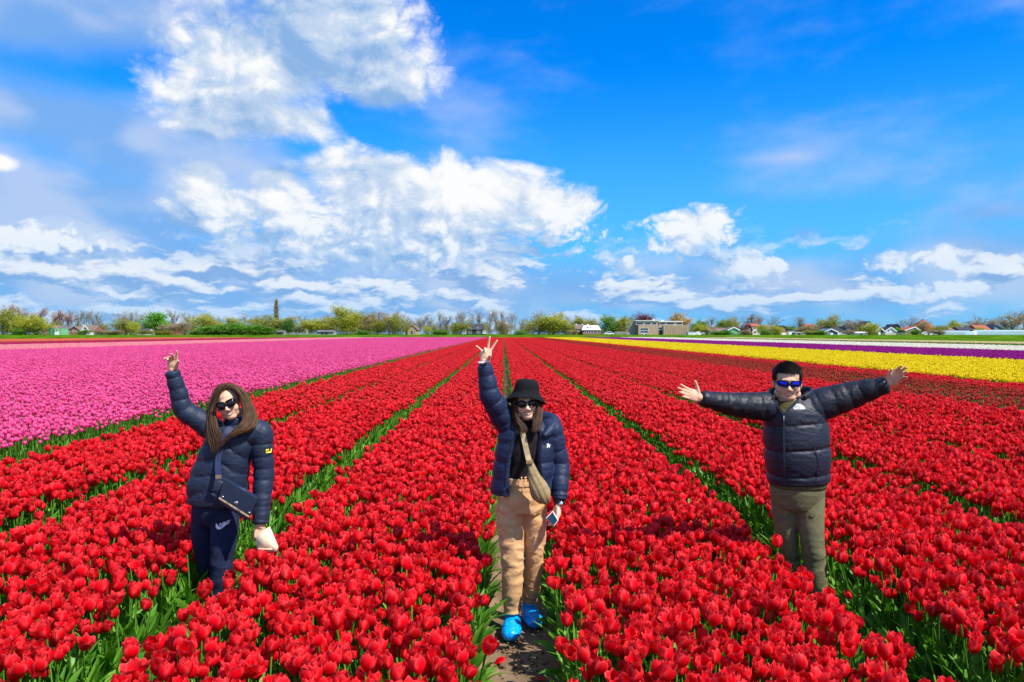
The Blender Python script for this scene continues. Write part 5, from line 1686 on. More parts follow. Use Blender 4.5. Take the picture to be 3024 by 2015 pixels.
def hand(origin, along, palm, side, curls, spreads, thumb, k=1.0):
    """five-fingered hand: origin wrist, `along` towards the fingers, `palm` the way the palm faces,
    side=+1 puts the thumb on the (along x palm) side; curls = bend per finger (index..little) for its joints"""
    a = np.array(along, float); a /= np.linalg.norm(a)
    p = np.array(palm, float); p -= a * p.dot(a); p /= np.linalg.norm(p)
    x = np.cross(a, p) * side
    o = np.array(origin, float)
    W = lambda u, v, w: o + (x * u + a * v + p * w) * k
    out = []
    out.append(tube([W(0, -0.05, 0), W(0, 0.0, 0), W(0, 0.02, 0)], [0.026 * k, 0.025 * k, 0.026 * k], 14, 0.008))
    bx = (0.029, 0.010, -0.009, -0.027); bl = (0.088, 0.092, 0.087, 0.078)
    fl = ((0.040, 0.024, 0.020), (0.044, 0.027, 0.021), (0.041, 0.025, 0.020), (0.032, 0.020, 0.018))
    rr = (0.0088, 0.0090, 0.0086, 0.0076)
    for i in range(4):
        out.append(tube([W(bx[i] * 0.55, 0.004, 0.0), W(bx[i] * 0.9, bl[i] * 0.55, 0.002), W(bx[i], bl[i], 0)], [0.0150 * k, 0.0140 * k, 0.0110 * k], 12, 0.008))
        c = np.array([bx[i], bl[i], 0.0]); ang = 0.0; pts = [W(*c)]; rad = [rr[i] * 1.12 * k]
        for j in range(3):
            ang += curls[i][j]
            d = np.array([math.sin(spreads[i]) * math.cos(ang), math.cos(spreads[i]) * math.cos(ang), math.sin(ang)])
            c = c + d * fl[i][j]; pts.append(W(*c)); rad.append(rr[i] * (1.0, 0.93, 0.80)[j] * k)
        out.append(tube(pts, rad, 10, 0.005))
    # thumb leaves the side of the palm near its base
    c = np.array([0.020, 0.022, 0.008]); pts = [W(*c)]; rad = [0.0145 * k]
    az, ang = thumb
    for L, r_, da in ((0.036, 0.0125, 0.0), (0.030, 0.0100, 0.10), (0.024, 0.0085, 0.12)):
        ang2 = ang + da
        d = np.array([math.sin(az) * math.cos(ang2), math.cos(az) * math.cos(ang2), math.sin(ang2)]); az *= 0.85
        c = c + d * L; pts.append(W(*c)); rad.append(r_ * k)
    out.append(tube(pts, rad, 10, 0.005))
    out.append(tube([W(0.012, 0.015, 0.004), W(0.0, 0.05, 0.006), W(-0.002, 0.08, 0.002)], [(0.024 * k, 0.014 * k), (0.033 * k, 0.014 * k), (0.032 * k, 0.011 * k)], 14, 0.008, front=p))
    return out


def strands(guides, n, r0, seed, jitter=0.010, seg=14, sides=4, end=0.35):
    """hair locks interpolated between neighbouring guide lines"""
    r_ = np.random.default_rng(seed)
    G = [crom(g, seg) for g in guides]
    out = []
    for i in range(n):
        f = r_.uniform(0, len(G) - 1.001); k = int(f); t = f - k
        base = G[k] * (1 - t) + G[k + 1] * t
        wob = np.cumsum(r_.normal(0, jitter * 0.45, (seg, 3)), axis=0); wob -= np.linspace(0, 1, seg)[:, None] * wob[-1] * 0.4
        off = r_.normal(0, jitter, 3)
        cut = r_.uniform(0.80, 1.0)
        C = crom(base + wob * np.linspace(0.1, 1, seg)[:, None] + off, seg)[:max(4, int(seg * cut))]
        m_ = len(C)
        rad = r0 * r_.uniform(0.6, 1.25) * np.interp(np.linspace(0, 1, m_), [0, 0.15, 0.7, 1], [0.7, 1, 0.9, end * 0.4])
        V, F = [], []
        T = np.gradient(C, axis=0); T /= np.linalg.norm(T, axis=1)[:, None] + 1e-9
        for j in range(m_):
            a = np.cross(T[j], [0.3, 1.0, 0.1]); a /= np.linalg.norm(a) + 1e-9; b_ = np.cross(T[j], a)
            for s in range(sides):
                q = s * math.tau / sides; V.append(C[j] + rad[j] * (math.cos(q) * a * 1.5 + math.sin(q) * b_ * 0.7))
        for j in range(m_ - 1):
            for s in range(sides):
                s2 = (s + 1) % sides; F.append((j * sides + s, j * sides + s2, (j + 1) * sides + s2, (j + 1) * sides + s))
        out.append((V, F))
    return out


def hair_lock(C, r):
    """one short flat tapering lock through three points"""
    V, F = [], []
    T = np.gradient(C, axis=0)
    for j, k in enumerate((1.0, 1.1, 0.25)):
        t = T[j] / (np.linalg.norm(T[j]) + 1e-9); a = np.cross(t, [0.2, 1.0, 0.3]); a /= np.linalg.norm(a) + 1e-9; b_ = np.cross(t, a)
        for q in range(3):
            w_ = q * math.tau / 3; V.append(C[j] + r * k * (math.cos(w_) * a + math.sin(w_) * b_))
    for j in range(2):
        for q in range(3): F.append((j * 3 + q, j * 3 + (q + 1) % 3, j * 3 + 3 + (q + 1) % 3, j * 3 + 3 + q))
    F.append((6, 7, 8))
    return V, F


def sunglasses(head, root, shape, lens_mat, w=0.030, h=0.022, y=-0.101, z=-0.002, thick=0.0032, wrap=0.25):
    """frame with bridge and temples; each lens a sub-part"""
    n = 28
    def outline(s, k=1.0, dy=0.0):
        P_ = []
        for i in range(n):
            t = i * math.tau / n
            e = {'round': 2.0, 'cat': 2.6, 'sport': 3.4}[shape]
            cx = math.copysign(abs(math.cos(t)) ** (2 / e), math.cos(t)); cz = math.copysign(abs(math.sin(t)) ** (2 / e), math.sin(t))
            x = w * k * cx; zz = h * k * cz
            if shape == 'cat': zz += max(0, cx) * 0.007 * k + (0.002 if cz > 0 else 0)
            if shape == 'sport': zz *= (1.0 - 0.12 * cx) ; zz += 0.004 * cx
            X = s * (0.034 + x)
            P_.append((X, y + dy + wrap * max(0, abs(X) - 0.012) ** 2 * 12, z + zz))
        return head.w(P_)
    fr = MB()
    for s in (-1, 1):
        o_ = outline(s); pts = np.vstack([o_, o_[:2]])
        seg = []
        V, F = [], []
        for j in range(n):
            a = o_[j]; b_ = o_[(j + 1) % n]
            V_, F_ = tube_rings(a, b_, thick * head.k * (1.25 if shape == 'cat' else 1), thick * head.k * (1.25 if shape == 'cat' else 1), 6); fr.add(V_, F_)
        ear = head.w([(s * 0.080, 0.012, 0.006)])[0]; hinge = o_[0 if True else 0]
        mid = head.w([(s * 0.079, -0.045, 0.004)])[0]
        fr.add(*tube([hinge, mid, ear], [0.0035 * head.k, 0.0035 * head.k, 0.0028 * head.k], 6, 0.02))
    a, b_ = head.w([(-0.008, y, z + 0.006)])[0], head.w([(0.008, y, z + 0.006)])[0]
    fr.add(*tube([a, head.w([(0, y - 0.003, z + 0.009)])[0], b_], [0.0032 * head.k] * 3, 6, 0.006))
    g = obj('sunglasses', moved(fr.mesh('sunglasses', [MAT['frame_black']]), root.location), root)
    for s in (-1, 1):
        o_ = outline(s, 0.97, 0.001); c = o_.mean(0) + (head.w([(0, -0.004, 0)]) - head.w([(0, 0, 0)]))[0]
        back = o_ + (head.w([(0, 0.003, 0)]) - head.w([(0, 0, 0)]))[0]
        V = np.vstack([o_, back, [c], [back.mean(0)]])
        F = [(i, (i + 1) % n, 2 * n) for i in range(n)] + [((i + 1) % n + n, i + n, 2 * n + 1) for i in range(n)] + [(i, i + n, (i + 1) % n + n, (i + 1) % n) for i in range(n)]
        obj('lens', moved(new_mesh('lens', V, F, [lens_mat]), root.location), g)
    return g


def text_shape(body, shear=0.0, bold=0.0):
    cu = bpy.data.curves.new('t', 'FONT'); cu.body = body; cu.shear = shear; cu.offset = bold; cu.align_x = 'LEFT'; cu.space_line = 0.8; cu.resolution_u = 3
    o = bpy.data.objects.new('t', cu); COL.objects.link(o)
    dg = bpy.context.evaluated_depsgraph_get()
    me = bpy.data.meshes.new_from_object(o.evaluated_get(dg))
    V = co(me)[:, :2].copy(); F = [tuple(p.vertices) for p in me.polygons]
    bpy.data.objects.remove(o); bpy.data.curves.remove(cu); bpy.data.meshes.remove(me)
    return V, F


SWOOSH = (np.array([(0.05, .62), (-.01, .48), (-.01, .28), (.07, .12), (.20, .05), (.36, .09), (.60, .24), (1.0, .56), (.62, .36), (.40, .28), (.27, .27), (.18, .33), (.14, .44), (.13, .54)]), [tuple(range(14))])


def tri_fan_fix(V, F):
    """split concave outlines into triangles"""
    import mathutils
    out = []
    for f in F:
        if len(f) <= 4: out.append(f); continue
        t = mathutils.geometry.tessellate_polygon([[Vector((V[i][0], V[i][1], 0)) for i in f]])
        out += [tuple(f[j] for j in q) for q in t]
    return out


def print_on(name, parent, garment_world, shapes, origin, right, up, size, mat, root, off=0.0025, label=None):
    """flat print laid on the cloth: outline shapes projected along the viewing side onto the garment"""
    V0, F0 = garment_world
    bvh = BVHTree.FromPolygons([Vector(v) for v in V0], F0)
    mb = MB()
    r_, u_ = np.array(right, float), np.array(up, float); n = np.cross(r_, u_); n /= np.linalg.norm(n)
    for V, F in shapes:
        F = tri_fan_fix(V, F)
        W = []
        for a, b_ in np.asarray(V)[:, :2]:
            p = np.array(origin) + (r_ * a + u_ * b_) * size
            hit = bvh.ray_cast(Vector(p + n * 0.3), Vector(-n))
            q = np.array(hit[0]) if hit[0] is not None else p
            W.append(q + n * off)
        mb.add(W, F)
    me = mb.mesh(name, [mat], False)
    o = obj(name, moved(me, root.location), parent)
    if label: o['label'] = label
    return o


def mesh_world(me, root): return co(me) + np.array(root.location), [tuple(p.vertices) for p in me.polygons]


def quilt(s, th, width):
    """one stuffed baffle: tight seam, round pad, gathers running out of the seam"""
    ph = abs(math.sin(math.pi * s / width))
    g = 0.16 * (1 - ph) ** 1.2 * math.sin(th * 19 + 5 * math.sin(s * 31) + 3 * math.sin(th * 7 + s * 11))
    return ph ** 0.28 - 0.82 + g


def baffle(width, amp, start=0.0, sharp=0.5):
    def f(s, th, L): return amp * quilt(s + start, th, width)
    return f


def cut_faces(me, test):
    """opens a garment where test(centre) holds"""
    import bmesh
    bm = bmesh.new(); bm.from_mesh(me)
    dead = [f for f in bm.faces if test(f.calc_center_median())]
    bmesh.ops.delete(bm, geom=dead, context='FACES')
    bm.to_mesh(me); bm.free(); me.update()


def in_poly(x, y, poly):
    c = False; j = len(poly) - 1
    for i in range(len(poly)):
        if (poly[i][1] > y) != (poly[j][1] > y) and x < (poly[j][0] - poly[i][0]) * (y - poly[i][1]) / (poly[j][1] - poly[i][1]) + poly[i][0]: c = not c
        j = i
    return c


def pixel_of(p):
    v = Matrix.Rotation(-PITCH, 3, 'X') @ (Matrix.Rotation(YAW, 3, 'Z') @ (Vector(p) - Vector((0, 0, CAM_H))))
    return 1512 + v.x / v.y * FPX, 1007.5 - v.z / v.y * FPX


def shoe_cover(ank, toe, root, heel=0.055, name='shoe_cover', mat='plastic_blue'):
    """plastic overshoe gathered round the ankle"""
    d = toe - ank; d[2] = 0; L = np.linalg.norm(d); d /= L
    z0 = 0.0
    g = lambda t, z: np.array([ank[0], ank[1], 0]) + d * t + np.array([0, 0, z])
    pcs = [tube([g(-heel, 0.045), g(0.02, 0.05), g(L * 0.6, 0.045), g(L, 0.035)], [(0.046, 0.043), (0.055, 0.050), (0.064, 0.046), (0.052, 0.035)], 20, 0.01, front=np.array([0, 0, 1.0])),
           tube([g(-0.005, 0.05), g(-0.01, 0.10), g(-0.012, 0.135)], [(0.047, 0.05), (0.046, 0.05), (0.040, 0.044)], 18, 0.01)]
    me = unite(name, pcs, 0.006, 2, [MAT[mat]])
    displace(me, lambda V: folds(V, (38, 38, 14), 0.007, 3.0, 1.5))
    V = co(me); V[:, 2] = np.maximum(V[:, 2], 0.006); set_co(me, V)
    return obj(name, moved(me, root.location), root)


def surface_finder(jw, D, back=0.14):
    """point of a garment seen at a photograph pixel, lifted a little towards the viewer"""
    bv = BVHTree.FromPolygons([Vector(v) for v in jw[0]], jw[1])
    o = Vector((0, 0, CAM_H))
    def f(px, py, lift=0.006):
        d = (P(px, py, D) - o).normalized()
        hit = bv.ray_cast(o, d)
        return np.array(hit[0] - d * lift) if hit[0] is not None else A(px, py, D - back)
    return f


# ------------------------------------------------------------------ woman with the shoulder bag (left)
def woman_left():
    D = 4.95
    root = empty('person', (-1.90, D, 0.0))
    tag(root, 'woman in navy quilted jacket and sunglasses, one arm raised, wearing a shoulder bag', 'person')
    h = Head(A(677, 1190, D - 0.02), R(17), R(6), R(4), 0.98, 1.0)
    sL, eL, wL = A(628, 1268, D), A(543, 1210, D - 0.05), A(509, 1100, D - 0.10)
    sR, eR, wR = A(768, 1275, D + 0.02), A(779, 1393, D + 0.03), A(769, 1543, D - 0.05)
    hipc = A(640, 1480, D + 0.02); chest = A(690, 1310, D + 0.01); neck = A(695, 1258, D + 0.03)
    kR, aR = A(655, 1650, D - 0.05), A(643, 1803, D - 0.02)
    kL, aL = A(608, 1640, D + 0.05), A(636, 1785, D + 0.13)
    aR[2] = max(aR[2], 0.09); aL[2] = max(aL[2], 0.09)
    # ---- body
    pcs = h.pieces()
    pcs.append(tube([hipc, A(660, 1400, D + .02), chest, neck], [(0.11, 0.07), (0.105, 0.08), (0.13, 0.09), (0.06, 0.055)], 20, 0.02))
    for s, e, w in ((sL, eL, wL), (sR, eR, wR)):
        pcs.append(tube([chest, s, 0.5 * (s + e), e, 0.5 * (e + w), w], [0.06, 0.05, 0.042, 0.036, 0.034, 0.025], 14, 0.015))
    for hp, k, a in ((A(662, 1500, D), kR, aR), (A(612, 1500, D + .03), kL, aL)):
        pcs.append(tube([hp, 0.5 * (hp + k), k, 0.5 * (k + a), a], [0.055, 0.055, 0.045, 0.044, 0.035], 16, 0.02))
        pcs.append(tube([a + np.array([0, 0.05, -0.05]), a + np.array([0, -0.05, -0.055]), a + np.array([0, -0.14, -0.065])], [0.03, 0.032, 0.022], 12, 0.015))
    # raised hand, palm to the camera, fingers loosely open and bent
    al = A(511, 1046, D - 0.13) - wL
    pcs += hand(wL + al * 0.06, al, (0.10, -1, 0.1), 1, [(0.10, 0.15, 0.1), (0.45, 0.5, 0.3), (0.75, 0.8, 0.4), (0.55, 0.6, 0.4)], [0.02, -0.10, -0.25, -0.55], (0.45, 0.25), 0.87)
    al2 = A(766, 1592, D - 0.07) - wR
    pcs += hand(wR + al2 * 0.12, al2, (-0.35, 0.9, 0), -1, [(0.9, 1.1, 0.6), (1.0, 1.1, 0.6), (1.0, 1.1, 0.6), (1.0, 1.1, 0.6)], [0.05, 0.0, -0.04, -0.1], (0.35, 0.7), 0.92)
    me = unite('body', pcs, 0.0042, 2, [MAT['skin_a']])
    bo = obj('body', moved(me, root.location), root)
    h.features(bo, me, root, 0.0046)
    # ---- jacket
    def diag(s, th, L):
        # slanting quilt lines that meet in a chevron at the front
        return 0.015 * quilt(s + 0.07 * abs(math.cos(th)) * (1 if math.sin(th) > 0 else 0.3), th, 0.105)
    tor = tube([A(641, 1484, D + .02), A(645, 1435, D + .02), A(655, 1388, D + .02), A(672, 1330, D + .015), A(688, 1285, D + .02), A(696, 1262, D + .03), A(697, 1250, D + .035)],
               [(0.186, 0.150), (0.196, 0.156), (0.178, 0.146), (0.160, 0.132), (0.156, 0.120), (0.108, 0.092), (0.066, 0.066)], 48, 0.008, 2.3, diag, 0.15)
    arm1 = tube([0.45 * chest + 0.55 * sL, sL, 0.5 * (sL + eL), eL, 0.5 * (eL + wL), wL], [0.080, 0.080, 0.072, 0.064, 0.054, 0.046], 28, 0.007, 2.0, baffle(0.075, 0.010), 0.3)
    arm2 = tube([0.45 * chest + 0.55 * sR, sR, 0.5 * (sR + eR), eR, 0.5 * (eR + wR), wR], [0.080, 0.078, 0.072, 0.068, 0.061, 0.052], 28, 0.007, 2.0, baffle(0.085, 0.010), 0.3)
    jm = unite('jacket', [tor, arm1, arm2], 0.005, 0, [MAT['nylon_navy']])
    displace(jm, lambda V: folds(V, (9, 9, 30), 0.004, 1.0))
    jk = obj('jacket', moved(jm, root.location), root)
    jw = mesh_world(jm, root)
    cm = unite('collar', [tube([A(697, 1262, D + .03), A(699, 1243, D + .025), A(701, 1228, D + .02)], [(0.082, 0.084), (0.078, 0.082), (0.074, 0.078)], 30, 0.008, 2.0, baffle(0.035, 0.006), 0.1)], 0.006, 1, [MAT['nylon_navy']])
    obj('collar', moved(cm, root.location), jk)
    b_ = MB(); b_.add(*ellip(A(683, 1279, D - 0.125), (0.008, 0.005, 0.008))); obj('snap_button', moved(b_.mesh('snap_button', [MAT['gold']]), root.location), jk)
    # sleeve badge
    e = (1, 0, 0), (0, 0, 1)
    sq = (np.array([(0, 0), (1, 0), (1, 1), (0, 1)]), [(0, 1, 2, 3)])
    o0 = A(791, 1336, D)
    k = print_on('sleeve_badge', jk, jw, [sq], o0, (1, 0, 0), (0, 0, 1), 0.026, MAT['yellow_badge'], root, 0.010)
    print_on('badge_stripe', jk, jw, [(np.array([(0.12, .42), (.88, .42), (.88, .6), (.12, .6)]), [(0, 1, 2, 3)])], o0, (1, 0, 0), (0, 0, 1), 0.026, MAT['black_print'], root, 0.0115)
    # ---- trousers
    pc = [tube([A(640, 1462, D + .02), A(638, 1500, D + .02), A(636, 1528, D + .02)], [(0.155, 0.13), (0.155, 0.13), (0.14, 0.115)], 30, 0.012)]
    pc.append(tube([A(664, 1500, D), A(663, 1570, D - .03), kR, A(652, 1715, D - .04), aR + np.array([0, 0, 0.0])], [0.096, 0.088, 0.074, 0.070, 0.058], 26, 0.012))
    pc.append(tube([A(607, 1500, D + .04), A(603, 1570, D + .05), kL, A(622, 1710, D + .09), aL], [0.090, 0.083, 0.070, 0.066, 0.056], 26, 0.012))
    tm = unite('trousers', pc, 0.006, 3, [MAT['sweat_navy']])
    displace(tm, lambda V: folds(V + 0.05 * fbm(V * 5, 2)[:, None], (6, 6, 13), 0.010, 4.0, 1.4) * np.clip(1.15 - np.abs(V[:, 2] - 0.32) / 0.35, 0.25, 1))
    tr = obj('trousers', moved(tm, root.location), root)
    tw = mesh_world(tm, root)
    o1 = A(643, 1566, D - 0.1)
    ri, up = np.array((0.96, 0, 0.26)), np.array((-0.26, 0, 0.96))
    print_on('emblem', tr, tw, [(SWOOSH[0] * np.array([1, 0.75]), SWOOSH[1])], o1, ri, up, 0.098, MAT['white_print'], root)
    Vt, Ft = text_shape('NIKE', 0.3, 0.03)
    print_on('lettering', tr, tw, [(Vt / max(Vt[:, 0].max(), 1e-6), Ft)], A(650, 1553.5, D - .1), ri, up, 0.066, MAT['white_print'], root, 0.003)
    # ---- hair
    g = [[A(668, 1142, D + .08), A(645, 1148, D + .08), A(624, 1185, D + .05), A(610, 1245, D - .00), A(616, 1300, D - .08), A(628, 1335, D - .13)],
         [A(667, 1136, D + .02), A(643, 1148, D + .01), A(623, 1195, D - .02), A(612, 1255, D - .08), A(618, 1310, D - .13), A(634, 1348, D - .15)],
         [A(666, 1135, D - .03), A(644, 1150, D - .05), A(628, 1198, D - .06), A(620, 1255, D - .10), A(630, 1308, D - .14), A(639, 1352, D - .155)],
         [A(666, 1138, D - .06), A(647, 1154, D - .075), A(632, 1200, D - .07), A(630, 1252, D - .105), A(644, 1300, D - .145), A(643, 1345, D - .155)],
         [A(667, 1142, D - .075), A(650, 1158, D - .086), A(636, 1202, D - .078), A(640, 1256, D - .11), A(656, 1292, D - .145), A(648, 1332, D - .155)]]
    g2 = [[A(669, 1142, D - .07), A(700, 1154, D - .085), A(715, 1190, D - .068), A(719, 1236, D - .085), A(698, 1268, D - .13), A(665, 1300, D - .15), A(648, 1335, D - .155)],
          [A(670, 1137, D - .04), A(706, 1152, D - .06), A(728, 1196, D - .05), A(733, 1243, D - .08), A(714, 1270, D - .13), A(688, 1284, D - .145), A(664, 1302, D - .15)],
          [A(671, 1135, D + .0), A(712, 1154, D - .01), A(742, 1206, D - .02), A(750, 1246, D - .07), A(733, 1268, D - .12), A(710, 1276, D - .135), A(690, 1284, D - .14)],
          [A(672, 1138, D + .06), A(716, 1158, D + .05), A(748, 1206, D + .03), A(757, 1240, D - .01), A(750, 1262, D - .06), A(734, 1272, D - .11), A(718, 1276, D - .13)]]
    mb = MB()
    cap = ellip((0, 0.020, 0.034), (0.080, 0.094, 0.086)); V = np.array(cap[0])
    keep = lambda q: (q[1] > -0.062 + 0.9 * max(0, 0.085 - q[2]) if q[2] > 0.02 else q[1] > 0.0)
    ok = [keep(q) for q in V]; F = [f for f in cap[1] if all(ok[i] for i in f)]
    mb.add(h.w(V), F, 0)
    for V_, F_ in strands(g, 760, 0.0026, 1, 0.0030): mb.add(V_, F_, 0)
    for V_, F_ in strands(g2, 720, 0.0026, 2, 0.0030): mb.add(V_, F_, 0)
    for V_, F_ in strands(g, 110, 0.0020, 3, 0.0045): mb.add(V_, F_, 1)
    for V_, F_ in strands(g2, 220, 0.0020, 4, 0.0045): mb.add(V_, F_, 1)
    for V_, F_ in strands(g, 14, .0008, 31, .010) + strands(g2, 16, .0008, 32, .010): mb.add(V_, F_, 1)
    obj('hair', moved(mb.mesh('hair', [MAT['hair_brown'], MAT['hair_brown2']]), root.location), root)
    sunglasses(h, root, 'cat', MAT['lens_dark'], 0.031, 0.025)
    for a, t in ((aR, aR + np.array([0.0, -0.17, 0])), (aL, aL + np.array([-0.03, -0.16, 0]))): shoe_cover(a, t, root, name='shoe', mat='nylon_black')

    # ---- shoulder bag (a thing of its own)
    Yb = D - 0.235
    q = [A(662, 1417, Yb), A(758, 1474, Yb - .02), A(736, 1530, Yb - .02), A(645, 1473, Yb)]       # flap: upper left, upper right, lower right, lower left
    bag = empty('shoulder_bag', tuple(0.25 * sum(q) + np.array([0, 0.04, -0.05])))
    tag(bag, 'boxy navy leather shoulder bag with metal trim hanging before the left woman', 'bag')
    dep = np.array([-0.03, 0.085, 0.0])
    def slab(c4, d, mat, name, par, bev=0.0):
        V = [c for c in c4] + [c + d for c in c4]
        m = MB(); m.add(V, [(0, 3, 2, 1), (4, 5, 6, 7), (0, 1, 5, 4), (1, 2, 6, 5), (2, 3, 7, 6), (3, 0, 4, 7)])
        o = obj(name, moved(m.mesh(name, [mat], False), bag.location), par)
        if bev:
            md = o.modifiers.new('edge', 'BEVEL'); md.width = bev; md.segments = 2
        return o
    dn = (q[3] - q[0]); dn /= np.linalg.norm(dn)
    rt = (q[1] - q[0]); rt /= np.linalg.norm(rt)
    back = np.array([0, 0.012, 0])
    body_q = [q[0] + back, q[1] + back, q[2] + back + dn * 0.028 - rt * 0.01, q[3] + back + dn * 0.028 + rt * 0.01]
    slab(body_q, dep, MAT['bag_navy'], 'pouch', bag, 0.006)
    slab([q[0] - rt * .003 - dn * .004, q[1] + rt * .003 - dn * .004, q[2], q[3]], np.array([0, 0.010, 0]), MAT['bag_navy'], 'flap', bag, 0.003)
    ed = [q[3] - dn * 0.012 + FRONT * .003, q[2] - dn * 0.012 + FRONT * .003, q[2] - dn * .001 + FRONT * .003, q[3] - dn * .001 + FRONT * .003]
    for a0, a1 in ((0.01, .13), (.14, .25), (.265, .285), (.30, .32), (.34, .46), (.47, .60), (.62, .64), (.655, .675), (.70, .84), (.85, .99)):
        slab([ed[0] + (ed[1] - ed[0]) * a0, ed[0] + (ed[1] - ed[0]) * a1, ed[3] + (ed[2] - ed[3]) * a1, ed[3] + (ed[2] - ed[3]) * a0], np.array([0, .003, 0]), MAT['gold'], 'metal_bar', bag)
    for u, v, r_ in ((0.10, 0.80, .006), (.92, .80, .006), (.50, .72, .012)):
        c = q[0] + (q[1] - q[0]) * u + (q[3] - q[0]) * v + FRONT * 0.002
        m = MB(); m.add(*ellip(c, (r_, .004, r_))); obj('stud', moved(m.mesh('stud', [MAT['metal']]), bag.location), bag)
    def band(path, wd, mat, name, par, org, th=0.004, lift=0.006):
        C = crom(path, 26); V, F = [], []
        T = np.gradient(C, axis=0); T /= np.linalg.norm(T, axis=1)[:, None]
        for i in range(len(C)):
            side = np.cross(T[i], FRONT); side /= np.linalg.norm(side) + 1e-9
            for k_, d_ in ((-1, 0), (1, 0), (1, th), (-1, th)): V.append(C[i] + side * wd / 2 * k_ + np.array([0, d_, 0]))
        for i in range(len(C) - 1):
            for k_ in range(4): F.append((i * 4 + k_, i * 4 + (k_ + 1) % 4, i * 4 + 4 + (k_ + 1) % 4, i * 4 + 4 + k_))
        F += [(3, 2, 1, 0), tuple(len(V) - 4 + j for j in range(4))]
        return obj(name, moved(new_mesh(name, V, F, [mat], False), org), par)
    on_jacket = surface_finder(jw, D)
    st = band([q[0] + np.array([-.008, .03, .0]), A(646, 1405, Yb + .03), on_jacket(643, 1372, .03), on_jacket(647, 1340, .012), on_jacket(656, 1310, .012), on_jacket(668, 1282, .012), on_jacket(682, 1262, .012)], 0.038, MAT['strap_navy'], 'strap', bag, bag.location)
    m = MB(); m.box(-.019, .019, -.006, .004, -.012, .012); V = m.V[0] + A(646, 1408, Yb + .03); m.V = [V]
    obj('buckle', moved(m.mesh('buckle', [MAT['metal']], False), bag.location), bag)
    # ---- cream pouch in the lowered hand
    Yp = D - 0.10
    pts = [(795, 1556), (808, 1586), (821, 1617), (815, 1630), (788, 1632), (760, 1629), (755, 1588), (768, 1574)]
    pouch = empty('cloth_pouch', tuple(A(790, 1600, Yp)))
    tag(pouch, 'cream folded cloth pouch held in the lowered hand of the left woman', 'pouch')
    V = [A(x, y, Yp - .012 + .008 * math.sin(i * 1.7)) for i, (x, y) in enumerate(pts)]
    n = len(V); V += [v + np.array([0, 0.014, 0]) for v in V]
    cf, cb = np.mean(V[:n], 0) + FRONT * 0.002, np.mean(V[n:], 0) - FRONT * 0.002
    V += [cf, cb]
    F = [(i, (i + 1) % n, 2 * n) for i in range(n)] + [((i + 1) % n + n, i + n, 2 * n + 1) for i in range(n)] + [(i, i + n, (i + 1) % n + n, (i + 1) % n) for i in range(n)]
    obj('pouch_body', moved(new_mesh('pouch_body', V, F, [MAT['paper']]), pouch.location), pouch)
    e0, e1 = A(762, 1621, Yp - .018), A(817, 1622, Yp - .014)
    band([e0, 0.5 * (e0 + e1) + FRONT * .004, e1], 0.008, MAT['paper'], 'hem', pouch, pouch.location)
    return band
band = woman_left()


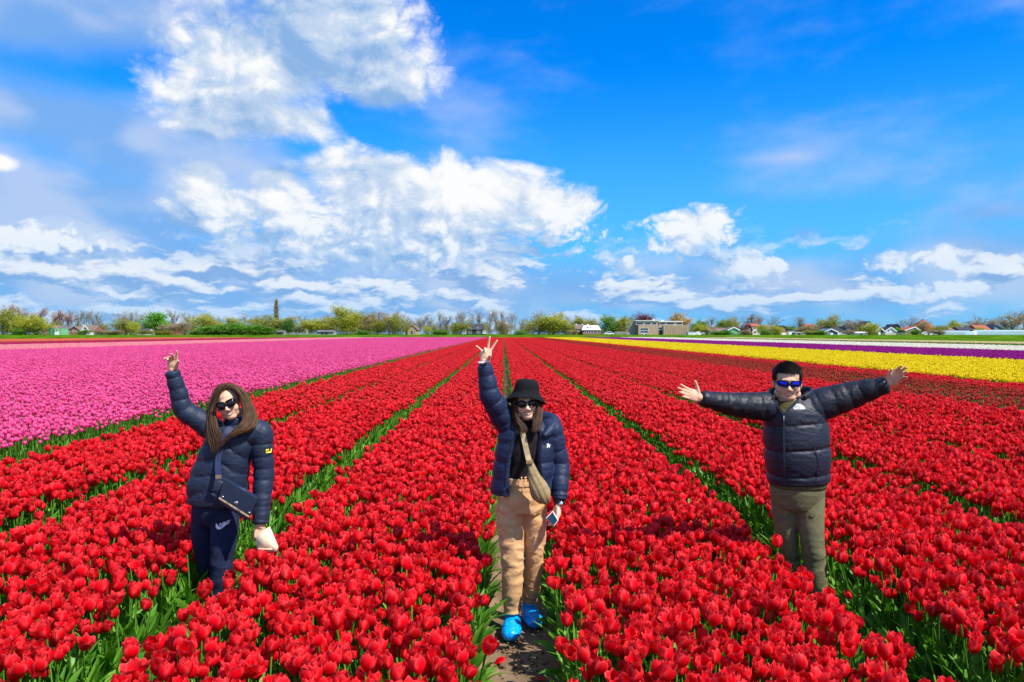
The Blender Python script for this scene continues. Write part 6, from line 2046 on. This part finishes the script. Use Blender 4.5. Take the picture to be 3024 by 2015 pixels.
# ------------------------------------------------------------------ woman in the bucket hat (middle)
def woman_middle():
    D = 4.78
    root = empty('person', (0.09, D, 0.0))
    tag(root, 'woman in black bucket hat, open navy puffer jacket and tan trousers making a V sign', 'person')
    h = Head(A(1553, 1186, D), R(4), R(3), R(2), 1.0, 1.0)
    sL, eL, wL = A(1493, 1245, D + .01), A(1447, 1168, D - 0.08), A(1430, 1074, D - 0.10)
    sR, eR, wR = A(1628, 1272, D + 0.02), A(1652, 1372, D + 0.03), A(1652, 1478, D - 0.07)
    kL, aL = A(1513, 1650, D - .05), A(1513, 1815, D - 0.05)
    kR, aR = A(1578, 1645, D + .05), A(1563, 1790, D + 0.13)
    aL[2] = aR[2] = 0.095
    waist = A(1545, 1412, D + .02); chest = A(1556, 1310, D + .02); neck = A(1558, 1258, D + .03)
    pcs = h.pieces()
    pcs.append(tube([A(1541, 1480, D + .02), waist, chest, neck], [(0.14, 0.10), (0.105, 0.08), (0.12, 0.085), (0.055, 0.055)], 20, 0.02))
    for s, e, w in ((sL, eL, wL), (sR, eR, wR)):
        pcs.append(tube([chest, s, 0.5 * (s + e), e, 0.5 * (e + w), w], [0.055, 0.046, 0.040, 0.034, 0.032, 0.024], 14, 0.015))
    for hp, k, a in ((A(1506, 1490, D), kL, aL), (A(1578, 1490, D + .03), kR, aR)):
        pcs.append(tube([hp, 0.5 * (hp + k), k, 0.5 * (k + a), a], [0.07, 0.065, 0.048, 0.046, 0.034], 16, 0.02))
        pcs.append(tube([a + np.array([0, 0.04, -0.05]), a + np.array([0, -0.05, -0.055]), a + np.array([0, -0.13, -0.065])], [0.03, 0.03, 0.02], 12, 0.015))
    al = A(1436, 1035, D - .11) - wL
    # V sign: index and middle straight and apart, ring and little finger half out, thumb across the palm
    pcs += hand(wL + al * 0.05, al, (0.10, -1, 0.0), 1, [(0.02, 0.05, 0.05), (0.03, 0.06, 0.05), (1.1, 1.2, 0.6), (0.25, 0.35, 0.2)], [0.42, -0.02, -0.20, -0.95], (0.10, 0.95), 0.93)
    al2 = A(1648, 1540, D - .11) - wR
    pcs += hand(wR + al2 * 0.1, al2, (-0.80, 0.2, 0), -1, [(0.35, 0.6, 0.3), (0.40, 0.7, 0.3), (0.45, 0.7, 0.4), (0.5, 0.7, 0.4)], [0.05, 0.0, -0.05, -0.1], (-0.35, 0.5), 0.98)
    me = unite('body', pcs, 0.0042, 2, [MAT['skin_b']])
    bo = obj('body', moved(me, root.location), root)
    h.features(bo, me, root, 0.0054)
    # ---- turtleneck
    sm = unite('turtleneck', [tube([A(1545, 1420, D + .02), A(1548, 1380, D + .02), A(1553, 1330, D + .02), A(1557, 1285, D + .02), A(1558, 1264, D + .03)], [(0.125, 0.105), (0.125, 0.105), (0.140, 0.118), (0.150, 0.100), (0.085, 0.072)], 34, 0.01),
                              tube([A(1558, 1268, D + .03), A(1557, 1250, D + .025), A(1556, 1240, D + .022)], [(0.062, 0.064), (0.058, 0.060), (0.057, 0.059)], 24, 0.008, cap=0.1)], 0.006, 2, [MAT['knit_black']])
    obj('turtleneck', moved(sm, root.location), root)
    # ---- open jacket: a thick C-shaped shell, front edges apart
    def shell():
        zs = [(1455, 1541, .205, .160, 1497, 1598), (1425, 1543, .205, .162, 1497, 1597), (1385, 1547, .200, .158, 1498, 1593), (1345, 1550, .195, .150, 1503, 1591), (1305, 1554, .190, .138, 1515, 1594), (1275, 1557, .182, .122, 1527, 1597), (1255, 1558, .135, .105, 1540, 1590), (1243, 1558, .095, .09, 1545, 1580)]
        rows = np.array(zs, float); n = 46
        rows = crom(rows, n)
        V, F = [], []; m_ = 44
        zbot = A(1545, 1455, D)[2]
        for i, (py, cx, a_, b_, l_, r_) in enumerate(rows):
            c = A(cx, py, D + .02); xl, xr = A(l_, py, D - .12)[0] - c[0], A(r_, py, D - .12)[0] - c[0]
            # angle measured from the front; left edge angle and right edge angle
            tl = math.pi / 2 + math.asin(min(.95, -xl / a_)); tr = math.pi / 2 - math.asin(min(.95, xr / a_))
            th = np.linspace(tr, tl - math.tau, m_)
            s = c[2] - zbot
            q = 0.014 * quilt(s + .03, 1.0, 0.118)
            if i < 3: q *= 0.3
            drop = 0.0
            for kk, off in ((0, 0.0), (1, -0.035)):
                for t in th:
                    edge = min(abs(t - tr), abs(t - (tl - math.tau)))
                    o_ = (q if kk == 0 else -0.0) * min(1, edge / 0.15) + off + (-.010 if edge < .02 and kk == 0 else 0)
                    V.append(c + np.array([(a_ + o_) * math.cos(t), -(b_ + o_) * math.sin(t), 0.0]))
        R_ = 2 * m_
        for i in range(n - 1):
            for j in range(m_ - 1):
                a0 = i * R_ + j; F.append((a0, a0 + 1, a0 + R_ + 1, a0 + R_))
                b0 = i * R_ + m_ + j; F.append((b0 + 1, b0, b0 + R_, b0 + R_ + 1))
            F.append((i * R_ + m_, i * R_, (i + 1) * R_, (i + 1) * R_ + m_)); F.append((i * R_ + m_ - 1, i * R_ + 2 * m_ - 1, (i + 1) * R_ + 2 * m_ - 1, (i + 1) * R_ + m_ - 1))
        for j in range(m_ - 1):
            F.append((j + 1, j, m_ + j, m_ + j + 1)); k = (n - 1) * R_; F.append((k + j, k + j + 1, k + m_ + j + 1, k + m_ + j))
        return np.array(V), F
    arm1 = tube([0.35 * chest + .65 * sL, sL, 0.5 * (sL + eL), eL, 0.5 * (eL + wL), wL + (eL - wL) * .08], [0.072, 0.080, 0.075, 0.067, 0.056, 0.046], 28, 0.007, 2.0, baffle(0.085, 0.010), 0.2)
    arm2 = tube([0.30 * chest + .70 * sR, sR, 0.5 * (sR + eR), eR, 0.5 * (eR + wR), wR + (eR - wR) * .10], [0.074, 0.076, 0.070, 0.066, 0.061, 0.050], 28, 0.007, 2.0, baffle(0.095, 0.011), 0.2)
    jm = unite('jacket', [shell(), arm1, arm2], 0.005, 0, [MAT['nylon_blue']])
    displace(jm, lambda V: folds(V, (10, 10, 28), 0.004, 9.0))
    jk = obj('jacket', moved(jm, root.location), root); jw = mesh_world(jm, root)
    # hood lying behind the neck, cuffs, front zip tapes
    hd = unite('hood', [tube([A(1508, 1262, D + .02), A(1510, 1240, D + .09), A(1558, 1232, D + .15), A(1615, 1240, D + .10), A(1634, 1250, D + .04), A(1622, 1272, D - .05), A(1607, 1288, D - .10)], [0.035, 0.042, 0.052, 0.052, 0.048, 0.036, 0.018], 18, 0.01)], 0.006, 2, [MAT['nylon_blue']])
    displace(hd, lambda V: folds(V, (16, 16, 16), 0.006, 2.0))
    obj('hood', moved(hd, root.location), jk)
    for w_, e_, r_ in ((wL, eL, .038), (wR, eR, .045)):
        d = (e_ - w_); d /= np.linalg.norm(d)
        cm = unite('cuff', [tube([w_ + d * .002, w_ + d * .035], [r_, r_ + .004], 26, 0.006, puff=lambda s, th, L: 0.0018 * math.sin(th * 13), cap=.15)], 0.004, 1, [MAT['nylon_blue']])
        obj('cuff', moved(cm, root.location), jk)
    onj = surface_finder(jw, D)
    band([onj(1494, 1435), onj(1496, 1385), onj(1502, 1345), onj(1512, 1308), onj(1524, 1276)], 0.010, MAT['nylon_black'], 'zip_tape', jk, root.location, .003)
    band([onj(1603, 1450), onj(1598, 1390), onj(1596, 1345), onj(1599, 1306), onj(1601, 1290)], 0.010, MAT['nylon_black'], 'zip_tape', jk, root.location, .003)
    rider = (np.array([(.30, 0), (.42, .02), (.45, .30), (.70, .25), (.72, 0), (.82, 0), (.86, .42), (.98, .55), (.92, .66), (.72, .60), (.62, .66), (.66, .86), (.56, 1.0), (.46, .92), (.44, .72), (.20, .92), (.14, .88), (.38, .60), (.22, .45), (.24, .22)]), [tuple(range(20))])
    print_on('emblem', jk, jw, [rider], A(1613, 1326, D - .12), (1, 0, 0), (0, 0, 1), 0.030, MAT['white_print'], root)
    # ---- trousers
    pc = [tube([A(1545, 1404, D + .02), A(1545, 1430, D + .02), A(1542, 1475, D + .02), A(1541, 1510, D + .02)], [(0.122, 0.105), (0.132, 0.112), (0.166, 0.130), (0.160, 0.120)], 34, 0.01, cap=.1)]
    pc.append(tube([A(1505, 1490, D + .01), A(1507, 1560, D - .02), kL, A(1514, 1730, D - .06), aL + np.array([0, 0, .022])], [0.094, 0.088, 0.074, 0.069, 0.064], 26, 0.01, cap=.1))
    pc.append(tube([A(1578, 1490, D + .02), A(1580, 1560, D + .03), kR, A(1572, 1720, D + .09), aR + np.array([0, 0, .022])], [0.084, 0.076, 0.062, 0.057, 0.054], 26, 0.01, cap=.1))
    tm = unite('trousers', pc, 0.006, 3, [MAT['tan']])
    def tanfold(V):
        f = folds(V + 0.05 * fbm(V * 5, 2)[:, None], (7, 7, 13), 0.019, 2.0, 1.8)
        w = 0.35 + 0.75 * np.exp(-((V[:, 2] - 0.74) / 0.09) ** 2) + 0.7 * np.exp(-((V[:, 2] - 0.45) / 0.10) ** 2) + 0.9 * np.exp(-((V[:, 2] - 0.16) / 0.08) ** 2)
        return f * np.minimum(w, 1.2)
    displace(tm, tanfold)
    tr = obj('trousers', moved(tm, root.location), root); tw = mesh_world(tm, root)
    wb = unite('waistband', [tube([A(1545, 1428, D + .02), A(1545, 1408, D + .02)], [(0.137, 0.118), (0.127, 0.110)], 60, 0.006, puff=lambda s, th, L: 0.003 * math.sin(th * 26), cap=.1)], 0.0045, 1, [MAT['tan']])
    obj('waistband', moved(wb, root.location), tr)
    ont = surface_finder(tw, D)
    band([ont(1551, 1412, .02), ont(1544, 1408, .028), ont(1539, 1413, .02)], .008, MAT['tan'], 'drawstring', tr, root.location)
    band([ont(1551, 1412, .02), ont(1560, 1407, .028), ont(1562, 1416, .02)], .008, MAT['tan'], 'drawstring', tr, root.location)
    band([ont(1551, 1412, .02), ont(1545, 1440), ont(1539, 1466)], .006, MAT['tan'], 'drawstring', tr, root.location)
    # ---- hat
    n = 44
    prof = [(0.0, .121), (.045, .119), (.064, .112), (.075, .098), (.083, .066), (.088, .036), (.094, .028), (.118, .008), (.132, -.012), (.134, -.017), (.130, -.016), (.112, .002), (.090, .022), (.083, .03), (.078, .066), (.070, .096), (.045, .113), (.0, .115)]
    V, F = [], []
    for r_, z in prof:
        for i in range(n):
            t = i * math.tau / n; wv = (0.030 * (-math.sin(t)) - 0.020 * math.cos(t) ** 2 + 0.004 * math.sin(2 * t + .8)) * max(0, (r_ - .088) / .044)
            V.append((r_ * math.cos(t) * (0.97 if r_ < .1 else 1.0), r_ * math.sin(t) * 1.08 + .012, z + .024 + wv))
    for j in range(len(prof) - 1):
        for i in range(n): F.append((j * n + i, j * n + (i + 1) % n, (j + 1) * n + (i + 1) % n, (j + 1) * n + i))
    hh = Head(h.o, R(-5), R(3), R(0), 1.0, 1.0)
    hm = obj('hat', moved(new_mesh('hat', hh.w(V), F, [MAT['hat_black']]), root.location), root)
    bd = MB()
    Vb = []
    for r_, z in ((.0895, .060), (.0905, .060), (.0925, .052), (.0915, .052)):
        for i in range(n):
            t = i * math.tau / n; Vb.append((r_ * math.cos(t) * .97, r_ * math.sin(t) * 1.08 + .012, z))
    bd.add(hh.w(Vb), [(j * n + i, j * n + (i + 1) % n, ((j + 1) % 4) * n + (i + 1) % n, ((j + 1) % 4) * n + i) for j in range(4) for i in range(n)])
    obj('hat_seam', moved(bd.mesh('hat_seam', [MAT['hat_black']]), root.location), hm)
    # ---- hair
    gl = [[A(1528, 1165, D + .03), A(1514, 1190, D + .02), A(1513, 1230, D - .01), A(1522, 1262, D - .07), A(1534, 1290, D - .125)],
          [A(1528, 1165, D - .01), A(1516, 1190, D - .045), A(1519, 1230, D - .07), A(1535, 1260, D - .10), A(1545, 1288, D - .135)],
          [A(1529, 1168, D - .04), A(1519, 1195, D - .065), A(1525, 1235, D - .08), A(1543, 1262, D - .105), A(1553, 1284, D - .135)],
          [A(1530, 1170, D - .045), A(1521, 1200, D - .07), A(1529, 1237, D - .085), A(1550, 1260, D - .105), A(1558, 1278, D - .13)]]
    gr = [[A(1582, 1168, D - .04), A(1588, 1195, D - .06), A(1582, 1230, D - .085), A(1577, 1258, D - .115), A(1568, 1280, D - .135)],
          [A(1583, 1165, D - .01), A(1593, 1195, D - .04), A(1589, 1232, D - .075), A(1583, 1262, D - .115), A(1578, 1281, D - .135)],
          [A(1584, 1165, D + .03), A(1598, 1195, D + .0), A(1598, 1232, D - .05), A(1594, 1260, D - .10), A(1588, 1276, D - .13)]]
    mb = MB()
    cap = ellip((0, 0.022, 0.018), (0.074, 0.086, 0.070)); V = np.array(cap[0]); ok = [(q[1] > -.03 if q[2] > .0 else q[1] > .015) for q in V]
    mb.add(h.w(V), [f for f in cap[1] if all(ok[i] for i in f)], 0)
    for V_, F_ in strands(gl, 480, .0022, 5, .0030): mb.add(V_, F_, 0)
    for V_, F_ in strands(gr, 420, .0022, 6, .0030): mb.add(V_, F_, 0)
    for V_, F_ in strands(gl, 90, .0016, 7, .004) + strands(gr, 90, .0016, 8, .004): mb.add(V_, F_, 1)
    obj('hair', moved(mb.mesh('hair', [MAT['hair_brown'], MAT['hair_brown2']]), root.location), root)
    sunglasses(h, root, 'round', MAT['lens_dark'], 0.026, 0.0225)
    # ---- bracelet, watch, shoe covers
    br = MB(); d = (wL - eL); d /= np.linalg.norm(d); c0 = wL + d * .012
    u = np.cross(d, FRONT); u /= np.linalg.norm(u); v = np.cross(d, u)
    for i in range(18):
        t = i * math.tau / 18; br.add(*ellip(c0 + (u * math.cos(t) + v * math.sin(t)) * .033, (.0065,) * 3, None, 8, 6))
    obj('bracelet', moved(br.mesh('bracelet', [MAT['pearl']]), root.location), root)
    wt_ = MB(); dw = (wR - eR); dw /= np.linalg.norm(dw); c1 = wR + dw * .018
    u = np.cross(dw, FRONT); u /= np.linalg.norm(u); v = np.cross(dw, u)
    nn = 24
    Vw = [c1 + (u * math.cos(i * math.tau / nn) + v * math.sin(i * math.tau / nn)) * r_ + dw * z for r_, z in ((.034, -.009), (.037, -.009), (.037, .009), (.034, .009)) for i in range(nn)]
    wt_.add(Vw, [(j * nn + i, j * nn + (i + 1) % nn, ((j + 1) % 4) * nn + (i + 1) % nn, ((j + 1) % 4) * nn + i) for j in range(4) for i in range(nn)])
    wo = obj('watch', moved(wt_.mesh('watch', [MAT['frame_black']]), root.location), root)
    m = MB(); m.add(*ellip(c1 + FRONT * .037 + np.array([.006, 0, 0]), (.016, .006, .016))); obj('watch_face', moved(m.mesh('watch_face', [MAT['metal']]), root.location), wo)
    shoe_cover(aL, aL + np.array([-0.012, -0.185, 0]), root); shoe_cover(aR, aR + np.array([0.035, -0.165, 0]), root)
    # ---- crossbody bag
    Yb = D - .20
    bag = empty('crossbody_bag', tuple(A(1590, 1440, Yb)))
    tag(bag, 'soft khaki crossbody bag on a wide strap over the dark turtleneck', 'bag')
    bm = unite('pouch', [tube([A(1566, 1365, Yb + .03), A(1575, 1400, Yb + .01), A(1590, 1440, Yb), A(1603, 1465, Yb), A(1613, 1478, Yb + .02)], [(.016, .016), (.036, .030), (.058, .044), (.056, .042), (.030, .03)], 26, .01),
                         tube([A(1580, 1420, Yb), A(1596, 1455, Yb), A(1607, 1474, Yb)], [(.045, .03), (.062, .042), (.045, .03)], 24, .01)], .005, 3, [MAT['khaki']])
    def bagfold(V):
        x = (V[:, 0] - A(1590, 1440, Yb)[0]) * .9 - (V[:, 2] - A(1590, 1440, Yb)[2]) * (-.42)
        return .0045 * np.abs(np.sin(x * 95 + 3 * fbm(V * 9, 2))) ** .6 - .003
    displace(bm, bagfold)
    obj('pouch', moved(bm, bag.location), bag)
    ons = surface_finder(mesh_world(sm, root), D)
    band([ons(1538, 1268, .012), ons(1546, 1290, .012), ons(1553, 1322, .012), ons(1560, 1352, .025), A(1566, 1372, Yb + .01)], .034, MAT['khaki_strap'], 'strap', bag, bag.location)
    m = MB(); m.box(-.022, .022, -.007, .004, -.010, .010); m.V = [m.V[0] + A(1564, 1364, Yb)]
    obj('buckle', moved(m.mesh('buckle', [MAT['khaki']], False), bag.location), bag)
    # ---- phone in the lowered hand
    Yh = D - .135
    c4 = [A(1632, 1509, Yh), A(1649, 1537, Yh - .01), A(1636, 1555, Yh - .02), A(1611, 1531, Yh - .01)]
    ph = empty('mobile_phone', tuple(np.mean(c4, 0)))
    tag(ph, 'dark-screened mobile phone in a pale case held by the middle woman', 'phone')
    def plate(c4, d, mat, name, bev):
        V = list(c4) + [c + d for c in c4]; m = MB(); m.add(V, [(0, 3, 2, 1), (4, 5, 6, 7), (0, 1, 5, 4), (1, 2, 6, 5), (2, 3, 7, 6), (3, 0, 4, 7)])
        o = obj(name, moved(m.mesh(name, [mat], False), ph.location), ph); md = o.modifiers.new('edge', 'BEVEL'); md.width = bev; md.segments = 3; return o
    cc = np.mean(c4, 0)
    plate(c4, np.array([.004, .010, 0]), MAT['case_pink'], 'case', .004)
    plate([cc + (c - cc) * .86 + FRONT * .0035 for c in c4], np.array([0, .003, 0]), MAT['screen'], 'screen', .001)
woman_middle()


# ------------------------------------------------------------------ man with outstretched arms (right)
def man_right():
    D = 4.92
    root = empty('person', (2.02, D, 0.0))
    tag(root, 'man in black and navy puffer jacket with blue mirrored sunglasses spreading his arms', 'person')
    h = Head(A(2325, 1129, D), R(-1), R(-14), R(3), 1.07, 1.06)
    sL, eL, wL = A(2274, 1203, D), A(2165, 1195, D - 0.10), A(2072, 1177, D - 0.22)
    sR, eR, wR = A(2413, 1200, D), A(2524, 1164, D - 0.06), A(2616, 1137, D - 0.16)
    kR, aR = A(2400, 1600, D - .04), A(2426, 1800, D - .02)
    kL, aL = A(2326, 1605, D + .06), A(2346, 1790, D + .13)
    aR[2] = aL[2] = 0.095
    chest = A(2347, 1260, D + .02); neck = A(2332, 1196, D + .03)
    pcs = h.pieces(1.0)
    pcs.append(tube([A(2354, 1450, D + .03), A(2352, 1380, D + .02), chest, neck], [(0.15, 0.11), (0.15, 0.12), (0.17, 0.11), (0.07, 0.065)], 20, 0.02))
    for s, e, w in ((sL, eL, wL), (sR, eR, wR)):
        pcs.append(tube([chest, s, 0.5 * (s + e), e, 0.5 * (e + w), w], [0.07, 0.06, 0.05, 0.044, 0.040, 0.028], 14, 0.015))
    for hp, k, a in ((A(2392, 1460, D + .02), kR, aR), (A(2314, 1460, D + .04), kL, aL)):
        pcs.append(tube([hp, 0.5 * (hp + k), k, 0.5 * (k + a), a], [0.08, 0.075, 0.055, 0.052, 0.038], 16, 0.02))
        pcs.append(tube([a + np.array([0, 0.05, -0.05]), a + np.array([0, -0.06, -0.055]), a + np.array([0, -0.15, -0.065])], [0.033, 0.035, 0.025], 12, 0.015))
    al = A(2003, 1153, D - .27) - wL
    pcs += hand(wL + al * .06, al, (0.1, -1.0, 0.25), 1, [(0.10, 0.12, 0.1), (0.06, 0.10, 0.1), (0.10, 0.12, 0.1), (0.16, 0.15, 0.1)], [0.10, 0.02, -0.05, -0.12], (1.0, 0.15), 0.98)
    al2 = A(2662, 1100, D - .22) - wR
    pcs += hand(wR + al2 * .08, al2, (-0.5, -0.85, -0.2), -1, [(0.35, 0.35, 0.2), (0.30, 0.35, 0.2), (0.35, 0.4, 0.2), (0.45, 0.45, 0.2)], [0.10, 0.0, -0.10, -0.2], (0.55, 0.25), 0.98)
    me = unite('body', pcs, 0.0045, 2, [MAT['skin_c']])
    bo = obj('body', moved(me, root.location), root)
    h.features(bo, me, root, 0.0036)
    # ---- hooded sweatshirt showing at neck and hem
    hm = unite('sweatshirt', [tube([A(2325, 1250, D + .02), A(2326, 1222, D + .02), A(2328, 1204, D + .025), A(2331, 1188, D + .035)], [(0.13, 0.142), (0.13, 0.134), (0.115, 0.118), (0.095, 0.094)], 30, .01, cap=.3),
                              tube([A(2340, 1200, D + .10), A(2368, 1180, D + .06), A(2378, 1185, D + .02), A(2372, 1200, D - .03), A(2352, 1222, D - .09)], [.03, .035, .030, .026, .016], 16, .01),
                              tube([A(2330, 1200, D + .10), A(2300, 1190, D + .06), A(2292, 1195, D + .0), A(2302, 1210, D - .05), A(2322, 1226, D - .10)], [.03, .03, .026, .022, .014], 16, .01),
                              ], .006, 2, [MAT['olive_dark']])
    hem = unite('sweatshirt_hem', [tube([A(2356, 1412, D + .03), A(2356, 1434, D + .03)], [(.186, .158), (.184, .156)], 40, .01, 2.3, cap=.1)], .006, 1, [MAT['olive_dark']])
    obj('sweatshirt_hem', moved(hem, root.location), root)
    obj('sweatshirt', moved(hm, root.location), root)
    # ---- puffer jacket
    zb = A(2356, 1424, D)[2]
    def rows(s, th, L): return 0.018 * quilt(s + .095, th, 0.163)
    tor = tube([A(2357, 1421, D + .03), A(2356, 1400, D + .03), A(2354, 1340, D + .02), A(2350, 1285, D + .02), A(2346, 1235, D + .02), A(2344, 1203, D + .03), A(2340, 1181, D + .035), A(2337, 1168, D + .04)],
               [(.192, .166), (.200, .174), (.206, .176), (.208, .165), (.205, .148), (.190, .128), (.135, .105), (.085, .08)], 52, .008, 2.4, rows, .12)
    a1 = tube([.4 * chest + .6 * sL, sL, .5 * (sL + eL), eL, .5 * (eL + wL), wL], [.095, .098, .088, .078, .062, .047], 30, .008, 2.0, baffle(.095, .011), .3)
    a2 = tube([.4 * chest + .6 * sR, sR, .5 * (sR + eR), eR, .5 * (eR + wR), wR], [.105, .110, .100, .086, .070, .054], 30, .008, 2.0, baffle(.095, .011), .3)
    cl = tube([A(2340, 1196, D + .03), A(2340, 1180, D + .04), A(2341, 1163, D + .05)], [(.142, .132), (.132, .122), (.122, .108)], 34, .008, 2.0, baffle(.04, .005), .1)
    jm = unite('jacket', [tor, a1, a2], .005, 0, [MAT['nylon_slate'], MAT['nylon_black']])
    displace(jm, lambda V: folds(V, (10, 10, 26), .004, 6.0) + np.where(np.abs(V[:, 0] - A(2346, 1235, D)[0]) > .2, folds(V, (24, 10, 10), .007, 3.0), 0))
    VEE = [(2268, 1140), (2281, 1178), (2317, 1224), (2352, 1186), (2383, 1158), (2386, 1130)]
    cut_faces(jm, lambda p: p.y < D + .02 and in_poly(*pixel_of(p), VEE))
    c = centres(jm); xc = A(2346, 1250, D)[0]
    jm.polygons.foreach_set('material_index', (np.abs(c[:, 0] - xc) > .205 + .10 * np.clip((1.36 - c[:, 2]), -.1, .3)).astype(np.int32))
    jk = obj('jacket', moved(jm, root.location), root); jw = mesh_world(jm, root)
    onj = surface_finder(jw, D)
    # standing collar, open at the front
    UPZ = np.array([0, 0, 1.0])
    cm = unite('collar', [tube([A(2284, 1178, D - .075), A(2272, 1170, D - .01), A(2283, 1160, D + .08), A(2340, 1155, D + .13), A(2388, 1156, D + .08), A(2396, 1164, D - .01), A(2376, 1174, D - .075)], [(.013, .022), (.014, .030), (.015, .034), (.016, .036), (.015, .034), (.014, .032), (.012, .020)], 18, .008, front=UPZ)], .005, 1, [MAT['nylon_black']])
    obj('collar', moved(cm, root.location), jk)
    band([onj(2280, 1176, .008), onj(2296, 1199, .008), onj(2315, 1224, .008)], .016, MAT['nylon_black'], 'lapel_edge', jk, root.location, .012)
    band([onj(2386, 1158, .008), onj(2353, 1188, .008), onj(2319, 1224, .008)], .016, MAT['nylon_slate'], 'lapel_edge', jk, root.location, .012)
    band([onj(2318, 1416), onj(2317, 1370), onj(2316, 1320), onj(2315, 1275), onj(2316, 1238), onj(2319, 1222)], .014, MAT['nylon_black'], 'zip', jk, root.location, .004)
    band([onj(2315.5, 1228, .012), onj(2315, 1234, .014), onj(2315, 1241, .012)], .007, MAT['metal'], 'zip_pull', jk, root.location, .003)
    band([onj(2404, 1316, .004), onj(2412, 1345, .004), onj(2418, 1380, .004)], .008, MAT['nylon_black'], 'pocket_zip', jk, root.location, .003)
    band([onj(2412, 1390, .006), onj(2413, 1404, .008), onj(2412, 1416, .006)], .006, MAT['nylon_black'], 'hem_cord', jk, root.location, .003)
    # chest lettering and the quarter-dome mark beside it
    sh = []
    for i, wd in enumerate(('THE', 'NORTH', 'FACE')):
        Vt, Ft = text_shape(wd, 0.0, 0.035); Vt = Vt * .50; Vt[:, 0] -= Vt[:, 0].max(); Vt[:, 1] -= i * .40; sh.append((Vt + np.array([0, .84]), Ft))
    o0 = A(2368, 1211, D - .15)
    print_on('lettering', jk, jw, sh, o0, (1, 0, 0.05), (-.05, 0, 1), .0315, MAT['white_print'], root, .003)
    dome = []
    for r0, r1 in ((0.0, .36), (.44, .74), (.82, 1.12)):
        n = 12; Vd = [(r1 * math.sin(t), r1 * math.cos(t)) for t in np.linspace(0, math.pi / 2, n)] + ([(r0 * math.sin(t), r0 * math.cos(t)) for t in np.linspace(math.pi / 2, 0, n)] if r0 else [(0.0, 0.0)])
        dome.append((np.array(Vd), [tuple(range(len(Vd)))]))
    print_on('emblem', jk, jw, dome, A(2369.5, 1211, D - .15), (1, 0, 0.05), (-.05, 0, 1), .0300, MAT['white_print'], root, .003)
    # ---- trousers
    pc = [tube([A(2355, 1418, D + .03), A(2354, 1450, D + .03), A(2352, 1482, D + .03)], [(.176, .145), (.180, .148), (.165, .13)], 34, .01)]
    pc.append(tube([A(2390, 1460, D + .02), A(2392, 1525, D - .01), kR, A(2410, 1710, D - .03), aR], [.098, .092, .076, .072, .064], 26, .01))
    pc.append(tube([A(2316, 1460, D + .04), A(2318, 1525, D + .05), kL, A(2340, 1700, D + .10), aL], [.092, .082, .066, .062, .058], 26, .01))
    tm = unite('trousers', pc, .006, 3, [MAT['olive']])
    displace(tm, lambda V: folds(V + 0.06 * fbm(V * 5, 2)[:, None], (6, 6, 12), .012, 5.0, 1.5) * np.clip(.25 + .9 * np.exp(-((V[:, 2] - .42) / .16) ** 2), 0, 1))
    tr = obj('trousers', moved(tm, root.location), root); tw = mesh_world(tm, root)
    print_on('emblem', tr, tw, [SWOOSH], A(2392, 1534, D - .1), (1, 0, .12), (-.12, 0, 1), .046, MAT['black_print'], root)
    # ---- hair
    r_ = np.random.default_rng(9); mb = MB()
    cap = ellip((0, .016, .034), (.0765, .0955, .0855), None, 40, 30); V = np.array(cap[0])
    ok = [q[2] > (.060 if q[1] < -.03 else (.028 if q[1] < .03 else -.030)) for q in V]
    mb.add(h.w(V), [f for f in cap[1] if all(ok[i] for i in f)], 0)
    for i in range(6500):
        t, f = r_.uniform(0, math.tau), math.acos(r_.uniform(-.35, 1))
        d = np.array([math.sin(f) * math.cos(t), math.sin(f) * math.sin(t), math.cos(f)])
        q = d * np.array([.077, .096, .086]) + np.array([0, .016, .034])
        if q[1] < -.03 and q[2] < .064: continue
        if -.03 <= q[1] < .03 and q[2] < .030: continue
        if q[1] >= .03 and q[2] < -.030: continue
        sw_ = np.array([.55, -.75, .12]) if q[1] < .035 else np.array([.25 * np.sign(q[0]), .3, -.75])
        if abs(q[0]) > .062: sw_ = np.array([.0, -.25, -.8])
        sw_ = sw_ - d * sw_.dot(d) * .9
        L = r_.uniform(.018, .036)
        a = q; b_ = q + d * .004 + sw_ * L * .5; c_ = q + d * r_.uniform(.001, .015) * (1 if d[2] > .45 else .4) + sw_ * L
        C = h.w(np.array([a, b_, c_]) + r_.normal(0, .0016, (3, 3)))
        mb.add(*hair_lock(C, .0016))
    obj('hair', moved(mb.mesh('hair', [MAT['hair_black']]), root.location), root)
    sunglasses(h, root, 'sport', MAT['lens_blue'], .031, .0185, -.102, .0, .0026, .45)
    shoe_cover(aR, aR + np.array([.02, -.19, 0]), root, name='shoe', mat='nylon_black'); shoe_cover(aL, aL + np.array([-.02, -.18, 0]), root, name='shoe', mat='nylon_black')
man_right()
